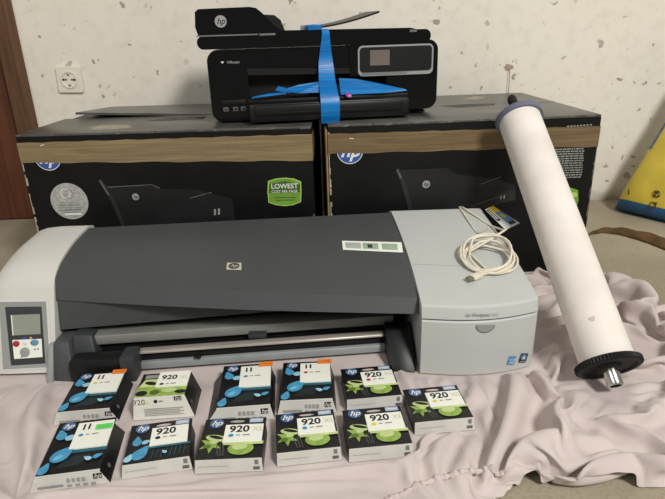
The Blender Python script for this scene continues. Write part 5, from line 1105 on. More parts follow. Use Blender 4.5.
-18,4,13,9,-5,11,3,6,8,-10,12,12,12,12,12,8,1,4,11,12,13,6,1,3,12,-31,-1,12,13,-32,-12,5,-36,-15,9,2,-26,-22,-2,10,-28,7,-22,11,29,-16,2,-25,8,-1,8,4,-1,0,-2,-38,-17,2,8,-9,10,-7,
6,10,10,10,6,5,10,-5,7,-4,11,-5,-3,10,-3,1,1,2,-22,1,7,3,4,-14,8,8,-11,1,4,0,0,0,0,0,0,0,0,0,0,0,0,0,0,0,0,1,-6,4,3,-21,11,-9,9,8,9,10,9,6,2,-5,1,12,12,12,7,-9,5,8,12,13,12,12,10,
6,7,-19,3,-17,11,5,-21,-4,-31,-24,6,7,-11,-37,1,-9,-11,9,-35,11,32,-17,-13,6,-3,10,-2,9,-7,0,6,-38,-8,-4,-19,5,-3,-1,8,9,10,10,10,8,8,1,-8,16,-4,-11,-5,0,9,4,2,-7,4,5,-8,-3,4,0,0,
0,0,0,0,0,0,0,0,0,0,0,0,0,0,0,0,0,0,0,0,0,0,0,0,0,1,-7,3,-21,1,7,11,11,9,6,11,8,7,-9,11,-22,10,12,12,0,12,-10,10,12,12,12,12,12,1,9,8,-4,-39,4,4,4,-3,-19,-36,0,11,-4,-41,-22,-11,7,
13,-43,12,33,-17,-12,1,-3,10,10,8,1,-2,-7,-16,-37,-7,-16,10,-10,10,10,5,7,9,10,10,-1,7,7,-4,0,0,0,0,0,0,0,0,0,0,-1,1,-5,0,7,-21,0,13,13,13,13,10,-14,5,5,11,1,-8,0,12,11,11,5,0,4,5,
11,12,12,13,10,3,-26,3,-1,-33,5,4,5,-37,-6,13,1,-40,-37,6,-7,-10,-18,10,34,-18,5,-24,7,10,10,7,-6,-20,1,-11,-35,-3,-12,-4,6,10,11,9,4,5,7,10,-5,3,6,9,0,0,0,0,0,0,0,0,0,0,-1,-1,-2,
-1,-7,7,-14,12,13,13,12,8,-1,8,7,6,8,-1,0,-4,10,12,10,7,4,-10,8,9,12,12,5,-6,4,8,-38,-12,11,9,-15,-5,-5,-9,-2,-17,-47,0,-34,10,-10,38,-14,-7,-7,1,4,1,10,2,-19,-19,3,-10,-31,2,1,
-14,9,10,10,11,7,4,-3,4,2,10,8,8,-12,6,-7,12,13,13,13,8,1,-4,11,10,10,-9,-1,9,10,5,13,9,-13,6,7,9,11,-11,6,7,-1,-32,-8,11,-4,-26,-7,11,-12,9,-9,-46,-19,-34,0,12,31,-12,10,-10,-3,8,
6,-12,-32,-9,4,-15,-16,10,10,-26,10,10,10,10,-9,8,6,-3,8,8,7,9,6,-15,9,11,13,6,5,-1,8,13,12,11,12,4,-1,-1,9,8,-17,9,9,9,-1,13,-6,9,10,-12,-12,-24,-3,9,-16,-30,3,5,-1,1,-1,-48,-41,
-5,7,41,-13,-3,6,1,-8,0,10,-31,-31,0,1,-11,-3,9,-3,-14,11,10,10,7,-16,9,11,2,1,10,10,18,7,-16,11,10,10,-2,-6,13,10,12,12,12,-14,4,12,8,13,11,-4,-15,5,7,12,12,-10,6,-14,-12,1,-17,2,
2,-31,-23,10,0,-6,2,1,-27,-48,2,12,25,-8,7,-18,5,4,9,-38,-7,5,-24,1,-7,10,-21,2,10,11,10,1,-15,9,11,7,2,8,8,2,6,12,8,-6,9,10,-1,13,11,12,7,-2,3,-1,12,13,13,11,5,-6,-13,1,6,12,0,11,
-20,-36,-6,1,-11,6,-33,-15,3,8,9,-20,-1,-35,-18,13,30,-13,0,9,1,-18,10,-1,-21,-14,1,-15,-17,5,-6,-1,-2,10,10,8,-7,-10,9,10,11,9,8,9,12,4,1,9,-7,13,4,7,1,13,2,3,4,-1,13,12,13,13,13,
9,3,-5,-16,9,1,-9,-6,-13,-30,-16,5,6,-23,-23,3,7,3,-14,6,-20,4,-23,32,-12,-5,8,8,-3,-8,-21,8,-8,-19,5,-21,-3,9,-2,-4,-7,11,-1,-13,4,4,9,9,9,8,8,22,13,7,-2,-4,12,13,7,4,-5,3,-12,5,
13,12,13,13,13,13,12,9,3,-8,-8,-39,-5,-6,-12,-17,-25,5,6,7,-33,8,9,-10,-22,5,-16,-9,36,-12,-8,5,8,-6,-27,8,1,-11,-12,10,-9,-3,-2,8,-2,-24,6,-14,6,4,7,9,9,9,9,8,13,0,7,9,11,10,10,
-5,-4,7,-15,3,13,12,13,13,13,12,13,13,12,7,-14,-38,-37,-7,-9,-9,-14,-20,5,8,-2,8,7,8,-38,-25,5,-21,6,34,-11,0,-5,-9,-8,8,-3,-22,5,10,10,-2,-2,-2,2,-33,-2,-1,-7,9,10,10,2,10,10,10,
-12,11,11,12,13,13,9,-8,9,-21,0,9,12,13,13,13,12,13,13,12,-4,12,-25,-39,-34,-14,-13,-9,-10,4,13,-11,9,-8,8,1,0,-49,1,8,29,-13,-3,10,-35,-3,1,-1,-11,-6,10,11,10,9,-9,-7,8,-25,5,-26,
7,7,2,-2,10,10,9,9,13,-11,11,12,13,13,12,0,12,-16,-10,7,12,13,13,12,13,13,13,-16,10,10,-36,-39,-27,-20,12,4,-4,-18,13,10,-12,8,5,9,-26,-49,2,4,33,-11,6,-44,-6,-3,-3,-3,7,11,8,10,4,
6,-6,-8,5,-34,-4,9,-4,9,-4,10,10,8,10,1,10,8,6,9,11,13,13,12,-8,-18,3,10,13,12,13,13,13,-15,10,-1,10,-25,-49,-20,2,-18,14,6,-15,-10,10,5,-10,5,11,-22,-48,1,11,26,-6,-3,-40,9,-4,-9,
-3,3,7,10,5,7,0,-17,6,7,-7,-15,2,-5,10,-5,10,5,8,9,18,9,2,10,11,12,4,11,13,-2,-18,1,7,12,12,13,12,-2,-8,0,5,7,-22,-40,2,3,-13,-18,12,7,-25,9,-21,3,0,11,-15,-48,11,41,-15,-1,-14,
-26,10,-2,-8,-6,8,1,2,5,9,-23,8,10,0,3,-4,-24,7,7,9,-2,6,8,9,8,10,11,13,12,12,10,10,-10,12,2,-2,5,1,3,10,9,-6,12,-18,5,2,6,-45,-19,11,12,-29,-2,-6,3,3,-35,8,2,4,-35,-15,11,33,-11,
-38,7,-1,7,-5,-11,9,6,4,-7,7,-9,-2,9,8,-17,9,-26,9,10,9,5,-1,0,8,21,3,12,12,12,11,12,12,8,-17,12,-2,5,10,2,-15,11,11,-12,7,10,4,-26,-15,-25,-3,1,7,-22,14,-15,2,-20,-22,12,-6,-40,
11,49,-15,-6,-35,-4,8,8,-1,-12,9,-2,4,-1,5,1,-17,10,10,-1,-13,-12,9,7,2,0,10,4,8,15,10,10,8,3,11,11,11,-1,-1,9,10,-7,11,-24,12,9,10,11,-12,2,11,-21,-30,-1,5,-31,-4,3,-11,11,-7,-33,
7,3,-31,-8,11,36,-15,-12,-12,2,-11,-4,6,-7,6,7,10,-3,7,-29,9,10,4,-35,10,9,3,11,5,-1,7,-2,9,10,11,12,12,12,13,11,13,-25,1,8,3,-5,-3,12,13,12,13,-31,6,8,-25,-9,3,-5,-36,-11,3,12,
-26,-3,11,-35,-2,-23,12,52,-16,-7,3,-8,-9,-7,-23,9,6,7,2,6,0,7,-38,10,10,10,-21,-7,10,10,-3,10,8,-8,9,16,10,11,11,12,11,12,11,8,-30,-10,5,13,5,1,10,12,12,12,-45,11,-1,-2,-2,-1,-30,
-28,-16,9,-1,0,1,-4,-39,0,-8,8,38,-15,10,-1,-23,4,-26,1,10,9,6,-2,10,-10,-37,10,10,9,0,-17,9,-10,9,10,10,9,11,2,11,13,11,12,13,5,12,-26,-22,10,9,7,12,13,11,13,12,-47,2,-19,-2,-1,
11,-6,-42,3,1,1,-35,2,1,-28,10,11,-9,25,-7,4,9,-30,10,-8,-16,9,10,8,2,-1,-14,-36,9,10,7,-5,0,0,-12,10,9,9,9,8,10,10,10,12,13,8,13,9,-1,-35,-6,12,13,13,13,13,12,13,-32,-36,-9,-7,3,
-7,-5,5,3,3,-50,-17,9,-25,6,-1,11,33,-16,-1,10,8,-33,10,3,-6,-10,10,9,-6,-7,-11,-30,10,11,-14,0,9,-3,-3,11,6,10,10,19,10,10,10,11,4,4,8,12,12,-19,-30,13,13,13,13,13,13,12,-20,-28,
-28,7,-12,0,0,9,-21,9,-32,-49,-1,8,-14,4,11,34,-12,3,10,-26,10,-16,-3,5,8,-4,0,-12,-12,-13,10,10,-28,8,-4,2,10,11,10,4,7,14,12,11,12,12,14,4,4,13,-18,-18,13,-5,12,12,13,13,10,-2,4,
-34,-7,-16,8,-3,1,1,-3,-29,-14,-49,-9,6,12,1,-4,26,-7,10,-1,-20,-2,9,-13,6,-16,-2,5,-8,-2,-12,10,9,-39,3,6,10,7,8,10,10,6,19,9,10,10,11,10,10,10,7,-13,-12,0,7,4,13,6,-1,9,1,2,3,
-22,-8,8,1,3,3,-9,-20,-36,-43,-23,8,3,0,45,-17,-2,1,-17,5,5,-1,5,-27,9,-24,2,3,-4,0,10,7,-22,3,-8,3,7,10,10,7,6,20,0,11,11,12,8,10,13,14,10,-11,-2,-9,12,2,9,-21,5,3,12,13,-13,2,
-15,9,-8,9,1,-37,-17,-38,-39,12,-8,13,29,-12,-4,2,1,5,-6,2,-21,9,-31,-16,6,5,10,9,-8,7,-21,9,7,-1,4,9,10,8,-1,9,11,11,11,12,11,13,12,12,12,-18,13,-8,6,-15,6,-19,11,13,12,13,-20,2,
-1,-15,10,6,-44,-2,-34,-41,-15,8,47,-18,-5,7,4,-24,0,10,-15,4,9,-13,-27,-6,9,6,9,-5,8,-24,4,10,-3,10,9,1,8,12,5,6,11,10,11,6,10,5,11,12,12,-2,-9,11,-18,11,-3,-21,12,13,13,13,-7,-2,
-15,-8,11,9,-49,0,-16,-38,-39,12,37,-17,6,-7,-17,3,-9,6,5,0,4,-15,-11,-6,8,3,10,-22,0,8,4,0,9,3,9,9,13,0,4,12,13,11,10,9,6,2,11,13,10,-20,7,-27,-2,-4,2,13,12,13,13,1,-3,-7,-19,12,
9,-51,-25,-10,-17,-44,12,33,-12,-7,-18,-6,3,9,0,10,9,-4,5,-16,-10,-4,4,-17,4,7,6,3,5,-6,10,3,1,16,10,13,-1,11,3,11,12,13,12,10,3,-4,4,-22,7,7,-4,-21,11,13,13,12,1,-13,-15,3,12,10,
-49,-46,-23,-8,-20,11,23,-6,3,-35,8,-6,10,1,10,5,8,9,-4,-12,-11,-18,3,2,6,7,6,-15,0,-3,9,9,19,8,10,9,7,2,3,12,13,13,-2,-1,9,-10,9,10,8,6,-16,-20,13,13,10,-10,-23,9,10,7,7,-37,-47,
-48,-20,8,46,-18,-1,10,-40,7,-5,3,9,8,8,9,9,-28,1,-2,4,-14,5,7,-4,-21,5,6,5,9,9,0,8,11,12,13,-10,13,12,13,11,-13,5,8,8,11,11,6,-17,11,-15,-4,13,-5,-21,-7,10,10,14,8,-40,-47,-37,
-26,12,34,-12,0,-11,-9,1,-8,10,10,10,10,-13,-2,-2,8,5,-6,-7,-1,-30,-9,9,4,10,3,9,21,3,4,12,12,2,3,10,13,2,-7,6,12,12,3,13,-10,9,-7,12,-20,8,-30,-7,6,12,8,10,12,-44,-42,-19,-31,43,
-17,-5,5,-6,-26,2,0,8,11,10,-13,10,-4,11,4,1,-8,-11,5,-35,-15,10,6,10,9,9,16,9,7,11,10,11,-12,12,12,11,5,-9,13,8,9,-18,6,12,5,-15,4,-19,8,-24,11,9,8,5,8,-39,-47,-41,1,36,-16,6,0,
-33,10,-4,5,10,-6,7,-9,10,10,8,0,-12,-9,8,-38,-15,6,9,10,9,8,6,9,12,9,9,10,11,10,11,7,-14,11,8,9,-12,-10,11,12,5,3,-27,11,-12,5,-20,6,8,13,5,-34,-48,-38,1,33,-10,5,7,-37,9,0,2,8,
-5,-8,3,11,10,9,1,-13,-10,10,-40,-10,1,10,9,10,10,6,7,12,9,6,13,11,11,13,9,2,-14,13,-12,-12,2,12,12,-7,10,4,-7,1,8,-19,-22,12,12,-5,-44,-25,-33,43,-16,-4,8,9,-39,6,10,-2,-1,4,-21,
9,10,11,10,2,-13,-10,10,-41,-2,-7,10,9,10,10,19,-4,4,8,13,13,13,13,12,-10,9,9,0,-2,-31,13,2,12,-2,7,11,6,-11,-3,-25,-13,11,11,-16,-44,-36,0,33,-14,7,-2,-4,-17,7,9,5,-27,-6,10,10,
10,11,4,-9,-12,8,-36,-21,10,10,10,10,9,-4,5,11,13,12,13,13,13,10,5,-15,5,12,3,-30,10,0,6,11,11,-8,-5,-6,-9,-19,8,11,-3,-25,-44,-19,0,26,-7,7,-19,7,-3,4,1,-5,-25,3,10,11,10,10,6,-4,
-13,4,-29,-21,6,9,7,5,9,0,2,4,5,-1,-3,-1,-1,-2,5,10,7,7,13,13,12,12,-1,11,5,-2,-15,0,8,-15,12,-1,13,7,-4,-16,-12,-11,11,10,-27,-2,-14,-13,-41,42,-16,-1,1,-8,9,-26,4,8,-19,-7,9,8,
10,10,9,7,2,-11,-1,-22,-22,3,8,1,7,-8,7,5,1,4,3,1,2,-2,-2,6,7,-20,9,-3,9,10,-5,-2,4,11,-15,-1,5,-3,-2,-1,0,0,0,0,0,0,0,0,0,0,0,0,12,7,5,-2,13,12,12,12,12,7,-18,-1,-13,11,-3,-11,12,
11,8,-6,-7,-7,-3,-19,4,-1,-26,-6,-8,-4,-22,30,-11,-3,4,7,-41,7,-11,-7,7,7,10,7,7,10,7,6,-5,-4,-11,-27,2,8,8,-15,4,-5,10,4,8,7,-23,9,4,8,6,8,-32,9,8,-5,16,-20,11,11,14,-30,5,7,-3,
-2,-2,0,0,0,0,0,0,0,0,0,0,0,0,0,0,0,0,0,0,0,0,0,0,0,0,0,0,0,0,0,0,0,0,0,0,0,0,0,0,0,0,0,5,8,-1,11,11,7,12,11,11,5,-32,9,3,-4,13,13,-25,6,5,-15,-7,5,8,-20,12,-31,-3,1,-13,-12,1,13,
-7,10,-1,0,-41,-6,4,8,0,-6,4,9,9,9,6,4,-18,8,7,-21,-3,-2,11,-4,-10,-4,6,10,10,7,-29,4,10,9,9,8,-31,6,9,-9,12,-16,17,11,13,-37,11,3,-1,-3,-2,0,0,0,0,0,0,0,0,0,0,0,0,0,0,0,0,0,0,0,0,
0,0,0,0,0,0,0,0,0,0,0,0,0,0,0,0,0,0,0,0,0,0,0,0,0,0,0,0,0,0,0,0,0,0,0,0,0,-1,-2,-1,3,-1,-1,-1,-2,-2,-3,9,-2,-5,7,4,11,11,13,8,10,7,5,-28,12,13,0,9,-19,13,-24,5,-19,-2,9,8,8,-4,-38,
7,-19,1,-5,-9,18,-3,9,-5,7,-22,-15,-6,5,7,3,-6,8,-2,10,0,0,1,4,-2,4,2,-20,-13,-3,6,10,3,8,10,-2,-5,1,-1,6,10,10,-29,1,9,5,-13,9,-6,15,17,-39,9,6,-2,-2,-2,0,0,0,0,0,0,0,0,0,0,0,0,0,
0,0,0,0,0,0,0,0,0,0,0,0,0,0,0,0,0,0,0,0,0,0,0,0,0,0,0,0,0,0,0,0,0,0,0,0,0,0,0,0,0,0,0,0,-1,-2,-1,4,-1,-1,-4,-1,1,-7,2,9,-6,12,6,-30,12,-4,5,0,2,-2,15,-3,-16,14,1,-11,6,9,11,-16,1,
-10,8,8,13,5,10,0,9,5,-2,1,0,6,-6,12,-24,-9,-12,-7,8,12,11,-9,-12,-15,-14,-3,13,-25,40,-16,-1,9,-13,0,7,-24,5,5,-5,-9,9,8,-8,7,-13,5,6,6,3,8,6,-6,-34,5,-4,8,10,9,9,8,-20,10,4,3,0,
-14,10,-4,1,9,-28,22,-16,21,13,-39,10,6,-2,-2,-1,0,0,0,0,0,0,0,0,0,0,0,0,0,0,0,0,0,0,0,0,0,0,0,0,0,0,0,0,0,0,0,0,0,0,0,0,0,0,0,0,0,0,0,0,0,0,0,0,0,0,0,0,0,0,0,0,0,-1,-2,0,3,-1,-1,
-2,-2,-2,-2,-4,8,7,-2,14,-34,13,-1,5,2,8,-4,-9,14,-14,-5,7,6,8,-7,13,-2,-17,11,0,7,13,3,-14,10,9,0,6,9,2,-11,12,-18,-25,-6,-6,7,11,12,8,-26,-17,5,0,-1,-10,-4,30,-13,10,5,0,-1,-22,
-1,9,-33,3,9,8,4,-15,9,8,7,7,-5,0,7,-28,-3,6,-4,30,-9,-1,0,0,0,0,12,-10,9,-10,9,-5,-5,0,0,0,0,10,12,-33,10,5,-2,-1,-1,0,0,0,0,0,0,0,0,0,0,0,0,0,0,0,0,0,0,0,0,0,0,0,0,0,0,0,0,0,0,0,
0,0,0,0,0,0,0,0,0,0,0,0,0,0,0,0,0,0,0,0,0,0,0,0,0,0,-1,-2,0,3,-1,0,-1,-1,-1,-1,-3,-3,6,7,8,-34,9,11,11,-15,-4,14,-4,-8,14,-2,-5,-6,10,-1,-7,0,11,-1,10,6,9,-5,-6,-4,9,1,7,12,-3,3,
-16,-21,7,13,-18,4,3,12,-13,-26,-11,6,7,-13,13,-11,35,-13,-4,5,10,-22,-1,8,-20,-18,9,8,7,-4,5,2,10,8,-16,9,9,-18,-4,3,23,-3,-3,-3,0,0,0,0,0,0,0,0,0,0,0,0,0,0,0,0,0,0,0,0,0,0,0,0,0,
0,0,0,0,0,0,0,0,0,0,0,0,0,0,0,0,0,0,0,0,0,0,0,0,0,0,0,0,0,0,0,0,0,0,0,0,0,0,0,0,0,0,0,0,-1,0,1,0,0,-1,-1,-1,3,-1,1,0,0,0,0,-1,-3,3,5,1,-21,16,-1,-13,18,-14,-8,8,7,-10,6,7,-18,-4,9,
9,-7,8,10,10,-5,-2,5,-15,8,4,0,8,-5,9,-6,-19,5,5,11,5,4,-17,11,-40,-14,13,-4,-4,11,6,-12,35,-14,8,0,-19,-17,9,6,-31,-2,6,9,11,10,3,-5,0,4,5,-8,0,21,-3,-2,-3,-2,0,0,0,0,0,0,0,0,0,0,
0,0,0,0,0,0,0,0,0,0,0,-1,0,0,-7,15,2,-7,-1,-22,20,0,0,0,11,-18,13,10,7,-33,3,-1,11,12,10,-21,3,-5,-5,5,-5,9,13,6,-6,-11,10,-35,-5,11,10,-3,-2,-7,-2,31,-15,10,-24,-21,-1,8,-6,-4,3,
-2,5,10,10,-6,-4,9,-6,5,9,11,-3,-3,0,0,0,0,0,0,0,0,0,0,0,-10,8,7,-5,9,-6,3,10,-13,-2,10,-27,8,-1,11,9,-34,1,10,30,-17,-1,0,-39,-11,5,-1,0,7,9,4,-3,5,10,-11,0,-4,5,7,35,-14,-5,-7,
12,-4,-14,-41,-9,4,4,7,8,9,8,4,-5,9,5,-10,-6,10,2,26,-11,-6,-6,17,-5,-30,-40,7,8,-7,9,10,10,10,-3,7,0,9,-7,4,-5,33,-12,-7,-6,16,-6,-44,-28,10,3,6,2,6,9,10,10,4,3,-21,9,8,30,-11,-8,
-6,-7,23,-8,-46,-23,3,7,10,8,-3,8,6,10,10,-13,-2,3,42,-12,-14,-8,24,-10,-44,-15,2,3,9,9,7,-8,8,4,0,8,4,5,20,-17,-8,19,-6,-38,-10,-4,3,10,9,10,0,-9,9,9,-14,10,33,-14,-7,-7,21,-10,
-1,-28,-10,-3,1,5,10,10,8,-7,-2,10,2,-11,24,-9,-6,-2,27,7,-36,12,12,2,-12,6,-1,-8,-1,-5,-21,2,-6,8,2,10,4,10,-16,7,-8,27,-14,-1,-3,-3,18,-3,9,-29,15,-4,10,-36,11,-10,35,-3,-4,-2,0,
-26,-1,8,8,-2,8,8,-7,0,-2,25,-13,-7,-3,-1,-1,21,-23,11,-1,2,-1,-1,-1,-1,-16,1,2,3,-1,6,5,7,-24,-4,8,25,-13,0,0,2,-1,-13,10,7,-12,-3,4,6,10,-35,9,33,-12,-3,9,-16,-6,7,10,-11,7,0,0,
0,7,-8,0,0,0,0,0,0,0,]
OFF_Y = [0,0,0,0,0,0,0,0,0,0,0,0,0,0,0,0,0,0,0,0,0,0,0,0,0,0,0,0,0,0,0,0,0,0,0,0,0,0,0,0,0,0,0,0,0,0,0,0,0,0,0,0,0,0,0,0,0,0,0,0,0,0,0,0,0,0,0,0,0,0,0,0,0,0,0,0,0,0,0,0,0,0,0,0,0,0,0,0,0,0,
0,0,0,0,0,0,0,0,0,0,0,0,0,0,-6,5,1,-11,-1,20,-11,2,5,4,-3,1,-11,-16,14,3,7,-4,-12,20,-9,5,5,1,-5,1,-2,1,1,-16,-25,19,18,5,-9,10,-2,-11,-7,22,-10,-21,31,-53,24,-21,45,-6,-4,-1,3,2,
1,3,1,0,0,-1,0,2,0,-1,-1,0,-1,-1,-1,0,-1,0,0,-1,-1,0,1,3,4,1,0,-1,-1,0,0,1,0,0,0,-1,0,1,0,0,0,0,0,0,0,1,-1,-2,-1,-2,0,0,0,1,1,-3,2,-1,-13,-1,15,-26,5,24,4,-22,14,-20,9,-18,9,7,7,2,
-6,22,-7,-20,-21,8,15,11,-1,-10,-23,-8,16,-9,-9,10,6,4,22,-22,-7,23,-8,-50,13,22,36,-8,-3,3,4,0,1,2,1,2,1,1,1,0,0,-1,-1,-1,-1,0,-1,0,0,0,0,-1,-1,-2,-3,-1,0,-2,0,0,0,0,0,0,0,0,1,1,
2,1,3,3,2,2,1,1,-1,-2,-2,0,0,0,-1,-1,0,-1,-1,-4,4,5,-12,-5,-6,-14,16,15,-21,15,7,-20,-12,3,14,9,-3,9,-3,-6,-21,-19,-4,24,20,12,-1,-18,-13,-13,15,-16,-7,-5,-4,25,-13,-19,26,25,-44,
-46,51,23,18,1,4,5,4,-3,-4,-3,-3,-3,-3,-4,-3,-2,-3,-2,-2,-1,-1,-1,0,-1,0,1,1,0,1,2,4,8,4,2,3,2,1,2,2,1,0,1,0,0,-1,-1,0,-1,-1,-1,1,0,1,3,4,4,2,1,-1,-2,-2,-1,0,-7,4,1,6,-5,-10,-18,
-4,1,2,-7,5,2,5,0,2,2,4,13,-8,-26,-3,-2,-2,-2,6,9,4,-3,8,-21,8,-28,25,-5,-4,-4,-2,-24,17,1,11,-54,-3,56,19,14,-1,11,7,3,-6,0,-4,-3,-3,-3,-3,-3,-3,-3,-3,-1,-2,-1,-1,-1,-1,-1,-1,-1,
-2,-1,-1,-1,-1,-1,0,1,2,1,2,3,2,3,3,4,5,4,4,2,3,2,1,1,0,0,0,-1,-1,-1,0,0,2,3,5,2,-1,-8,3,-15,0,0,-8,-2,-3,0,2,4,-11,-4,23,2,2,4,0,-23,-5,4,-2,-5,-18,25,2,2,1,1,-11,-18,0,-3,-9,-9,
-8,-8,21,12,6,-38,-41,33,32,35,7,5,18,6,3,-7,1,-3,-4,-3,-3,-3,-3,-3,-3,-2,-3,-4,-3,-2,-2,-1,-1,-1,0,0,0,0,0,0,0,-1,0,1,0,1,0,1,0,1,0,1,1,1,1,2,2,2,3,3,3,5,5,4,2,1,1,0,-1,-1,1,1,-3,
4,-6,-2,1,-8,-3,-4,3,2,-19,8,-1,6,9,11,1,-13,-7,-4,0,-25,5,-18,3,7,16,13,1,-17,-7,3,-4,-9,-8,-9,-8,-6,26,-28,-38,-14,48,17,48,-3,17,21,4,2,-7,-6,6,-3,-4,-3,-3,-3,-3,-2,-3,-3,-3,-4,
-3,-1,-1,-1,-1,-1,-1,0,0,1,0,0,1,0,0,1,0,1,0,1,0,1,0,1,1,1,0,1,1,1,2,1,1,1,2,1,2,3,3,3,7,3,1,-9,5,1,3,-4,2,-8,-3,-2,-1,-4,-17,-11,14,9,9,17,-3,-11,-4,-23,-2,-15,-22,10,10,9,9,15,
-18,4,-3,-4,-15,-12,-12,-11,7,7,-13,-28,-39,23,34,29,35,0,28,21,3,1,-7,-8,4,2,-3,-4,-3,-2,-3,-4,-8,-5,-1,1,-2,-3,-3,0,0,0,0,1,0,0,1,0,0,1,0,0,1,0,1,0,1,0,1,1,0,1,1,1,1,1,1,1,1,2,1,
1,1,2,1,1,2,1,3,9,-7,2,2,5,2,-7,-3,-6,-1,-9,-10,-16,6,21,10,3,4,-3,-21,-26,-18,-6,1,13,10,9,9,-4,0,-4,4,-13,-7,-11,-11,-11,-2,-15,-23,-29,-4,27,13,52,11,21,31,21,3,-2,-7,-7,-5,3,6,
-3,-4,-6,-10,-5,0,0,-2,-6,-1,0,0,0,0,1,0,0,1,0,0,1,0,0,1,0,0,1,0,1,0,1,1,0,1,0,1,1,2,1,1,1,1,1,1,2,1,1,1,2,1,2,0,4,-6,4,2,13,1,-6,-2,-7,-2,-9,-18,-11,0,23,17,5,2,-25,-25,-16,-14,7,
-2,-27,20,27,-1,22,-2,-2,-4,-11,-19,-25,-1,-8,-26,-21,-19,-5,14,9,26,46,12,28,34,19,3,-3,-8,-6,-8,5,5,-11,-7,-4,-1,-1,-5,-4,-2,1,0,0,0,1,0,0,1,0,0,0,1,0,1,0,0,1,0,1,0,1,0,1,0,1,0,
1,1,1,0,0,1,1,2,2,1,2,1,2,1,1,1,2,0,-1,-6,5,0,10,5,-9,-1,11,-7,-4,-15,-16,-6,2,-5,26,23,-25,-17,-18,-8,-14,-9,-17,-19,18,22,24,-16,11,14,-2,-19,-24,-19,-5,4,-26,-15,-14,-2,3,3,41,
30,20,37,33,17,3,-4,-10,-11,0,4,-6,-6,-1,-2,-8,-2,-3,1,0,0,0,1,0,0,1,0,0,0,1,0,0,1,0,0,1,0,1,0,1,0,1,0,1,0,1,0,1,0,1,0,2,1,1,0,1,0,1,1,1,2,1,1,1,2,-1,-4,1,15,-5,4,-17,-2,21,-29,1,
-5,-6,-4,0,-6,27,-3,-18,-20,-21,-13,2,-13,-17,16,13,11,10,-4,2,8,-23,-13,-8,-7,-9,-14,-14,-15,-5,-4,0,52,24,25,43,30,17,2,-9,-14,-2,1,-5,-4,1,-3,-9,-2,-1,0,0,0,1,0,0,1,0,0,0,1,0,0,
1,0,0,1,0,0,1,0,1,0,1,0,1,0,1,0,1,0,1,0,1,0,0,1,0,2,2,1,1,1,1,1,1,1,-2,-2,-4,2,18,1,-3,-15,1,-22,1,7,3,-6,-5,-2,-6,-2,19,-20,-18,-19,-17,9,-13,-24,18,16,14,13,-4,-3,-5,-9,-8,-8,-8,
-11,-15,-15,-17,-11,-15,23,42,27,29,44,25,22,-5,-14,-3,-1,-4,-8,3,1,-11,-1,-3,0,1,0,0,0,1,0,0,0,1,0,0,1,0,0,1,0,0,1,0,0,1,0,1,0,1,0,1,0,1,0,1,0,1,0,0,1,0,0,0,0,0,1,0,0,0,0,0,0,0,
-4,4,1,19,-18,-3,-20,9,2,-2,7,-1,-7,-7,-6,-4,17,-18,-20,-22,-14,-12,-15,-8,8,10,23,7,5,4,1,-1,-9,-8,-9,-17,-21,-25,-22,-14,6,32,37,20,41,41,24,19,-11,-3,-3,-4,-9,-1,1,-6,-1,-4,1,0,
0,0,1,0,0,1,0,0,0,1,0,0,0,1,0,0,1,0,1,0,1,0,1,0,0,1,0,1,1,0,0,1,0,1,0,0,1,0,0,0,0,0,0,0,0,0,0,0,0,-9,5,0,3,15,-21,-5,-6,-12,21,2,4,1,-7,-7,-6,-3,2,-25,-9,-23,-22,-15,2,-6,7,-10,5,
7,6,6,8,10,12,-8,-18,-19,-24,-24,-20,-17,17,33,31,18,49,36,24,5,4,-12,5,-4,-8,1,-7,2,-4,0,0,1,0,0,0,1,0,0,0,1,0,0,1,0,0,0,1,0,0,1,0,1,0,1,0,1,0,1,0,1,0,1,0,0,1,0,1,0,0,0,1,0,0,0,0,
0,0,0,-1,0,0,-3,-7,2,4,-11,4,-6,-11,-3,0,20,7,-2,-3,-3,-6,-7,-10,-10,-20,-25,-25,1,-8,4,0,-3,-5,3,4,7,17,12,-24,-3,-6,-9,-21,-24,-25,-3,17,33,12,36,48,29,17,20,-9,1,2,-10,0,-3,-4,
-1,0,1,0,0,0,1,0,0,1,0,0,0,1,0,0,0,1,0,0,1,0,0,1,0,1,0,1,0,1,0,1,0,1,0,1,0,0,1,0,1,0,0,0,0,0,0,0,0,0,0,-1,0,-1,-2,-13,4,11,-12,7,-8,-26,1,7,17,-19,-8,3,15,-8,1,-7,-17,-25,-27,-13,
2,-4,-1,0,1,0,-1,2,4,4,4,-24,-13,-9,-2,0,-26,-9,-9,23,11,23,47,43,21,26,18,-8,3,-7,-1,-1,-5,-1,0,0,0,1,0,0,0,1,0,0,0,1,0,0,1,0,0,0,1,0,0,1,0,0,-1,0,0,0,0,0,0,0,0,0,0,0,0,0,0,0,0,0,
0,0,0,0,0,0,-1,0,-1,0,-1,-1,0,-9,5,-10,16,6,-24,-11,4,2,-6,-1,3,2,-1,6,-4,-12,-24,-28,-23,0,4,-1,-1,1,1,0,-10,-3,8,11,-20,-28,-14,8,8,-27,-24,-4,9,24,3,32,49,34,23,32,9,-1,3,-10,3,
-5,-1,0,-1,1,0,0,0,1,0,0,0,1,0,0,1,0,0,0,1,0,0,0,0,1,0,0,-1,-1,-1,0,-1,0,-1,0,0,-1,0,-1,0,-1,0,0,-1,0,-1,0,0,0,-1,0,0,0,0,0,1,0,4,-13,5,1,-4,7,-23,4,0,-7,11,-2,-1,1,0,3,-2,-14,-16,
-26,-24,-8,1,4,-1,0,4,0,-11,-9,1,13,-17,-22,-25,11,11,-26,-16,-4,-3,11,11,6,41,45,25,31,33,9,0,-7,-2,5,-8,1,1,0,0,0,1,0,0,0,1,0,0,1,0,0,0,1,0,0,0,1,0,0,-1,0,0,0,-1,0,-1,0,0,-1,0,
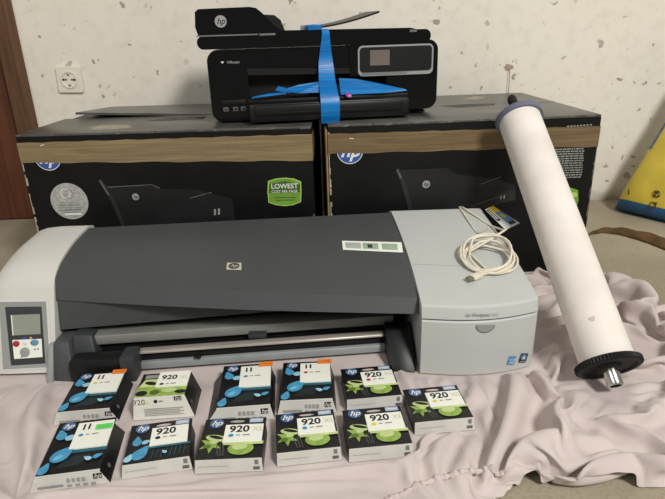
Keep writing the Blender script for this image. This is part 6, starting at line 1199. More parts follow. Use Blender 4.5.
-1,0,-1,0,-1,0,0,-1,0,-1,0,0,-1,0,0,0,0,-1,0,1,0,0,1,-3,-7,2,-7,-10,-5,14,-16,0,13,6,-1,1,0,-26,3,-27,-21,-1,-16,1,0,0,1,0,1,2,-16,-9,9,-15,-23,-23,10,8,-19,-6,-2,-4,-4,3,-4,25,44,
34,25,40,29,12,-7,-2,0,1,-3,1,-2,2,1,0,0,1,0,0,0,1,0,0,1,0,0,0,1,0,0,0,0,0,0,0,0,-1,0,-1,0,0,-1,0,-1,0,-1,0,-1,0,0,-1,0,-1,0,0,-1,0,0,0,-1,0,0,-2,0,-1,-1,0,1,-26,3,3,2,2,3,5,0,0,
-10,-3,-3,-5,5,-2,16,4,-7,-6,-19,-25,-20,-11,7,-4,0,0,0,1,0,1,-11,-7,-7,-13,-28,-20,8,5,-4,-2,-3,-3,-3,-8,-11,5,32,41,23,34,42,22,11,2,-5,1,-8,7,-2,0,3,1,1,0,0,0,1,0,0,1,0,0,0,1,0,
0,0,1,0,0,0,0,-1,0,0,-1,0,0,-1,0,-1,0,-1,0,-1,0,0,-1,0,-1,0,0,-1,0,0,-1,0,-1,-1,0,0,-1,-1,-1,-1,-1,-1,-1,-2,2,-2,2,-25,6,4,4,4,0,7,-9,-2,-3,-24,1,13,19,-22,6,2,-26,-26,-16,1,-6,10,
-1,2,0,1,-2,-9,-2,-6,-18,-24,-28,3,0,8,2,-2,-3,-4,-7,-17,-10,13,36,25,26,45,36,18,19,-7,-17,9,3,-9,-2,11,11,0,1,0,1,0,0,0,1,0,0,1,0,0,1,0,0,0,0,0,0,0,0,0,-1,0,0,-1,0,-1,0,-1,0,-1,
0,0,-1,0,-1,0,0,-1,0,-1,0,-1,0,0,-2,-1,-1,-1,-1,0,0,-1,-4,3,-3,3,-2,1,-4,-3,-2,-28,11,7,7,1,4,2,-2,-20,-20,11,7,-8,9,5,-9,-25,-26,1,1,-7,3,5,2,2,0,-9,-2,-2,-22,-25,-26,-2,-1,-3,9,
-8,3,5,-7,-9,-16,-12,21,30,16,36,47,26,28,9,-17,-3,5,-12,11,-1,1,1,1,1,2,1,2,3,7,1,2,2,1,1,1,1,1,0,1,0,0,0,0,0,0,0,-1,0,0,-1,0,-1,0,-1,0,0,-1,0,-1,0,0,-1,0,-1,0,-1,-1,-1,0,-1,-1,
-1,-1,0,0,-1,-2,-3,-1,2,1,0,1,-4,-4,-2,-26,-16,22,2,7,4,-2,-2,0,1,2,1,0,-2,-1,1,3,-8,22,-23,-17,-4,11,7,-6,8,-3,-22,-28,0,1,0,-7,4,5,2,1,-9,-3,2,-23,-26,-24,-2,-2,-2,-2,-2,-5,10,
-9,-7,-2,-24,0,24,13,24,44,41,27,29,-4,-6,-7,-2,4,4,5,1,0,1,1,0,0,-1,-1,-2,-4,-1,-1,-1,-1,-1,-1,0,0,0,0,0,0,0,0,0,1,0,0,0,1,2,1,2,2,2,2,2,2,1,2,1,2,1,1,0,1,0,0,0,0,0,0,0,0,-1,-7,
-7,3,3,3,1,1,0,-5,-3,-2,-26,-14,-14,34,-7,7,8,-1,-5,-3,-2,0,0,0,-1,-2,-2,0,0,0,-1,-1,24,-25,13,8,2,-20,28,-4,9,-34,4,3,2,3,3,4,0,-10,14,-11,-14,-4,-8,7,16,0,-28,-19,-1,4,1,-1,-7,3,
7,0,-12,-1,2,-20,-25,-21,-3,-2,-2,-3,-1,-4,-4,0,-1,-4,-24,-11,9,13,9,34,46,33,35,21,-3,-2,-8,-4,0,0,0,0,1,5,1,1,0,0,-1,0,0,-1,0,-1,0,-1,0,-1,1,0,1,1,1,2,1,1,1,1,2,1,1,1,1,2,1,1,1,
1,1,1,1,1,1,1,1,0,0,-1,-2,-6,-7,3,5,3,0,0,2,-5,-4,-4,-23,-11,-23,9,30,-29,16,1,-1,-4,18,-35,32,-32,-20,-14,21,22,21,13,10,2,4,0,-31,-13,-28,19,-7,26,19,5,-8,20,0,-15,-1,-5,12,-31,
3,3,3,3,4,3,-12,5,-8,2,-5,-8,-4,19,-25,0,-19,6,2,-9,-16,20,3,4,-10,-10,5,-14,-23,-19,-3,-3,-3,-2,-2,-2,-4,-3,-1,-6,-21,-11,0,4,0,17,41,43,33,35,10,9,-9,-2,-7,-1,0,-2,-1,-1,-1,0,1,
0,1,1,1,2,3,2,2,1,1,1,0,-1,-1,-2,-2,-1,0,0,1,1,1,1,1,1,2,1,2,2,2,1,2,1,2,-7,-4,10,-3,-3,5,3,5,1,-1,2,-4,-6,-9,-15,-11,-28,-11,32,-11,-19,20,29,-12,19,-33,-8,4,-22,-20,21,10,12,9,
18,17,15,-19,-29,-23,-18,-5,6,13,21,29,7,2,13,-5,0,-27,1,29,0,-6,2,-2,-36,4,4,5,4,3,1,-5,-3,2,1,-7,-7,-3,-2,-21,-21,17,-26,18,-11,-4,21,8,-3,-19,4,-15,-16,-12,-3,-3,-3,-3,-2,-2,-3,
-3,-4,-8,-19,-10,-1,-3,-6,0,26,43,40,34,31,11,10,-10,0,-10,-1,-1,0,-1,1,0,1,0,0,0,0,1,0,0,-1,0,-1,0,0,-1,0,0,1,4,2,1,1,2,1,1,2,1,1,1,1,1,0,0,0,0,0,0,0,1,0,2,2,5,7,-1,1,-2,0,-10,-5,
-15,-10,-28,-13,0,26,-33,8,31,5,-27,20,-8,-17,-31,7,-17,20,7,2,19,12,11,10,-15,-20,-23,-4,-4,21,21,22,21,-2,9,-10,-13,-10,0,-3,27,15,-3,4,-8,-1,1,-3,-3,-32,1,2,1,2,3,5,5,-13,-1,-1,
17,-7,-9,-6,-15,-13,-13,-13,8,0,-9,2,12,18,-3,-17,-12,-9,-7,-4,-3,-3,-3,-3,-3,-2,-2,-4,-9,-16,-14,-1,-3,-9,-11,10,27,43,35,39,20,20,6,-10,-2,-9,-1,-1,0,0,0,2,-1,0,0,-1,0,-1,0,0,0,
0,0,0,0,1,2,2,4,10,5,-6,-7,14,4,3,8,-2,4,-4,0,-9,-6,-12,-12,-26,-13,-18,24,-23,4,0,30,-7,-31,8,18,-29,-19,-10,-3,3,5,9,10,10,11,9,-27,-5,20,-20,26,23,23,21,-8,-6,11,-10,-9,4,-3,-4,
16,20,10,-8,0,-2,-2,-2,-1,-8,-5,6,2,1,-44,6,4,5,4,3,3,-4,-1,-5,14,-17,5,-7,-16,-16,-8,-13,-8,13,-22,4,26,-7,-12,15,-11,-8,-5,-3,-3,-3,-3,-4,-3,-3,-1,-5,-16,-13,-17,6,-7,-14,-6,16,
25,43,35,36,19,21,-1,-4,-5,-7,0,-1,0,0,0,0,0,0,0,1,0,0,0,0,-1,0,3,17,3,3,9,3,0,-4,-3,-11,-6,-20,-17,-22,-11,-8,9,-20,23,-5,23,-23,-7,8,-30,11,-10,-3,2,3,3,4,3,8,-15,-8,8,24,-10,
-14,28,29,13,-6,31,7,-13,-4,1,-16,12,13,18,16,-9,1,-9,-3,1,-28,15,-17,-15,3,30,5,-1,0,-6,3,-39,3,4,3,4,4,3,3,-5,-2,-7,0,9,-14,-22,-8,-4,-25,-4,10,-23,3,22,7,-10,-14,11,2,-4,-4,-3,
-3,-3,-3,-3,-3,-3,-7,-16,-16,-14,4,-10,-14,0,17,25,42,35,32,20,18,-2,-2,-9,-2,-1,16,8,9,5,0,-7,0,-12,-4,-20,-15,-27,-5,-20,11,-20,14,15,-5,3,-4,-21,-14,-19,29,6,2,3,3,4,4,-7,-3,
-14,4,7,7,-5,-3,10,9,17,12,17,28,-3,-22,2,9,19,14,17,-5,1,-18,7,-21,-8,-12,7,-24,-6,30,20,7,-14,-11,15,-1,-5,1,-1,-4,-34,4,17,1,10,-5,-4,-5,-1,-16,-10,-9,-3,-14,-25,4,-19,-2,2,10,
17,2,-11,-6,13,4,-4,-3,-3,-3,-3,-3,-3,-8,-17,-12,-8,-14,1,-13,-8,4,14,25,41,35,22,27,14,-1,-1,-10,-1,0,7,14,8,1,5,-4,-2,-10,-4,-16,-16,-29,-4,-18,-10,4,-15,21,16,-2,-35,-22,-16,
-13,12,22,16,8,-4,17,-11,12,-9,2,5,7,6,-3,-4,5,10,17,12,14,4,11,-4,0,3,19,16,11,2,-14,1,-6,-8,-9,-12,-28,10,-5,4,28,9,-4,-3,5,9,-5,-10,-9,12,-12,4,-14,1,15,-3,-4,-5,-5,-16,-8,-9,
-10,-21,-10,-10,-4,-3,-2,1,2,17,-22,15,7,12,-2,-3,-3,-3,-3,-3,-4,-15,-16,-6,-10,-15,-7,-5,-4,4,13,25,38,35,19,28,5,7,-2,-9,-1,0,-1,5,14,3,9,-6,8,-11,1,-14,-5,-19,-27,-9,-9,-20,6,
-17,5,24,8,-26,-22,-17,-9,-6,-6,11,17,18,16,8,5,0,3,4,7,7,-2,-5,4,4,18,14,14,3,6,5,1,-2,14,19,9,0,-3,0,-6,-10,-8,-30,-22,11,6,3,10,-30,-3,15,30,-9,20,-4,-21,-15,19,8,-19,1,8,10,-4,
-4,-17,-15,-16,3,-13,-15,-11,-7,-2,-2,-3,-6,4,-14,4,18,12,11,1,-3,-3,-3,-3,-3,-10,-18,-7,-9,-14,-11,-4,-5,-4,4,12,25,36,31,21,25,3,10,-6,-6,0,0,2,11,7,5,-3,-9,10,-2,-14,-1,-21,-23,
-18,-1,-21,-5,-2,-14,19,19,-9,-23,-15,-10,-8,-6,9,17,15,12,11,9,5,-9,14,9,7,-1,-6,2,5,7,22,13,6,-20,-8,23,5,21,17,-27,7,26,-4,-31,-12,-11,-12,-9,-9,22,13,-17,-29,-9,27,24,11,13,4,
-20,-17,18,13,-25,1,-5,21,3,-16,-21,-1,-20,2,-16,-15,-3,-3,-2,-2,-3,-9,-11,-2,4,14,19,7,8,-3,-3,-3,-3,-6,-17,-11,-6,-15,-12,-5,-4,-5,-4,3,12,26,34,19,30,20,5,11,-7,-5,0,0,2,-1,14,
0,-6,-7,17,-6,-4,-4,-14,-24,-22,-2,-15,-14,3,-14,-1,23,8,-16,-19,-7,-20,9,3,-9,14,15,16,21,-2,8,15,-6,19,3,-6,3,5,2,16,10,-12,-12,3,-4,20,30,3,3,-9,1,8,-10,-9,-8,-13,-9,-8,-1,2,4,
-20,-16,16,25,-24,21,-2,28,-28,25,-18,6,1,2,-1,-4,1,-21,-11,-10,-13,-2,-3,-2,-3,-2,-2,-4,-11,-10,-1,1,11,20,8,10,0,-3,-3,-4,-13,-15,-5,-13,-15,-6,-4,-4,-4,-4,1,13,24,29,21,30,12,
13,8,-7,-4,0,0,0,1,17,-13,-1,-5,18,-6,-12,-2,-25,-23,-15,1,-19,-1,-4,-17,16,10,6,-19,-9,-19,11,-13,7,13,14,14,4,14,12,12,-6,19,-6,8,4,4,3,4,7,-1,-11,6,-19,8,31,29,-17,9,3,2,-15,-1,
-9,-13,-7,-7,-14,14,-25,-25,10,22,-12,-22,6,12,29,-10,8,12,2,1,0,9,-2,-17,6,-17,-17,-2,-13,1,-2,-3,-3,-2,-3,-16,0,-10,1,1,2,18,18,8,-4,4,-3,-11,-14,-8,-9,-16,-9,-4,-4,-5,-3,-4,1,
13,24,21,26,27,10,15,6,-7,-3,0,0,0,1,-27,-23,-19,5,-15,-8,0,-11,-12,16,3,6,-17,-12,-3,4,5,12,3,14,16,14,13,9,-7,4,9,13,5,4,-5,0,10,-20,14,-12,-15,19,11,13,15,17,3,-5,-9,-2,-11,-9,
-9,-7,-14,-21,-16,3,7,18,-12,-21,6,4,5,26,11,11,1,-8,0,14,-9,-17,5,-14,-15,-5,-5,1,-3,-2,-3,-2,-14,-10,-5,0,1,1,2,1,24,9,3,5,-4,-14,-10,-7,-16,-12,-5,-4,-4,-5,-3,-4,0,14,22,18,27,
23,11,16,4,-7,-2,0,0,0,-22,-22,-22,3,-7,-14,-1,-4,-13,-10,2,1,13,-4,-5,5,2,9,8,5,14,23,11,8,-1,4,4,-12,4,19,8,2,-8,-6,14,-17,-14,20,16,12,14,17,6,-11,-5,-6,-6,-7,-9,-12,-18,-22,
-10,0,-14,28,-6,-20,17,1,0,22,11,-8,-2,15,0,-1,-12,1,8,-16,-15,0,-5,2,-3,-3,-1,-17,-12,1,-5,1,1,1,2,0,6,24,3,7,-6,-14,-7,-17,-12,-6,-4,-4,-4,-5,-3,-5,0,15,18,19,27,17,14,16,2,-6,
-2,0,0,0,0,0,0,-19,-20,-21,-9,5,-14,-6,1,-10,-12,-4,1,18,1,-3,5,2,2,8,10,5,14,28,-6,11,7,-2,-10,-8,0,24,-1,11,-9,2,-4,-16,12,19,23,10,13,-18,10,-1,-2,-5,-6,-21,-6,-18,-26,-13,-3,
-15,21,8,-16,8,19,0,-4,6,13,-4,15,0,-17,9,1,-18,-11,3,2,-2,2,-6,0,-7,-19,-5,1,-5,2,1,1,2,0,1,10,20,-2,2,-13,-19,-10,-7,-4,-4,-4,-7,-2,-3,-6,1,14,14,21,25,15,16,14,1,-6,-1,0,0,0,0,
0,0,0,0,0,0,0,0,0,0,0,0,0,0,0,0,0,0,0,0,-16,-18,-20,-15,6,-7,-11,0,-3,-10,-9,0,12,9,3,1,5,-3,11,11,3,14,4,12,-5,-7,-4,4,5,20,0,10,-6,11,-15,7,-12,4,20,19,25,-6,-12,7,-16,8,3,0,-17,
-15,-22,-21,-23,-7,8,-8,7,6,13,7,18,-4,1,10,1,7,0,-16,13,-3,-21,-2,1,-2,3,2,-7,0,-15,-13,-17,6,6,2,1,2,1,1,0,2,8,13,4,-19,-12,-11,-4,-4,-4,-7,-4,-2,-3,-7,2,13,13,21,22,14,18,14,-8,
0,-1,0,0,0,0,0,0,0,0,0,0,0,0,0,0,0,0,0,0,0,0,0,0,0,0,0,0,0,0,0,0,0,-12,-16,-20,-21,6,0,-12,-4,1,-6,-9,-5,12,10,7,-9,16,-2,-3,14,14,-5,13,9,6,-5,-6,5,5,10,-11,11,-1,18,-6,-7,-8,8,
19,15,23,-3,-4,-8,-20,-4,-3,10,-22,-30,-24,6,0,-7,2,-1,2,7,13,-3,22,5,0,5,7,-4,0,-12,-9,10,-12,1,1,-3,3,1,-5,-4,-14,-15,-18,6,8,6,2,1,1,1,0,1,2,6,6,-9,-12,-10,-6,-1,-5,-7,-2,-3,-3,
-7,3,11,11,22,19,14,18,4,-1,0,0,0,0,0,0,0,0,0,0,0,0,0,0,0,0,0,0,0,0,0,0,0,0,0,0,0,0,0,0,0,0,0,0,0,0,0,0,0,0,0,0,-9,-15,-24,-16,-1,7,-8,-8,0,-1,-8,-6,3,16,8,-11,15,-16,13,17,-5,19,
-2,3,20,-1,-6,-2,11,8,-12,13,3,-8,13,-2,-11,8,14,11,-18,-1,0,4,3,7,-12,-11,-23,-25,-24,-25,1,26,26,0,1,4,13,-11,18,19,2,2,10,-16,0,-15,-5,2,2,1,1,-4,3,-2,-1,-15,-7,-21,-12,2,8,7,9,
1,1,1,1,0,2,3,7,-9,-12,-9,-5,-2,-5,-6,-2,-2,-6,-5,4,7,12,21,16,15,17,1,1,0,0,0,0,0,0,0,0,0,0,-5,-15,-23,-15,-7,8,-1,-9,-3,2,-4,-6,-4,13,15,-8,9,-21,12,4,22,12,3,4,2,13,-3,-7,6,-5,
6,-2,22,-20,-2,-30,21,29,15,2,-11,-7,4,10,3,-8,-13,-15,-18,-22,-23,-24,-5,21,28,18,2,-11,26,-13,14,20,7,0,-18,5,0,-12,-1,0,-9,14,1,-4,3,-2,-25,4,-21,-12,-2,-3,5,9,7,9,1,1,1,1,1,3,
6,-11,-10,-9,-4,-3,-7,-3,-3,-1,-7,-3,3,4,14,19,14,16,14,1,1,0,0,0,-6,1,-14,-18,-14,-10,2,8,-8,-6,2,0,-5,-3,1,16,-2,-16,-3,10,14,15,10,17,3,-2,2,-7,16,7,-19,-20,-16,24,24,21,14,-12,
-11,10,-8,1,-21,-6,-11,-25,-20,-16,-2,-4,1,17,21,24,-5,-5,12,10,23,8,-3,-22,6,0,-8,2,-2,-16,8,11,0,0,-27,-11,10,-22,-2,-2,-2,-2,6,10,8,7,2,1,1,1,2,5,-11,-10,-8,-4,-3,-7,-2,-3,-2,
-6,-3,1,4,15,17,13,17,10,1,1,0,0,0,-3,-9,-2,-17,-15,-8,-3,8,0,-8,-3,5,-2,-10,8,4,5,-15,1,6,12,13,11,9,8,-12,14,7,-4,-29,-4,-8,22,24,1,22,-14,16,-18,-19,-19,-16,-9,-8,-8,-8,-5,-4,5,
14,-4,25,25,-5,11,1,13,24,-10,-15,0,0,-2,-1,-15,-4,0,14,-16,-12,-5,-1,-5,-1,-2,-2,-2,-2,-2,9,10,5,9,4,0,1,2,3,-11,-9,-8,-3,-5,-4,-3,-3,-2,-6,-2,-2,5,14,16,13,17,4,4,0,0,0,0,-9,-2,
-1,-14,-14,-8,-6,6,6,-6,-5,-2,8,-12,6,9,-15,5,2,3,12,13,10,1,6,-6,3,2,-16,1,-7,-7,22,-3,18,20,-10,8,-19,-20,-11,-8,-8,-8,-8,-6,-6,4,15,-4,12,-6,26,20,6,2,26,-3,-16,-6,0,3,-3,-13,
-2,-6,15,-13,-15,0,-1,-5,-6,3,-2,-2,-2,-2,-2,8,14,4,5,8,1,1,-4,-4,-9,-8,-2,-5,-4,-3,-3,-3,-5,-3,-3,6,14,13,14,15,1,5,0,0,0,0,0,-1,-1,1,0,-6,0,-6,-7,-14,-9,-5,1,10,-1,-6,-4,0,0,-6,
4,2,5,2,2,10,14,9,4,-9,-1,0,0,0,-8,-7,-6,-5,12,15,20,7,-27,-3,-8,-8,-7,-9,-8,-5,-9,3,16,-4,13,-4,-12,17,28,4,-5,6,23,-17,0,10,-5,-14,1,-6,-3,0,-14,4,-1,-7,-7,-3,7,-2,-2,-2,-2,0,3,
22,3,10,1,0,-10,0,-6,-8,-1,-5,-5,-2,-3,-4,-3,-5,-4,7,14,12,14,11,0,5,0,0,0,0,0,0,-1,0,1,0,-1,0,-1,1,-1,-3,1,-5,-5,-13,-10,-4,-4,10,6,-5,-4,-1,-3,-1,4,3,5,2,2,2,14,3,2,7,-3,1,0,-13,
-13,-15,15,-4,-13,9,10,30,-4,-4,-8,-8,-8,-8,-8,-6,-10,2,16,-4,-14,15,-9,21,16,16,-4,1,18,-15,0,15,-16,-3,2,-6,-3,-7,-7,5,-4,-5,-6,-3,-4,7,0,-2,-1,-2,4,1,24,5,6,-1,-12,-7,2,-7,0,-5,
-5,-2,-4,-3,-3,-8,-2,8,13,11,14,6,0,5,0,0,0,0,0,0,-1,1,1,-1,0,0,0,0,0,-2,-8,6,-5,-12,-9,-5,-4,5,11,0,-5,-1,-2,0,2,4,5,2,3,-6,14,2,2,12,-7,-29,-10,-9,-8,-1,7,16,0,-12,17,3,12,21,-1,
-8,-8,-8,-9,-7,-7,-10,0,15,-2,-15,-6,7,13,22,22,0,-10,6,-3,0,10,-4,-3,2,-6,-6,-4,-7,5,-5,-4,-7,-6,-2,-1,-10,12,4,0,-2,5,7,22,7,-17,2,-8,2,-4,-7,2,-6,-2,-5,-1,-3,-9,-1,8,12,11,12,
-1,4,4,0,0,0,0,0,1,-1,1,1,-2,1,-1,1,1,-9,1,-2,6,-1,-13,-6,-5,-4,1,11,5,-4,-2,0,-1,4,3,6,2,-17,9,2,5,10,4,-6,-16,-8,-6,-7,-8,-12,1,6,13,-8,20,12,4,6,14,-1,-8,-8,-21,4,-11,-5,0,3,7,
-15,-3,7,8,9,10,22,-2,-18,10,0,-7,20,-2,0,-6,-7,-2,-8,-1,2,-5,-6,-6,-6,-4,-4,-7,4,15,4,-8,17,12,12,-13,1,-3,-5,2,-11,6,-9,-1,-3,0,-3,-8,0,6,10,11,7,-2,6,2,0,0,0,0,0,1,0,0,2,-3,2,
-2,3,-4,-4,1,-6,10,2,-13,-4,-4,-5,0,7,11,-11,7,1,0,-1,8,5,-3,-20,-11,29,7,5,-2,-11,9,4,-7,-9,1,-9,-9,-7,-8,-8,-6,-7,4,11,21,14,12,1,9,7,-6,-21,-13,8,-11,-4,-19,16,-23,17,1,7,8,8,
-7,3,23,-6,-2,1,-1,1,14,4,-8,-9,-13,-4,-7,6,8,-6,-7,-5,-6,-8,-8,11,9,-3,5,7,16,12,-7,-7,5,-5,1,-12,8,-10,1,-3,3,-4,-8,0,5,8,9,4,-3,3,4,0,0,0,0,0,0,0,0,0,0,0,0,0,0,0,0,0,0,1,1,1,-3,
4,-2,-4,5,-6,3,-7,2,13,-13,-8,3,-6,0,5,11,-14,13,0,-18,22,4,-16,9,-17,-5,7,29,5,-1,-12,3,-3,-10,19,-6,-4,1,-10,-9,-6,-7,-7,-7,-9,1,7,14,17,16,8,10,-13,1,-18,-4,-2,-5,-26,2,-1,-5,
14,9,6,9,8,-6,-6,-15,25,2,1,6,-2,5,9,-23,-10,4,-2,-10,13,6,-11,0,-9,-9,-4,-9,2,4,13,0,14,8,6,6,-11,-6,12,-4,-9,8,-12,5,-3,4,-6,-8,2,2,10,1,7,-5,4,2,0,0,0,0,0,0,0,0,0,0,0,0,0,0,0,0,
0,1,1,0,2,-4,5,-3,-5,8,-7,5,-7,0,14,-10,-8,6,-6,-1,3,12,-16,14,4,-16,-4,23,-17,-5,0,-1,-12,31,17,2,-9,1,-12,-1,-6,-2,18,-5,-6,-5,-7,-7,-10,-17,1,5,6,7,11,17,15,-6,1,-17,8,-5,-2,
-31,-12,13,0,-4,1,16,10,9,9,-6,-10,-13,-1,19,1,13,-2,3,-6,-11,-16,6,5,-12,14,6,-14,4,-11,-5,-13,-2,3,4,4,7,9,-2,23,-11,-3,1,12,-13,2,7,-13,7,-3,5,-8,-6,3,0,10,-5,10,-6,4,0,0,0,0,0,
0,0,0,0,0,0,0,0,0,0,0,0,0,1,1,-8,-9,5,29,12,-3,-2,-11,-11,-10,6,14,7,-5,-7,-8,-12,-25,-1,6,6,7,6,7,9,10,10,-4,-20,-15,8,-13,-14,0,11,3,-3,-2,7,17,7,15,-7,-13,-9,-1,8,1,16,-12,8,-5,
-19,-6,9,6,-13,13,-16,8,-9,4,-11,-9,0,5,4,4,4,5,4,4,6,-5,8,-10,10,-9,-2,3,-2,8,-7,10,-7,6,-3,0,0,0,0,0,0,0,0,0,0,0,0,0,0,0,0,0,0,0,0,0,0,0,0,0,0,0,0,2,-1,-10,6,4,7,-3,0,9,-5,5,-17,
12,2,-25,-12,-9,-6,10,6,-1,6,7,6,7,7,7,10,-14,14,-23,-11,-17,12,-8,0,5,9,-2,-3,3,16,8,14,-16,-4,-5,1,-4,1,17,-15,-9,-4,-3,-1,1,8,-10,7,-6,8,-6,1,-14,-3,-2,2,9,4,4,4,2,7,3,-4,0,0,0,
0,0,0,0,0,0,0,0,0,3,-3,-14,21,7,3,0,-2,-5,-7,-25,19,21,-8,-23,-20,-25,-9,-10,3,14,25,20,17,8,8,7,3,-6,-5,-29,-9,-6,-7,9,9,7,9,0,-4,1,16,9,-11,10,-25,17,1,-15,1,2,-6,2,-3,-2,-1,-2,
-13,9,9,-4,8,-5,-10,-4,-2,-2,-1,3,11,6,3,1,-11,3,9,0,0,0,0,0,0,0,0,0,0,1,-1,4,-4,-8,17,-27,1,2,9,-7,15,-17,-13,17,18,-16,-25,-26,1,-10,-8,-6,16,22,29,17,13,9,0,-18,-28,-5,12,-8,-1,
2,2,18,-3,-11,25,1,0,4,5,-15,2,-22,31,-9,-5,2,-5,-7,12,-1,-3,-8,-15,13,10,-1,8,-6,-9,-3,-2,-2,-1,1,2,14,-10,0,3,2,4,6,-16,-8,-8,-8,-3,2,10,8,10,-10,-13,-12,-5,-24,6,1,-12,1,13,31,
18,19,13,-11,-30,-14,19,13,-7,0,2,-4,-16,4,11,24,13,-1,4,3,-27,-5,-2,14,-7,-1,4,-8,5,6,-9,-22,3,12,7,6,5,-6,-5,-3,-2,-1,-2,-10,11,-10,10,5,3,-4,15,3,-20,-1,-9,-8,-7,6,6,11,-4,-8,
-5,-8,-14,-25,-15,-2,-1,24,8,8,15,24,3,-25,-3,9,0,30,-3,1,1,-10,-18,10,1,23,23,3,-6,-20,-17,14,8,-9,-2,-13,22,-9,7,5,-19,-19,9,10,9,7,-7,5,-3,-2,-3,-1,-4,-12,-1,4,8,9,0,-2,14,2,
-26,-6,2,-1,-7,5,-7,-9,-7,-4,0,-24,-14,-6,11,-4,-8,14,25,10,8,5,-5,8,-5,-6,-5,19,30,2,-2,-19,-13,13,-4,22,23,4,-16,-11,-13,-5,15,-5,-9,14,2,5,-1,-17,-21,-13,25,20,9,-5,1,1,-2,-3,
-1,-6,-12,-1,5,7,8,2,-2,1,1,-8,-5,-3,-3,0,4,-7,-8,-8,-3,-12,-15,-16,-4,-3,-2,1,6,17,25,13,-17,3,23,-5,-4,-14,1,13,22,14,-21,-7,0,9,14,25,1,-26,0,-5,6,-9,0,-2,2,14,2,-11,-25,-9,-19,
25,26,1,9,2,2,-1,-3,-2,-9,-10,0,6,5,-1,-1,0,-13,11,13,-6,-3,-10,6,-14,-26,0,17,-8,-13,-17,-3,-3,-3,-3,-3,2,6,16,29,-16,12,-5,13,3,-11,-7,18,19,-8,1,2,0,-19,23,3,28,-21,3,-3,-8,-3,
4,1,1,5,-23,-4,-13,-16,11,27,12,-8,4,8,14,-3,-5,-13,-3,0,0,-1,-1,0,-3,5,0,-5,23,-3,-10,-10,-16,-16,-1,16,-16,-9,-3,-2,-3,-3,-3,-3,-3,0,5,14,12,-22,24,14,5,-3,-12,19,15,1,3,1,-8,
-16,-17,7,17,2,20,-8,-5,11,1,0,-16,0,-9,-13,-15,0,23,11,10,-9,6,21,5,-13,-4,-17,12,-7,-1,-1,-1,-2,18,-19,10,14,9,-11,-14,-24,-23,21,-5,-1,-3,-3,-3,-3,-3,-2,-3,-3,-2,1,15,-1,-17,22,
3,16,2,-8,4,1,15,2,2,2,-12,-20,9,12,12,5,-7,16,-13,-16,11,1,-11,-18,-5,1,1,9,10,11,0,21,12,-13,-22,-8,-1,-3,19,0,-1,-2,-9,11,8,5,0,-3,-12,-26,-15,17,4,0,-3,-3,-3,-3,-3,-3,-3,-2,
-12,8,9,-21,3,16,-7,12,17,5,1,2,13,-14,5,-3,-4,-5,6,4,19,-8,-2,3,-19,-3,22,-8,-22,-3,2,1,1,1,14,12,-4,20,-2,-13,-9,0,-3,-8,-1,-1,4,4,6,8,-7,-6,-3,3,7,-23,-8,15,10,0,-2,-3,-3,-3,-3,
-3,-3,-27,3,12,-11,-11,11,12,3,2,11,19,2,-4,-15,18,-9,5,5,-4,6,1,5,-4,-3,-12,-6,-4,-4,-5,12,1,-2,3,-3,13,12,1,8,4,-8,-8,0,-3,-8,-3,2,1,3,11,9,-4,-9,-10,-8,-2,-2,-3,10,14,4,-1,-3,
-3,-3,-3,-3,-26,-6,3,12,-12,-12,13,-16,31,2,5,18,-28,0,18,7,-2,8,7,-4,7,-8,0,-2,2,-14,-4,-4,-3,-4,-2,11,2,-2,-5,17,-2,13,12,-20,13,-4,0,-4,-8,-2,-2,4,1,-12,-3,-13,1,1,3,14,1,-4,8,
14,5,1,-2,-3,-3,-4,-19,-23,0,10,9,-11,-12,-13,-13,28,31,4,2,-19,3,17,11,-6,12,8,-4,-8,0,-6,0,6,-14,-1,-5,-2,-4,-4,0,13,-9,1,-6,11,5,21,-10,3,6,1,-9,-6,-9,8,1,1,-11,-4,-5,-4,-2,-2,
-1,-1,22,10,-10,-11,16,19,-19,-13,15,-22,-8,1,9,6,-19,-7,-21,1,6,29,26,-14,-9,9,14,16,-5,9,-15,13,-10,-2,-4,-3,-3,-15,14,-4,-3,-5,-3,-3,10,3,-9,-7,6,8,17,9,6,-4,-6,-5,-17,6,10,-1,
-9,2,-5,-3,-2,-2,-2,-2,-12,31,3,-11,3,5,6,-16,7,-8,-23,15,-6,12,-15,-11,-18,8,-5,16,31,-1,-4,9,12,8,6,4,-19,-9,12,-6,-2,3,-21,-3,-6,23,-2,-5,-5,-3,8,5,-11,-4,4,5,8,21,6,-8,-12,-20,
8,2,4,1,5,-2,-1,-7,-12,-4,-4,-4,1,1,14,15,4,5,-21,7,-13,-11,-6,12,4,11,-15,-14,-15,-1,3,8,11,19,-9,26,3,-11,21,-23,6,-10,15,-6,-5,-14,-9,6,9,13,-12,2,-2,0,11,-10,-4,5,5,6,10,-4,2,
-17,-7,2,12,3,-7,-2,-1,2,1,-3,-4,-3,-9,-3,8,11,15,8,-13,-10,-5,-5,-3,-4,10,7,7,-16,-12,-15,4,1,6,12,6,-8,27,-12,6,13,-9,-6,13,-6,-3,-3,-16,-4,4,11,7,-11,0,5,0,9,-6,-3,4,4,5,6,-5,
-6,-7,-4,1,1,11,-5,-12,-1,-2,-1,-1,0,1,5,-3,8,8,13,8,-9,-10,-5,-3,-4,-3,5,11,1,-12,-14,-13,1,6,6,9,-26,26,-8,24,4,13,-10,-13,9,-6,0,-16,-1,1,13,2,-5,-2,0,7,-1,4,-2,4,4,5,1,0,-7,
-21,10,2,1,-2,-1,-7,0,2,-5,5,2,-2,3,9,6,14,-5,-6,0,-3,-4,-3,-3,4,3,-21,-12,-11,12,2,7,-20,-18,25,-13,24,24,11,7,-10,-10,0,-3,-4,-6,1,-2,2,14,-4,-4,-1,3,7,3,-2,0,1,11,-2,3,-15,-21,
